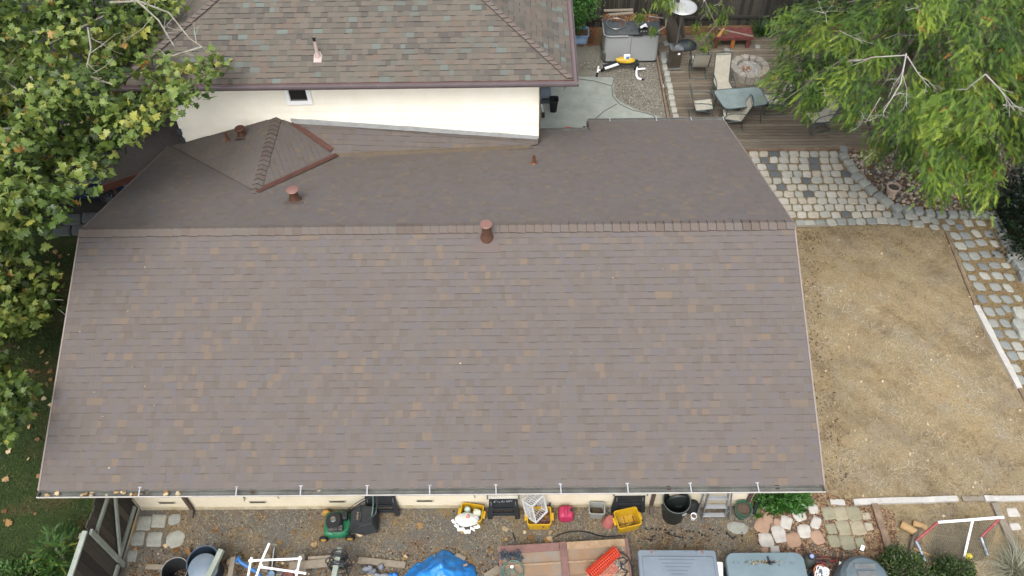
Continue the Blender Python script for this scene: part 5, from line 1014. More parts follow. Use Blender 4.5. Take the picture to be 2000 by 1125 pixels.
for k in range(4): mb.tube(arc((.01*k,.012*k), .225-.012*k, 0, 360, 36, lambda x, y: (x, y, .01+.012*k))[:-1], .010, 6, closed=True)
mb.tube([(-.2,-.02,.03),(-.1,.0,.05),(-.03,.05,.06),(.04,-.0,.05),(.12,-.06,.04),(.22,-.08,.03)], .009, 6); mb.tube([(-.06,.0,.05),(0,.04,.07),(.07,.0,.05),(.07,-.1,.04),(0,-.13,.04),(-.06,-.1,.04),(-.06,0,.05)], .009, 6); mb.build('loops', M('dull_green','#5d7a6c','#6f8d7e',scale=5,rough=.5), t, smooth=60); mb = MB(); mb.lathe([(.001,.07),(.03,.07),(.03,.04)], 12, c=(0,.09,0)); mb.build('nozzle', WHP, t)
t = thing('twine_tangle', 'tangle of dark slate twine on the left corner of the board', 'twine', at(998,1086,.3)); mb = MB(); r_ = random.Random(15)
for k in range(60): x, y = r_.uniform(-.22,.2), r_.uniform(-.08,.08); a = r_.uniform(0,6.3); l = r_.uniform(.03,.07); mb.tube([(x,y,.02),(x+l*.5*math.cos(a),y+l*.5*math.sin(a),.05+r_.uniform(0,.03)),(x+l*math.cos(a+.8),y+l*math.sin(a+.8),.02)], .012, 5)
mb.build('strands', M('slate_twine','#3f4a55','#55626e',scale=8,rough=.8), t, smooth=60)
# roll of orange mesh
OM = M('orange_mesh','#e0482f','#ee5c40',scale=5,rough=.45); OD = M('orange_inner','#7d2618',rough=.6)
p, q = at(1203,1077,.42), at(1152,1122,.42); t = thing('mesh_roll', 'roll of bright orange plastic safety mesh on the panelled board', 'mesh', p); d = (q-p); L_ = d.length; d.normalize(); sx = d.cross(V((0,0,1))).normalized(); sz = V((0,0,1))
mb = MB()
for rr, ph in ((.115,0),(.09,.5)):
    for k in range(17): f = L_*k/16; mb.tube([d*f+sx*rr*math.cos(a)+sz*rr*math.sin(a) for a in [2*math.pi*i/18 for i in range(18)]], .009, 4, closed=True)
    for k in range(14): a = 2*math.pi*k/14+ph; b = sx*rr*math.cos(a)+sz*rr*math.sin(a); mb.bar(b, b+d*L_, .013, .006, up=tuple(b))
mb.build('rolled_mesh', OM, t); mb = MB(); mb.tube([V(), d*L_], .045, 14); mb.build('core', OD, t, smooth=60)
mb = MB(); g0 = d*.18+sx*.09-sz*.10
if g0.y > 0: pass
sgn = 1 if (sx.x > 0) else -1
for k in range(11): b = d*(.18+k*.045)-sz*.10; mb.bar(b+sx*sgn*.08, b+sx*sgn*.27, .014, .006)
for k in range(5): b = sx*sgn*(.08+k*.047)-sz*.098; mb.bar(b+d*.17, b+d*.64, .014, .006)
mb.build('loose_mesh', M('pale_orange_mesh','#d9745e','#e58f78',scale=5,rough=.5), t)
t = thing('black_hose', 'black rubber hose looped at the right end of the panelled board', 'hose', at(1220,1100,.3)); mb = MB()
mb.tube([at(u,v,.33)-t.location for u,v in ((1208,1078),(1218,1081),(1228,1090),(1233,1105),(1236,1130))], .016, 7); mb.tube([at(u,v,.32)-t.location for u,v in ((1206,1092),(1216,1089),(1226,1094),(1218,1103),(1212,1098),(1214,1110),(1226,1116),(1218,1128))], .016, 7); mb.tube([at(u,v,.31)-t.location for u,v in ((1167,1092),(1180,1082),(1195,1078))], .014, 7); mb.build('loops', BLK, t, smooth=60)
# two deck boxes
DBX = M('deck_box_lid','#7b8894','#8894a0',scale=2,rough=.6,dirt=.15,dscale=3,dcol='#69747f'); DBB = M('deck_box_body','#9b9d9c','#aaacab',scale=3,rough=.6)
A, B_ = at(1245,1074,.68), at(1397,1075,.68); c = (A+B_)/2; Wd = (B_-A).length; t = thing('deck_box', 'grey plastic deck box with a ribbed rectangular lid at the bottom edge', 'deck box', (c.x, c.y-.4, 0), math.atan2(B_.y-A.y, B_.x-A.x))
mb = MB(); mb.loft([rrect(Wd-.1,.72,.04,0), rrect(Wd-.04,.78,.04,.62)]); mb.build('body', DBB, t, smooth=35)
mb = MB(); mb.loft([rrect(Wd,.82,.05,.60), rrect(Wd,.82,.05,.66), rrect(Wd-.03,.79,.05,.68), rrect(Wd-.13,.66,.04,.685,4,0,-.05), rrect(Wd-.16,.62,.04,.705,4,0,-.05)]); mb.build('lid', DBX, t, smooth=35)
mb = MB()
for k in range(5): mb.box((-.02,.2-k*.07,.707), (.7-k*.1,.012,.006))
mb.build('lid_ribs', M('rib_shade','#6d7883',rough=.7), t)
for s in (-1,1): mb = MB(); mb.box((s*(Wd/2-.26),.37,.68), (.03,.07,.03)); mb.build('hinge', M('rusty_hinge','#8a5a48','#a07060',scale=20,rough=.8), t)
for x in (-.42,-.22,.18,.38): mb = MB(); mb.lathe([(.001,.694),(.012,.692),(.014,.685)], 8, c=(x,.37,0)); mb.build('bolt', STEEL, t)
A, B_ = at(1415,1080,.62), at(1568,1079,.62); c = (A+B_)/2; Wd = (B_-A).length; t = thing('deck_box', 'blue green plastic deck box with rounded lid corners and dirt caught in its groove', 'deck box', (c.x, c.y-.42, 0))
DB2 = M('blue_green_lid','#74878f','#82969d',scale=2,rough=.55,dirt=.15,dscale=3,dcol='#5f7880')
mb = MB(); mb.loft([rrect(Wd-.12,.74,.12,0), rrect(Wd-.06,.78,.14,.56)]); mb.build('body', M('dark_teal_body','#3f5158','#4a5c63',scale=3,rough=.6), t, smooth=35)
mb = MB(); mb.loft([rrect(Wd,.86,.17,.54,6), rrect(Wd,.86,.17,.6,6), rrect(Wd-.03,.83,.16,.625,6), rrect(Wd-.3,.5,.1,.635,6)]); mb.build('lid', DB2, t, smooth=40)
mb = MB(); r_ = random.Random(16)
for k in range(90): x = r_.gauss(-.05,.22); y = .22+r_.gauss(0,.018); a = r_.uniform(0,6.3); l = r_.uniform(.01,.04); mb.bar((x,y,.642),(x+l*math.cos(a),y+l*math.sin(a),.646+r_.uniform(0,.01)), .012, .008, t=r_.random())
structure(mb.build('groove_dirt', M('groove_dirt','#ffffff',ramp=[(0,'#4b463c'),(.6,'#7a7060'),(.9,'#b39c62'),(1,'#d8c88a')],rough=1), t), 'stuff')
mb = MB(); mb.box((.06,.25,.65), (.03,.16,.03), .1); mb.box((.08,.21,.65), (.16,.03,.03), .1); mb.build('latch', BLK, t)
beam('white_board', (1405,1098), .3, (1406,1140), .3, .13, .03, 'white board standing between the two deck boxes', WHP, 'board')
# clutter between deck box and compost bin
B = at(1574,1098,.0); t = thing('plastic_jug', 'dark green round jug with a blue and white top beside the blue green box', 'jug', (B.x+.02, B.y-.02, 0)); mb = MB(); mb.lathe([(.001,0),(.12,0),(.135,.1),(.13,.2),(.08,.28),(.05,.32)], 24); mb.build('body', M('dark_olive','#454c48','#525a55',scale=3,rough=.5), t, smooth=50); mb = MB(); mb.lathe([(.05,.3),(.06,.33),(.06,.37),(.001,.375)], 18); mb.build('collar', BLK, t, smooth=40); mb = MB(); mb.lathe([(.001,.39),(.04,.385),(.045,.37)], 14); mb.build('top', M('blue_white_cap','#6f86c8','#c8d0e6',scale=25,rough=.4), t, smooth=40)
t = thing('tool_bundle', 'bundle of red and black handled garden tools lying right of the jug', 'tools', at(1600,1092,0)); r_ = random.Random(17)
for k in range(12):
    a, b = at(r_.uniform(1572,1590), r_.uniform(1080,1100), .08+k*.012)-t.location, at(r_.uniform(1605,1635), r_.uniform(1088,1112), .08+k*.012)-t.location; mb = MB(); mb.tube([a, b], r_.uniform(.012,.02), 7); mb.build('tool_handle', [M('red_handle','#8a2a2a','#a03434',scale=6,rough=.5), BLK, M('brown_handle','#5a4234','#6b5040',scale=6,rough=.7)][k%3], t, smooth=60)
mb = MB(); p = at(1645,1085,.45); q = at(1636,1118,.2); mb.tube([V(), (q-p)*.35], .02, 7); o = tag(mb.build('tool_grip', BLK, loc=p), 'black and white tool handle leaning on the round grey bin', 'tool'); mb = MB(); mb.tube([(q-p)*.35, q-p], .022, 7); mb.build('shaft', WHP, o)
B = at(1605,1116,.35); t = thing('plant_pot', 'terracotta pot stuffed with a bundle of white rope', 'pot', (B.x, B.y, 0)); mb = MB(); mb.lathe([(.001,0),(.1,0),(.135,.28),(.15,.28),(.15,.33),(.125,.33),(.12,.25)], 26); mb.build('pot', M('orange_clay','#b3714f','#c4835f',scale=5,rough=.8), t, smooth=40)
mb = MB(); r_ = random.Random(18)
for k in range(16): a0 = r_.uniform(0,6.3); cx_, cy_ = .09*math.cos(a0), -.05+.07*math.sin(a0); rx, ry, tl = r_.uniform(.05,.1), r_.uniform(.03,.06), r_.uniform(0,3.1); mb.tube([(cx_+rx*math.cos(a)*math.cos(tl)-ry*math.sin(a)*math.sin(tl), cy_+rx*math.cos(a)*math.sin(tl)+ry*math.sin(a)*math.cos(tl), .33+.02*math.sin(a*2)+k*.004) for a in [2*math.pi*i/14 for i in range(14)]], .008, 5, closed=True)
mb.build('rope', WHP, t, smooth=60); mb = MB(); mb.box((-.02,-.08,.38), (.05,.22,.05), .1); mb.build('handle', M('slate_handle','#5f7480',rough=.5), t, bevel=.01)
for j, (u, v, r, mt, lab) in enumerate([(1586,1124,.07,NAVY,'small dark blue pot beside the rope filled pot'),(1571,1124,.05,WHP,'small white cup left of the dark blue pot'),(1636,1124,.06,REDW,'small dark red pot right of the white rope')]):
    c = at(u, v, .2); t = thing('plant_pot', lab, 'pot', (c.x, c.y, 0)); mb = MB(); mb.lathe([(.001,0),(r*.75,0),(r,.2),(r*1.08,.2),(r*1.08,.23),(r*.9,.23),(r*.8,.12)], 20); mb.build('pot', mt, t, smooth=40)
# round grey compost bin
B = at(1690,1118,.7); t = thing('compost_bin', 'round grey compost bin with a dusty square hatch, at the bottom edge beside the shrubs', 'compost bin', (B.x, B.y-.1, 0)); CB = M('slate_bin','#5d6d76','#6c7d85',scale=3,rough=.6,dirt=.35,dscale=3,dcol='#7d7a74')
mb = MB(); n = 16; mb.lathe([(.001,0),(.48,0),(.52,.3),(.46,.62),(.38,.72),(.2,.76),(.001,.77)], n); mb.build('drum', CB, t, smooth=25); mb = MB(); mb.box((.0,-.05,.775), (.36,.3,.03)); mb.box((.0,.2,.762), (.4,.1,.012)); mb.build('hatch', M('hatch_grey','#6b6f70','#7d8080',scale=8,rough=.8), t, bevel=.01)
c = at(1684,1072,.02); mb = MB(); mb.bar((-.03,-.04,.02),(.02,.05,.05), .07, .02); tag(mb.build('paper_scrap', WHP, loc=c), 'crumpled white scrap of paper on the litter above the compost bin', 'paper')
# goal frame
t = thing('hockey_goal', 'small tube goal frame in red and white with a net, tipped among dry grass', 'goal', at(1870,1050,0)); O = t.location; rp = lambda u, v, z=0.: at(u, v, z)-O
RT = M('red_tube','#8e2b33','#a53a42',scale=10,rough=.5,dirt=.25,dscale=12,dcol='#d8c8c8'); BT2 = M('blue_white_tube','#5f86b8','#dfe6ee',scale=14,rough=.45)
za = .5; TL, TR = rp(1832,1020,za), rp(1960,1010,za); BL_, BR_ = rp(1789,1056,.25), rp(1916,1049,.25)
mb = MB(); mb.tube([TL, TR], .028, 9); mb.build('crossbar', WHP, t, smooth=60)
for a, b in ((TL, BL_), (TR+V((-.05,0,0)), BR_)): mb = MB(); mb.tube([a, b], .026, 9); mb.build('post', RT, t, smooth=60)
for a, b in ((BL_, rp(1807,1095,.03)), (BR_, rp(1929,1085,.03))): mb = MB(); mb.tube([a, b], .024, 9); mb.build('back_bar', BT2, t, smooth=60)
md = TL*.47+TR*.53; mb = MB(); mb.tube([md, rp(1882,1092,.03)], .024, 9); mb.build('center_bar', WHP, t, smooth=60)
mb = MB(); quad = lambda s, f: (TL*(1-s)+TR*s)*(1-f)+(rp(1800,1100,.06)*(1-s)+rp(1930,1095,.06)*s)*f
BLm, BRm = rp(1800,1092,.06), rp(1928,1088,.06)
for k in range(1, 30): f = k/30; mb.tube([quad(.03+.06*f,f)-V((0,0,.05*math.sin(f*3.1))), quad(.5,f)-V((0,0,.08*math.sin(f*3.1))), quad(.97-.05*f,f)-V((0,0,.05*math.sin(f*3.1)))], .0035, 4)
for k in range(1, 34): s = k/34; mb.tube([quad(s,0), quad(s,.35)-V((0,0,.07)), quad(s,.7)-V((0,0,.07)), quad(s,1)], .003, 4)
mb.build('net', M('net_cord','#4a4a44','#6b6a60',scale=20,rough=.9), t)
# pickaxe, logs, ball
t = thing('mattock', 'old mattock with a curved grey head and pale wooden handle lying by the goal', 'mattock', at(1800,1075,0)); O = t.location; mb = MB(); mb.tube([rp_ for rp_ in (at(1783,1070,.08)-O, at(1846,1095,.04)-O)], .024, 8); mb.build('handle', M('pale_handle','#b08a55','#c4a06c',scale=5,rough=.7), t, smooth=60)
mb = MB(); mb.tube([at(u,v,z)-O for u,v,z in ((1777,1077,.05),(1780,1066,.1),(1785,1052,.14),(1793,1036,.12),(1800,1032,.1))], [.02,.04,.05,.045,.02], 8); mb.build('head', M('grey_iron','#6a5f52','#7d7060',scale=10,rough=.8), t, smooth=60)
for j, (a, b, r) in enumerate([((1760,1024),(1788,1040),.085),((1783,1022),(1809,1030),.07)]):
    p, q = at(*a, r), at(*b, r); mb = MB(); d = (q-p); mb.tube([V(), d*.33+V((0,0,.01)), d*.66, d], [r,r*1.05,r*.97,r], 12); tag(mb.build('firewood_log', M('split_wood','#a8865a','#c2a274',scale=6,rough=.85,bump=.4,bscale=20), smooth=40, loc=p), ['larger split log lying left of the goal','smaller split log touching the red goal post'][j], 'log')
c = at(1893,1086,.1); mb = MB(); mb.lathe([(.075*math.sin(rad(a)), .075-.075*math.cos(rad(a))) for a in range(0,181,15)], 20); o = tag(mb.build('yellow_ball', M('yellow_ball','#c9b93a','#d8c94e',scale=5,rough=.6), smooth=80, loc=(c.x,c.y,0)), 'yellow ball beside the white middle bar of the goal', 'ball')
# fence and gate at the left end
GX = at(262,1040,0).x; gx = lambda u, v: atx(u, v, GX)
GW = M('gate_boards', '#ffffff', ramp=[(0,'#35302a'),(.4,'#453f37'),(.7,'#544c42'),(1,'#655c50')], rough=.95, grain=.3, gscale=8, stretch=(8,8,.6), bump=.3, bscale=20)
tz = gx(170,1048).z; y0, y1 = 7.60, gx(243,1106).y
gate = thing('garden_gate', 'weathered board gate with a diagonal brace at the left corner of the house', 'gate', (GX, (y0+y1)/2, 0)); G0 = gate.location
tz = min(max(tz, 1.3), 1.9)
mb = MB(); y = y1+.02; r_ = random.Random(19); k = 0
while y < y0-.05:
    w_ = .15; hgt = tz+.08-.03*(k % 3); mb.box((-.04, y+w_/2-G0.y, hgt/2+.04), (.02, w_-.008, hgt-.08), 0, r_.random()); y += w_; k += 1
mb.build('boards', GW, gate)
zr1, zr0 = tz-.28, .30
for z in (zr0, zr1): mb = MB(); mb.bar((0,y1+.03-G0.y,z),(0,y0-G0.y,z), .045, .085); mb.build('rail', PG, gate, bevel=.003)
mb = MB(); mb.bar((.03,y1+.08-G0.y,zr0+.05),(.03,y0-.05-G0.y,zr1-.02), .04, .085); mb.build('brace', PG, gate, bevel=.003)
mb = MB(); mb.bar((.01,y1-G0.y,.05),(.01,y1-G0.y,tz-.05), .1, .05, up=(1,0,0)); mb.build('end_stile', PG, gate, bevel=.003)
mb = MB(); mb.box((.04,y1+.05-G0.y,zr1+.05),(.05,.04,.08)); mb.build('latch', STEEL, gate)
fn = thing('board_fence', 'dark board fence with a pale cap running from the gate to the bottom edge', 'fence', (GX, y1-1.5, 0)); F0 = fn.location
mb = MB(); y = y1-3.4
while y < y1-.06: mb.box((-.04, y+.09-F0.y, tz/2), (.02,.172,tz-.04), 0, r_.random()); y += .18
mb.build('boards', GW, fn)
mb = MB(); mb.box((-.05,y1-1.73-F0.y,tz+.03),(.095,3.4,.05)); mb.build('cap_rail', PG, fn, bevel=.006)
mb = MB(); mb.box((.02,y1-1.75-F0.y,.3),(.05,3.3,.09)); mb.build('lower_rail', PG, fn)
for yy in (y1-.1, y1-2.3): mb = MB(); mb.box((.02-.13,yy-F0.y,tz/2),(.1,.1,tz)); mb.build('post', MW, fn)
# ------------------------------------------------------------------ plants
def rot_mats(yaw, pitch, roll):
    cy, sy, cp, sp, cr, sr = np.cos(yaw), np.sin(yaw), np.cos(pitch), np.sin(pitch), np.cos(roll), np.sin(roll); z = np.zeros_like(cy); o = np.ones_like(cy)
    Rz = np.stack([cy,-sy,z,sy,cy,z,z,z,o], -1).reshape(-1,3,3); Ry = np.stack([cp,z,sp,z,o,z,-sp,z,cp], -1).reshape(-1,3,3); Rx = np.stack([o,z,z,z,cr,-sr,z,sr,cr], -1).reshape(-1,3,3)
    return Rz @ Ry @ Rx
def scatter(name, tv, tf, pos, scale, yaw, pitch, roll, tint, mt, parent=None, off=(0,0,0)):
    """many leaf-sized pieces in one mesh: template tv, tf turned and scaled to every place"""
    tv, tf = np.array(tv, float), np.array(tf); n, k = len(pos), len(tv)
    Rm = rot_mats(yaw, pitch, roll); sc3 = scale if np.ndim(scale) == 2 else np.repeat(np.array(scale)[:,None], 3, 1)
    v = np.einsum('nij,nkj->nki', Rm, tv[None]*sc3[:,None,:])+np.array(pos)[:,None,:]-np.array(off)
    f = (tf[None]+(np.arange(n)*k)[:,None,None]).reshape(-1, tf.shape[1])
    return arrays(name, v.reshape(-1,3), f, np.repeat(tint, len(tf)), mt, parent)
# a lobed plane-tree leaf (x forward), folded a little along its midrib
_o = [(0,0),(-.10,.16),(-.05,.38),(.12,.30),(.20,.50),(.34,.46),(.44,.30),(.62,.42),(.66,.20),(1.0,.0)]
LV = [(0,0,0),(.35,0,.05),(.65,0,.04),(1.0,0,-.06)]+[(x,y,-.10*y+.03*math.sin(9*x)) for x,y in _o[1:-1]]+[(x,-y,-.10*y-.03*math.sin(8*x)) for x,y in _o[1:-1]]
up_ = list(range(4,12)); dn_ = list(range(12,20))
LF = []
for a, b, c in ((up_,1,1),(dn_,1,-1)):
    chain = [0]+a+[3]; hub = [1]*5+[2]*4
    for i in range(len(chain)-1):
        h = 1 if i < 5 else 2; t_ = (chain[i], chain[i+1], h); LF.append(t_ if c < 0 else t_[::-1])
    LF.append((chain[5],2,1) if c < 0 else (1,2,chain[5]))
    LF.append((0,1,1)) if False else None
LF = [f for f in LF if f]
PLANE = leafmat('plane_leaf', [(0,'#2f421f'),(.2,'#455c29'),(.45,'#667f38'),(.65,'#829847'),(.82,'#9fae5b'),(.9,'#b9b655'),(.95,'#bb914a'),(1,'#a5703f')], rough=.45, tr=.3)
BARKP = M('plane_bark', '#8d8878', '#b5b0a0', scale=5, rough=.9, bump=.3, bscale=18, dirt=.4, dscale=4, dcol='#6d6656')
BARKG = M('grey_bark', '#7d7268', '#978b7f', scale=3, rough=.95, bump=.7, bscale=14, stretch=(4,4,.6), grain=.25, gscale=12)
DEADW = M('dead_twig', '#a39d96', '#c2bdb6', scale=5, rough=.9)
def leaves(parent, clumps, n_per, size, mt, name='crown', tmul=1.0, droop=.35, seed=1, spread=1.0, flat=.55, off=(0,0,0)):
    g = np.random.default_rng(seed); P, S, T, Y = [], [], [], []
    for (c, r) in clumps:
        n = int(n_per*r*r); d = g.normal(size=(n,3)); d /= np.linalg.norm(d, axis=1)[:,None]; q = r*(g.random(n)**.45)
        p = np.array(c)+d*q[:,None]*np.array([1,1,flat]); P.append(p); S.append(size*g.uniform(.6,1.25,n)); Y.append(np.arctan2(d[:,1], d[:,0])+g.normal(0,.8,n))
        base = g.uniform(.25,.75); T.append(np.clip(base+g.normal(0,.17,n)+.15*(d[:,2]*q/r), 0, .88))
    P, S, T, Y = map(np.concatenate, (P,S,T,Y)); n = len(P)
    odd = g.random(n); T = np.where(odd < .012, g.uniform(.9,1,n), T)
    return scatter(name, LV, LF, P, S, Y, g.normal(droop,.7,n), g.normal(0,.75,n), T, mt, parent, off)
def twig_tree(mb, a, b, r, g, depth=2, n=4, off=V((0,0,0))):
    a, b = V(a), V(b); L = (b-a).length; mid = a.lerp(b, .5)+V((g.uniform(-1,1),g.uniform(-1,1),g.uniform(-.5,.8)))*L*.1
    mb.tube([a-off, mid-off, b-off], [r, r*.7, r*.35], 5 if depth < 2 else 7)
    if depth > 0:
        for k in range(n):
            f = g.uniform(.3,.95); p = a.lerp(b, f)+(mid-a.lerp(b,.5))*(1-abs(2*f-1)); d = (b-a).normalized()
            q = V((g.uniform(-1,1),g.uniform(-1,1),g.uniform(-.5,.6))); e = p+(d*.6+q*.8)*L*g.uniform(.25,.5); twig_tree(mb, p, e, r*.45, g, depth-1, n, off)
# ---- the plane tree at the left
PT = V((-15.5, 14.6, 0)); g = random.Random(31)
tree = thing('plane_tree', 'large leafy plane tree with grey limbs covering the left side of the picture', 'tree', PT)
CROWN = [(-900,-350),(420,-350),(372,-5),(345,20),(330,70),(345,110),(420,95),(446,120),(425,165),(375,205),(340,200),(335,240),(270,250),(238,300),(205,330),(195,380),(180,400),(140,385),(120,410),(95,470),(60,480),(55,520),(100,535),(128,580),(118,630),(60,640),(20,655),(0,650),(0,715),(40,745),(58,785),(30,850),(5,890),(-120,900),(-260,500),(-900,470)]
u_ = rng.uniform(-900, 440, 60000); v_ = rng.uniform(-350, 900, 60000); ok = inpoly(u_, v_, CROWN); u_, v_ = u_[ok], v_[ok]
inset = lambda u, v, d: inpoly(u+d, v, CROWN) & inpoly(u-d*.3, v, CROWN) & inpoly(u, v-d, CROWN) & inpoly(u, v+d, CROWN)
k = inset(u_, v_, 24); u_, v_ = u_[k], v_[k]
clumps = []; cl_px = []
for u, v in zip(u_, v_):
    if len(clumps) > 560: break
    if all((u-a)**2+(v-b)**2 > 38**2 for a, b in cl_px):
        cl_px.append((u, v)); lo = 2.2 if v > 480 else 4.3
        z = lo+(1.9 if v < 480 else .8)*rng.random()+(1 if v < 480 else .2)*.9*max(0, min(1, (300-u)/500)); clumps.append((at(u, v, z), rng.uniform(.38,.62)))
for (a, b) in list(cl_px)[:400]:
    if rng.random() < .55 and a < 330: clumps.append((at(a+rng.uniform(-20,20), b+rng.uniform(-10,20), 2.9+rng.random()*1.2), .5))
leaves(tree, clumps, 300, .17, PLANE, seed=4, off=tuple(PT), flat=.5)
mb = MB(); mb.tube([(0,0,0),(.05,.05,1.4),(.1,0,2.8),(.3,.1,4.2)], [.34,.27,.24,.16], 14); mb.lathe([(.5,-.02),(.38,.1),(.33,.3)], 14); mb.build('trunk', BARKP, tree, smooth=60)
mb = MB()
for k in range(0, len(clumps), 9):
    c, r = clumps[k]
    s0 = PT+V((.1,0,2.4+g.random()*1.6)); 
    if (c-PT).length < 9: 
        m = s0.lerp(c, .5)+V((0,0,.4)); mb.tube([s0-PT, m-PT, c-PT], [.075,.045,.014], 6)
        for j in range(5): e = c+V((g.uniform(-.7,.7),g.uniform(-.7,.7),g.uniform(-.3,.45))); mb.tube([c-PT, c.lerp(e,.5)-PT+V((0,0,.05)), e-PT], [.014,.010,.005], 5)
for pts in (((215,5),(270,2),(330,25),(370,75),(395,92)),((268,2),(310,40),(340,90)),((172,55),(178,95),(170,130),(178,150),(220,165)),((0,150),(20,165),(38,178)),((100,190),(95,215),(100,235)),((395,92),(350,105),(335,110)),((60,150),(80,180))):
    P = [at(u, v, 6.2)-PT for u, v in pts]; mb.tube(P, [.026*(1-.7*i/len(P)) for i in range(len(P))], 6)
    for p, q in zip(P, P[1:]):
        for j in range(2): s0 = p.lerp(q, g.uniform(.2,.9)); twig_tree(mb, s0, s0+V((g.uniform(-.6,.6),g.uniform(-.6,.6),g.uniform(-.3,.3))), .011, g, 1, 3)
mb.build('limb', BARKP, tree, smooth=60)
# ---- feathery sprays for the cedars: a fan of thin blades (x forward)
FVv, FFf = [], []
def blade(a, b, w_):
    a, b = np.array(a), np.array(b); d = b-a; n_ = np.array([-d[1], d[0], 0]); n_ = n_/np.linalg.norm(n_)*w_; i = len(FVv); FVv.extend([a-n_*.7, (a+b)/2-n_, b, (a+b)/2+n_]); FFf.append((i,i+1,i+2,i+3))
r_ = random.Random(40)
for k in range(13):
    f = k/13; s_ = 1 if k % 2 else -1; x = .05+.85*f; L_ = .42*(1-f*.65)*r_.uniform(.8,1.2); an = r_.uniform(.28,.55); z_ = -.12*x*x; blade((x,0,z_), (x+L_*math.cos(an), s_*L_*math.sin(an), z_-.12*L_-r_.uniform(0,.05)), .021)
blade((0,0,0), (.55,.0,-.05), .018); blade((.45,0,-.03), (1.1,0,-.18), .02)
def sprays(parent, pos, yaw, size, tint, mt, name='crown', droop=.16, seed=2, off=(0,0,0), dj=.35):
    g = np.random.default_rng(seed); n = len(pos); return scatter(name, FVv, FFf, pos, size, yaw, g.normal(droop,dj,n), g.normal(0,.35,n), tint, mt, parent, off)
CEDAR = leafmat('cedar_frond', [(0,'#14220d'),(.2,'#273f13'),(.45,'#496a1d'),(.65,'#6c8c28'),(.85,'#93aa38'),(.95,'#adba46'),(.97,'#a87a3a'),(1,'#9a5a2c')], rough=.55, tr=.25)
def cedar(root, poly, box, n_tufts, zf, per, size, seed, gap=36, centre=None, off=V((0,0,0)), parent=None, name='crown', ty=None, dark=0.0):
    g = np.random.default_rng(seed); u = g.uniform(box[0], box[2], 60000); v = g.uniform(box[1], box[3], 60000); ok = inpoly(u, v, poly) & (((u-1745)/42)**2+((v-165)/48)**2 > 1) & (((u-1915)/24)**2+((v-160)/16)**2 > 1); u, v = u[ok], v[ok]; tufts = []
    for a, b in zip(u, v):
        if len(tufts) >= n_tufts: break
        if all((a-p)**2+((b-q)*1.2)**2 > gap**2 for p, q in tufts): tufts.append((a, b))
    P, Y, S, T = [], [], [], []
    for a, b in tufts:
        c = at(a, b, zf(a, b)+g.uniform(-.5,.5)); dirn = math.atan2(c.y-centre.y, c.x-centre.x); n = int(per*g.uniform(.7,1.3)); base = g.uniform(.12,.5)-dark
        # a branch end: fronds laid along it, fanning outward and hanging
        ln = g.uniform(.5,1.0); t = g.random(n)**.7
        px_ = c.x-math.cos(dirn)*ln*(1-t)+g.normal(0,.14,n); py_ = c.y-math.sin(dirn)*ln*(1-t)+g.normal(0,.16,n); pz_ = c.z+.28*(1-t)+g.normal(0,.10,n)
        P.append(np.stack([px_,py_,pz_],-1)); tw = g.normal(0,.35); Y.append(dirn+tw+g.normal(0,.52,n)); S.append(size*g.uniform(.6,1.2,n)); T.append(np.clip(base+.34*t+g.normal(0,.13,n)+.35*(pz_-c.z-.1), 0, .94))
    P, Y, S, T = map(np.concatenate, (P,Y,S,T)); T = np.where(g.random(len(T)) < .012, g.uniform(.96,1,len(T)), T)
    sprays(parent, P, Y, S, T, CEDAR, name, seed=seed, off=tuple(off)); return tufts
CP = V((11.6, 20.8, 0)); ced = thing('cedar_tree', 'big yellow green cedar with drooping sprays and bare grey twigs at the right', 'tree', CP)
CPOLY = [(1545,-300),(1545,0),(1515,25),(1502,65),(1515,95),(1508,130),(1498,155),(1520,185),(1538,212),(1570,225),(1600,205),(1625,195),(1650,225),(1668,262),(1690,265),(1700,300),(1740,300),(1765,320),(1790,335),(1800,375),(1830,392),(1865,385),(1880,405),(1915,412),(1935,395),(1945,340),(1985,310),(2400,420),(2400,-300)]
# a dark gap is left where the bare twigs stand
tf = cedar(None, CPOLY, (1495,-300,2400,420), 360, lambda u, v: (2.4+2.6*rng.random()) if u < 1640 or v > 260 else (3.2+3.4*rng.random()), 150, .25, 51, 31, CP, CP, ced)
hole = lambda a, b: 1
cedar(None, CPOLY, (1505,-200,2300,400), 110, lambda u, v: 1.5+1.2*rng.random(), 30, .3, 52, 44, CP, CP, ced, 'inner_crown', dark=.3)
mb = MB(); mb.tube([(0,0,0),(.05,.02,2),(.0,.05,5),(0,0,9.5)], [.42,.33,.24,.05], 14); mb.build('trunk', BARKG, ced, smooth=60)
mb = MB(); g = random.Random(53)
for k in range(0, len(tf), 2):
    a, b = tf[k]; e = at(a, b, 2.6+g.random()*1.2); s_ = CP+V((0,0,min(8, e.z-.1))); mb.tube([s_-CP, s_.lerp(e,.5)-CP+V((0,0,.25)), e-CP], [.05,.03,.008], 5)
mb.build('limb', BARKG, ced, smooth=60)
def dead(u0, v0, u1, v1, z, r, d=3, n=4):
    mb = MB(); twig_tree(mb, at(u0,v0,z), at(u1,v1,z-.5), r*.58, g, d, n, CP); mb.build('bare_twig', DEADW, ced, smooth=60)
for q in ((1770,105,1725,220,6.6,.028),(1772,110,1815,170,6.6,.026),(1768,108,1665,128,6.5,.024),(1770,112,1740,175,6.5,.02),(1925,145,1885,178,6.6,.03),(1925,145,1980,215,6.6,.028),(1960,205,1998,218,6.2,.02),(1690,10,1670,30,6.6,.02),(1770,20,1810,30,6.6,.018),(1700,235,1680,225,6,.018),(1640,60,1680,80,6.5,.014),(1615,45,1600,25,6.4,.014),(1810,250,1860,235,6.2,.012),(1720,190,1690,240,5.4,.02)): dead(*q, 3, 4)
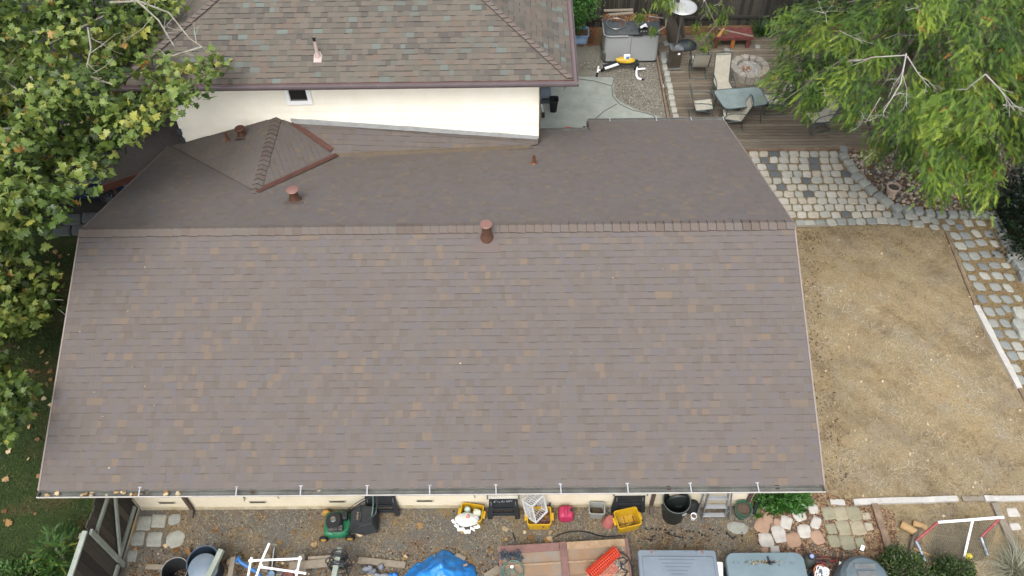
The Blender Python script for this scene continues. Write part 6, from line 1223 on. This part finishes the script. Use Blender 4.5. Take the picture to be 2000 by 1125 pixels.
for k in range(26):
    a, b = tf[g.randrange(len(tf))]
    if 1520 < a < 2000 and 0 < b < 330: dead(a, b, a+g.uniform(-45,45), b+g.uniform(-15,45), 5.2, .012, 2, 3)
# ---- the grey-trunked conifer behind the heater
GP = V((at(1322,78,0).x, at(1322,78,0).y, 0)); t = thing('conifer_tree', 'grey trunked conifer with hanging tufts behind the patio heater', 'tree', GP)
mb = MB(); mb.tube([at(1319,82,0)-GP, at(1314,60,.7)-GP, at(1306,32,1.6)-GP, at(1294,0,2.6)-GP, at(1270,-60,4.6)-GP], [.26,.2,.17,.15,.06], 14); mb.tube([at(1332,72,0)-GP, at(1329,45,.9)-GP, at(1325,15,1.9)-GP, at(1322,-30,3.4)-GP], [.13,.1,.08,.03], 10); mb.build('trunk', BARKG, t, smooth=60)
P, Y, S, T = [], [], [], []; g2 = np.random.default_rng(54)
for (u, v, z, n, rr) in ((1305,-4,3.4,90,.3),(1290,-6,3.4,60,.3),(1312,8,3.2,40,.18),(1251,30,1.75,60,.13),(1276,55,1.55,40,.10),(1368,64,.9,30,.2),(1385,14,1.4,40,.22),(1418,18,1.3,50,.24),(1398,40,1.0,25,.2),(1378,86,.35,60,.22),(1362,48,.9,30,.16),(1404,62,.7,25,.2),(1300,-90,5,160,.6),(1250,-100,5,160,.6),(1420,-100,4.6,120,.6)):
    c = at(u, v, z); d = g2.normal(size=(n,3))*rr*.55; P.append(np.array(c)+d); Y.append(np.arctan2(d[:,1]-.2, d[:,0])+g2.normal(0,.5,n)); S.append(.2*g2.uniform(.6,1.2,n)); T.append(np.clip(g2.normal(.62,.15,n), 0, .94))
sprays(t, np.concatenate(P), np.concatenate(Y), np.concatenate(S), np.concatenate(T), CEDAR, 'crown', droop=.9, seed=55, off=tuple(GP))
mb = MB()
for pts in (((1322,-20,3.4),(1316,18,2.2),(1301,36,1.6),(1268,32,1.9)),((1302,22,1.9),(1300,52,1.4),(1285,61,1.4)),((1376,0,2.6),(1388,28,1.8),(1399,48,1.2),(1372,78,.5)),((1399,48,1.2),(1400,55,1.0)),((1412,-5,2.4),(1404,8,2.0),(1395,11,1.8)),((1375,2,2.4),(1370,14,2.0)),((1384,20,1.9),(1368,38,1.2))):
    mb.tube([at(*p)-GP for p in pts], [.022*(1-.5*i/len(pts)) for i in range(len(pts))], 6)
mb.build('limb', DEADW, t, smooth=60)
# ---- small leafed plants
_e = [(0,0,0),(.3,.22,.05),(.7,.2,.04),(1,0,-.05),(.7,-.2,.04),(.3,-.22,.05)]; OV, OF = _e, [(0,1,2,3),(0,3,4,5)]
def bush(label, cat, c, rx, ry, h, n, size, mt, seed, name='leafy_bush', tlo=.2, thi=.8, stem=True, base=0.02, group=None, dense=1.0):
    g = np.random.default_rng(seed); t = thing(name, label, cat, (c.x, c.y, 0), 0, group)
    d = g.normal(size=(n,3)); d /= np.linalg.norm(d,axis=1)[:,None]; d[:,2] = np.abs(d[:,2]); lob = 1+.18*np.sin(d[:,0]*6+seed)*np.cos(d[:,1]*5+seed)+.1*g.normal(size=n)
    q = (g.random(n)**.28)*lob; p = d*q[:,None]*np.array([rx,ry,h]); p[:,2] = np.maximum(p[:,2], base)
    tint = np.clip(tlo+(thi-tlo)*g.random(n)+g.normal(0,.08,n), 0, 1)
    scatter('foliage', OV, OF, p, size*g.uniform(.6,1.3,n), np.arctan2(d[:,1],d[:,0])+g.normal(0,.8,n), -.3+g.normal(0,.5,n)-.5*d[:,2], g.normal(0,.6,n), tint, mt, t)
    if stem:
        mb = MB(); r_ = random.Random(seed)
        for k in range(9): a = r_.uniform(0,6.3); rr = r_.uniform(.3,.8); mb.tube([(0,0,0),(rx*rr*.4*math.cos(a),ry*rr*.4*math.sin(a),h*.4),(rx*rr*math.cos(a),ry*rr*math.sin(a),h*.75)], [.02,.014,.005], 5)
        mb.build('stems', BARKG, t)
    return t
BOX = leafmat('boxwood_leaf', [(0,'#2c4d1f'),(.4,'#417032'),(.7,'#568a3c'),(1,'#79a852')], rough=.35, tr=.2)
SHR = leafmat('shrub_leaf', [(0,'#22321a'),(.4,'#34491f'),(.7,'#4a6128'),(1,'#65793a')], rough=.5, tr=.2)
IVY = leafmat('ivy_leaf', [(0,'#16241a'),(.5,'#223524'),(.8,'#31482c'),(1,'#48602f')], rough=.4, tr=.15)
JUN = leafmat('juniper_leaf', [(0,'#2c4a24'),(.4,'#436a2e'),(.7,'#5e8238'),(1,'#8a9a48')], rough=.5, tr=.2)
BRT = leafmat('bright_leaf', [(0,'#2f5320'),(.4,'#43762a'),(.7,'#5a9035'),(1,'#76aa48')], rough=.45, tr=.3)
c = at(1533,966,.3); bush('dense bright green boxwood under the right end of the gutter', 'shrub', c, .52, .30, .55, 2600, .085, BOX, 61, base=.05)
c = at(1768,1108,.4); bush('dark green rounded shrub beside the round grey bin', 'shrub', c, .52, .46, .62, 3000, .06, SHR, 62)
c = at(1868,1118,.35); bush('dark green shrub in front of the goal, right of the first one', 'shrub', c, .46, .38, .55, 2600, .06, SHR, 63)
c = at(35,1122,.3); bush('bright leafy bush in the bottom left corner', 'shrub', c, .62, .36, .5, 1900, .085, JUN, 64)
c = at(2010,420,.8); bush('dark ivy thicket at the right edge beside the border rocks', 'ivy', V((c.x+.5,c.y-.1,0)), 1.05, 1.75, 1.5, 9000, .10, IVY, 65, 'ivy_thicket')
c = at(1990,620,.3); 
# the juniper behind the fence: sprays
t = thing('juniper_shrub', 'feathery juniper behind the board fence at the lower left', 'shrub', at(128,1092,0)); g2 = np.random.default_rng(66); n = 420
d = g2.normal(size=(n,3)); d /= np.linalg.norm(d,axis=1)[:,None]; d[:,2] = abs(d[:,2]); p = d*(g2.random(n)**.4)[:,None]*np.array([.38,.5,.75]); JU2 = leafmat('juniper_spray', [(0,'#22401c'),(.4,'#3c6328'),(.75,'#5d8636'),(1,'#93983e')], rough=.55, tr=.2)
scatter('foliage', FVv, FFf, p+np.array([0,0,.1]), .22*g2.uniform(.6,1.2,n), np.arctan2(d[:,1],d[:,0])+g2.normal(0,.5,n), -.6+g2.normal(0,.4,n), g2.normal(0,.6,n), np.clip(g2.normal(.5,.2,n),0,1), JU2, t)
mb = MB(); mb.tube([(0,0,0),(.02,.02,.5)], [.05,.02], 8); mb.build('stem', BARKG, t)
# strappy plants
def strap(label, cat, c, n, L, w_, mt, seed, name, spread=.9, off_v=V((0,0,0)), seg=5, thing_off=True):
    g = random.Random(seed); t = thing(name, label, cat, (c.x, c.y, 0)); vs, fs, ti = [], [], []
    for k in range(n):
        a = g.uniform(0,6.283); l = L*g.uniform(.55,1.15); sp = spread*g.uniform(.4,1.2); bx, by = g.gauss(0,.1)*L, g.gauss(0,.1)*L; b = len(vs); q = g.random()
        for i in range(seg+1):
            f = i/seg; r = l*sp*f; z = l*(1.25*f-1.05*f*f*sp)+.01; ww = w_*(1-f*.9); px_, py_ = bx+r*math.cos(a), by+r*math.sin(a); nx, ny = -math.sin(a)*ww, math.cos(a)*ww
            vs += [(px_+nx,py_+ny,max(z,.01)),(px_-nx,py_-ny,max(z,.01))]
        for i in range(seg): fs.append((b+2*i,b+2*i+1,b+2*i+3,b+2*i+2)); ti.append(q)
    arrays('blades', np.array(vs), np.array(fs), np.array(ti), mt, t); return t
c = at(1490,55,.3); strap('dark green strappy clump by the back fence behind the fire pit', 'plant', c, 260, .75, .012, leafmat('strap_leaf', [(0,'#22391f'),(.5,'#33522a'),(1,'#587a3e')], rough=.45, tr=.2), 71, 'strap_plant')
c = at(1985,1118,.1); strap('silvery ornamental grass at the bottom right corner', 'grass plant', c, 420, .75, .008, leafmat('silver_blade', [(0,'#7d7f62'),(.4,'#9a9a80'),(.75,'#b9b7a4'),(1,'#6f7d45')], rough=.6, tr=.2), 72, 'ornamental_grass', 1.0)
c = at(15,650,.5); strap('drooping dark grassy clump under the plane tree at the left edge', 'plant', V((c.x-.3,c.y+.3,0)), 320, 1.0, .012, leafmat('dark_strap', [(0,'#1f2d18'),(.5,'#31421f'),(1,'#5d6a3a')], rough=.5, tr=.2), 73, 'strap_plant')
c = at(1481,1004,.1); strap('small green weed at the corner beside the peach flagstone', 'plant', c, 60, .16, .008, BRT, 74, 'weed')
# the small tree by the blue tub
c = at(1133,72,0); t = thing('young_tree', 'slim bright green young tree with a pale trunk between the tall roof and the shed', 'tree', (c.x, c.y+.6, 0)); O = t.location
mb = MB(); mb.tube([(0,0,0),(.02,.0,1.0),(.05,.05,2.2)], [.07,.06,.03], 9); mb.build('trunk', BARKP, t, smooth=60)
P, S, T = [], [], []; g2 = np.random.default_rng(75)
for (u, v, z, n, rr) in ((1122,12,2.0,500,.42),(1150,5,2.2,420,.4),(1135,-15,2.6,500,.6),(1125,42,.8,420,.36),(1130,30,1.3,300,.36),(1118,28,1.2,200,.3)):
    q = at(u, v, z); P.append(np.array(q)+g2.normal(size=(n,3))*rr*.5); T.append(np.clip(g2.normal(.5,.2,n),0,1)); S.append(.1*g2.uniform(.6,1.2,n))
P, S, T = map(np.concatenate, (P,S,T)); n = len(P); scatter('crown', OV, OF, P, S, g2.uniform(0,6.28,n), g2.normal(.3,.5,n), g2.normal(0,.6,n), T, BRT, t, tuple(O))
# ------------------------------------------------------------------ what lies on the ground: blades, gravel, litter
def region(n, poly, seed): 
    g = np.random.default_rng(seed); xs, ys = [p[0] for p in poly], [p[1] for p in poly]; x = g.uniform(min(xs),max(xs),n*3); y = g.uniform(min(ys),max(ys),n*3); k = inpoly(x,y,[(p[0],p[1]) for p in poly]); return g, x[k][:n], y[k][:n]
HOUSE = [(-8.05,7.68),(4.74,7.68),(4.74,17.2),(-8.05,17.2)]
def noise2(x, y, s, f): return (np.sin(x*f+s)*np.cos(y*f*1.1-s*2)+np.sin(x*f*2.3-s+y*f*1.7)*.6+np.sin(y*f*3.1+x*f*.9+s)*.4)/2
BL = [(0,-.5,0),(1,-.12,.0),(1,.12,.0),(0,.5,0)]; BLF = [(0,1,2,3)]
def blades(name, poly, n, L, W_, mt, seed, z=.012, tilt=.35, mask=None, tf_=None):
    g, x, y = region(n, poly, seed); k = ~inpoly(x, y, HOUSE)
    if mask is not None: k &= mask(x, y, g)
    x, y = x[k], y[k]; n = len(x); sc3 = np.stack([L*g.uniform(.5,1.4,n), W_*g.uniform(.6,1.4,n), np.ones(n)], -1)
    t = g.random(n) if tf_ is None else np.clip(tf_(x, y, g), 0, 1)
    return structure(scatter(name, BL, BLF, np.stack([x,y,np.full(n,z)+g.uniform(0,.012,n)],-1), sc3, g.uniform(0,6.28,n), -np.abs(g.normal(0,tilt,n)), g.normal(0,.4,n), t, mt), 'stuff')
STRAW = M('straw', '#ffffff', ramp=[(0,'#544634'),(.15,'#77664d'),(.35,'#99866a'),(.55,'#b3a183'),(.75,'#c5b799'),(.92,'#d5cab4'),(1,'#bab5a4')], rough=.95, spec=.15)
def patch(x, y, g):      # sun-bleached in the middle of the lawn, browner thatch along its borders
    ed = np.clip((6.6-x)/1.2, 0, 1)+np.clip((y-13.2)/2, 0, 1)+.7*np.clip((8.3-y)/.8, 0, 1)*(x < 9)+.6*np.clip((x-(11.6-.18*(y-10)))/1.2, 0, 1)
    return .60+.26*noise2(x,y,1.3,1.3)+.28*noise2(x,y,4.1,4.2)+.13*noise2(x,y,2.2,9)-.34*np.clip(ed,0,1.2)+g.normal(0,.11,len(x))
inLAWN = [(p[0],p[1]) for p in LAWN]
blades('dry_grass', inLAWN, 80000, .10, .0075, STRAW, 81, tf_=patch)
PATHP = [(p.x,p.y) for p in px((1545,447),(1700,440),(1780,443),(1848,448),(1862,470),(1910,600),(1995,757),(2130,760),(2000,520),(1960,460),(1930,412),(1740,425))]
LIT = M('leaf_litter', '#ffffff', ramp=[(0,'#3f2f22'),(.3,'#6a4f38'),(.6,'#876a4b'),(.85,'#a0835f'),(.97,'#b59a76'),(1,'#cdbb9a')], rough=.95, spec=.15)
YARD = [(-8.05,4.5),(6.7,4.5),(6.7,7.3),(4.9,7.66),(-8.05,7.66)]
m1 = lambda x, y, g: (noise2(x,y,2.2,2.1)+.35*noise2(x,y,5,6)+g.normal(0,.25,len(x))+.9*(x > .6)+.5*((y > 7.2) & (x < -2))) > .05
blades('dry_weeds', YARD+[], 56000, .055, .007, STRAW, 82, mask=m1)
GRV = M('gravel_chips', '#ffffff', ramp=[(0,'#4b4943'),(.3,'#65635c'),(.6,'#77756d'),(.9,'#8a877e'),(1,'#a5a298')], rough=.9, spec=.2)
CH = [(-.5,-.4,0),(.5,-.35,0),(.4,.45,0),(-.45,.4,0),(-.2,-.15,.5),(.2,-.1,.5),(.15,.2,.5),(-.2,.2,.5)]; CHF = [(0,1,5,4),(1,2,6,5),(2,3,7,6),(3,0,4,7),(4,5,6,7)]
def chips(name, poly, n, s, mt, seed, z=.004, mask=None, tf_=None):
    g, x, y = region(n, poly, seed); k = ~inpoly(x, y, HOUSE)
    if mask is not None: k &= mask(x, y, g)
    x, y = x[k], y[k]; n = len(x); t = g.random(n) if tf_ is None else np.clip(tf_(x,y,g),0,1); return structure(scatter(name, CH, CHF, np.stack([x,y,np.full(n,z)],-1), s*g.uniform(.5,1.5,n), g.uniform(0,6.28,n), g.normal(0,.15,n), g.normal(0,.15,n), t, mt), 'stuff')
chips('gravel', YARD, 70000, .014, GRV, 83, mask=lambda x, y, g: (noise2(x,y,2.2,2.1)+g.normal(0,.4,len(x)) < .35) & (x < 1.5))
LT = [(-.5,-.1,0),(-.1,-.35,.06),(.5,0,.02),(-.05,.35,.08)]; LTF = [(0,1,2,3)]
def litter(name, poly, n, s, mt, seed, z=.015, mask=None, tf_=None):
    g, x, y = region(n, poly, seed)
    if mask is not None: k = mask(x, y, g); x, y = x[k], y[k]
    n = len(x); t = g.random(n) if tf_ is None else np.clip(tf_(x,y,g),0,1); return structure(scatter(name, LT, LTF, np.stack([x,y,np.full(n,z)+g.uniform(0,.02,n)],-1), s*g.uniform(.5,1.5,n), g.uniform(0,6.28,n), g.normal(0,.3,n), g.normal(0,.3,n), t, mt), 'stuff')
litter('leaf_litter', [(-8.0,4.8),(2.2,4.8),(2.2,6.75),(-8.0,6.95)], 14000, .042, LIT, 84, mask=lambda x, y, g: g.random(len(x)) < np.clip((6.95-y)*1.3,0.04,1))
litter('leaf_litter', YARD, 2600, .04, LIT, 85)
litter('leaf_litter', [(p.x,p.y) for p in px((1475,985),(1600,960),(1745,1000),(1760,1115),(1560,1115),(1475,1060))], 5200, .045, M('red_litter','#ffffff',ramp=[(0,'#4a2f26'),(.4,'#7d5240'),(.7,'#9a7558'),(1,'#c8ad88')],rough=.95), 86)
litter('thatch_specks', inLAWN, 5500, .021, M('thatch_speck','#ffffff',ramp=[(0,'#3f3324'),(.4,'#6a543a'),(.7,'#8a6f4c'),(.85,'#a89270'),(1,'#d9cdb4')],rough=.95), 105, z=.02)
litter('leaf_litter', inLAWN, 700, .06, M('pale_litter','#ffffff',ramp=[(0,'#8a6a48'),(.5,'#b8976c'),(1,'#e0cba8')],rough=.9), 87, z=.02)
litter('leaf_litter', [(p.x,p.y) for p in px((1552,452),(1590,452),(1660,980),(1610,980))], 500, .045, LIT, 88, z=.02)
BEDP = [(p.x,p.y) for p in px((1640,285),(1660,330),(1700,370),(1760,402),(1830,410),(1930,410),(2100,300),(1800,150),(1640,220))]
PEB = M('pebble', '#ffffff', ramp=[(0,'#55504a'),(.35,'#7d766c'),(.6,'#9a8f80'),(.8,'#b5a68e'),(1,'#cdc0aa')], rough=.7, bump=.2)
PB = [(math.cos(a)*r*.5, math.sin(a)*r*.4, z) for r, z in ((1,0),(.95,.2),(.55,.36)) for a in [2*math.pi*i/8 for i in range(8)]]; PBF = [(i*8+k, i*8+(k+1)%8, (i+1)*8+(k+1)%8, (i+1)*8+k) for i in range(2) for k in range(8)]+[(16,17,18,19),(16,19,20,23),(20,21,22,23)]
chips('aggregate_pebbles', [(p.x,p.y) for p in px((1118,125),(1290,98),(1320,236),(1280,224),(1240,212),(1212,196),(1200,178),(1204,155))], 7000, .024, M('agg_pebble','#ffffff',ramp=[(0,'#504d46'),(.5,'#746f64'),(.8,'#8f8a7d'),(.93,'#b5afa1'),(1,'#d2ccbe')],rough=.85), 99, z=.014)
litter('shed_litter', [(p.x,p.y) for p in (at(1173,34,1.27),at(1290,34,1.27),at(1284,20,1.27),at(1180,20,1.27))], 900, .045, M('rust_needles','#ffffff',ramp=[(0,'#4a2f20'),(.5,'#86583a'),(1,'#b98c58')],rough=.95), 100, z=ZS+.005)
litter('shed_litter', [(p.x,p.y) for p in (at(1180,62,1.27),at(1285,62,1.27),at(1284,34,1.27),at(1180,34,1.27))], 40, .06, bpy.data.materials['rust_needles'], 101, z=ZS+.005)
mb = MB(); r_ = random.Random(102)
for pts in (((1080,1052),(1092,1044),(1110,1039),(1130,1037),(1150,1040),(1170,1046),(1185,1048),(1222,1046)),((1300,1040),(1312,1046),(1330,1050)),((1420,1040),(1430,1052),(1438,1048)),((1002,1040),(1008,1056))):
    P = [at(u+r_.uniform(-2,2), v, .03) for u, v in pts]; mb.tube(P, [.006+.013*r_.random() for _ in P], 6)
structure(mb.build('weed_cloth_scraps', BLKD, smooth=60), 'stuff')
chips('dark_scraps', [(p.x,p.y) for p in px((1240,1032),(1450,1032),(1450,1058),(1240,1058))], 70, .045, BLKD, 103, z=.006)
g, x, y = region(5200, BEDP, 89); n = len(x); structure(scatter('pebbles', PB, PBF, np.stack([x,y,np.full(n,.006)],-1), .105*g.uniform(.5,1.3,n), g.uniform(0,6.28,n), np.zeros(n), np.zeros(n), g.random(n), PEB), 'stuff')
litter('bark_litter', BEDP, 2600, .045, M('bark_chips','#ffffff',ramp=[(0,'#4b3626'),(.5,'#735339'),(1,'#9a7750')],rough=.95), 90)
litter('bark_litter', PATHP, 5000, .035, M('path_litter','#ffffff',ramp=[(0,'#4d3a28'),(.5,'#7d6040'),(1,'#b0925f')],rough=.95), 91, z=.014)
litter('bark_litter', [(p.x,p.y) for p in px((1110,92),(1160,92),(1165,40),(1110,40))]+[], 1500, .05, M('red_needles','#ffffff',ramp=[(0,'#4a2a1c'),(.5,'#7d4a2e'),(1,'#a87450')],rough=.95), 92)
litter('bark_litter', [(p.x,p.y) for p in px((1285,100),(1310,100),(1330,50),(1290,45))], 900, .05, bpy.data.materials['red_needles'], 93)
litter('bark_litter', [(p.x,p.y) for p in px((1310,95),(1500,90),(1530,55),(1310,55))], 2500, .05, bpy.data.materials['bark_chips'], 94)
GRS = leafmat('lawn_blade', [(0,'#1f2c14'),(.4,'#33471d'),(.7,'#4a5e28'),(.9,'#6d6d3a'),(1,'#8d7d4c')], rough=.6, tr=.15)
GR2 = [(p[0],p[1]) for p in GREEN]; NEAR = [(-13,4.5),(-8.6,4.5),(-8.35,7.7),(-7.95,15.2),(-13,15.2)]
blades('lawn_grass', NEAR, 42000, .06, .010, GRS, 95, tilt=.9, mask=lambda x, y, g: noise2(x,y,3,1.6)+g.normal(0,.3,len(x)) > -.55, tf_=lambda x, y, g: g.random(len(x))*.85+.15*(noise2(x,y,3,1.6) < 0))
g, x, y = region(330, NEAR, 96); n = len(x); scl = .11*g.uniform(.4,1.5,n); structure(scatter('fallen_leaves', LV, LF, np.stack([x,y,np.full(n,.045)],-1), scl, g.uniform(0,6.28,n), g.normal(0,.3,n), g.normal(0,.35,n), g.random(n), M('fallen_leaf','#ffffff',ramp=[(0,'#6d4f2e'),(.4,'#a07c4a'),(.7,'#c2a072'),(1,'#dcc8a0')],rough=.85)), 'stuff')
g, x, y = region(60, [(-8.0,5.5),(1,5.5),(1,7.5),(-8,7.5)], 97); n = len(x); structure(scatter('fallen_leaves', LV, LF, np.stack([x,y,np.full(n,.03)],-1), .12*g.uniform(.5,1.4,n), g.uniform(0,6.28,n), g.normal(0,.3,n), g.normal(0,.35,n), g.random(n), bpy.data.materials['fallen_leaf']), 'stuff')
g = np.random.default_rng(98); n = 26; x = g.uniform(-8.8,-3,n)**1; x = np.where(g.random(n) < .6, g.uniform(-8.8,-6.5,n), x); structure(scatter('gutter_leaves', LV, LF, np.stack([x,np.full(n,YE-.06)+g.uniform(-.02,.03,n),np.full(n,ZE-.03)],-1), .09*g.uniform(.5,1.3,n), g.uniform(0,6.28,n), g.normal(0,.5,n), g.normal(0,.5,n), g.random(n), bpy.data.materials['fallen_leaf']), 'stuff')
g = np.random.default_rng(104); n = 24; x = np.concatenate([g.uniform(-8.6,5.2,14), g.uniform(-8.7,-6.5,10)]); y = g.uniform(7.1,11.4,n); structure(scatter('roof_leaves', LT, LTF, np.stack([x,y,ZE+SL*(y-YE)+.02],-1), .038*g.uniform(.4,1.3,n), g.uniform(0,6.28,n), g.normal(-.37*0,.2,n), np.full(n,.37), g.uniform(.4,1,n), bpy.data.materials['fallen_leaf']), 'stuff')
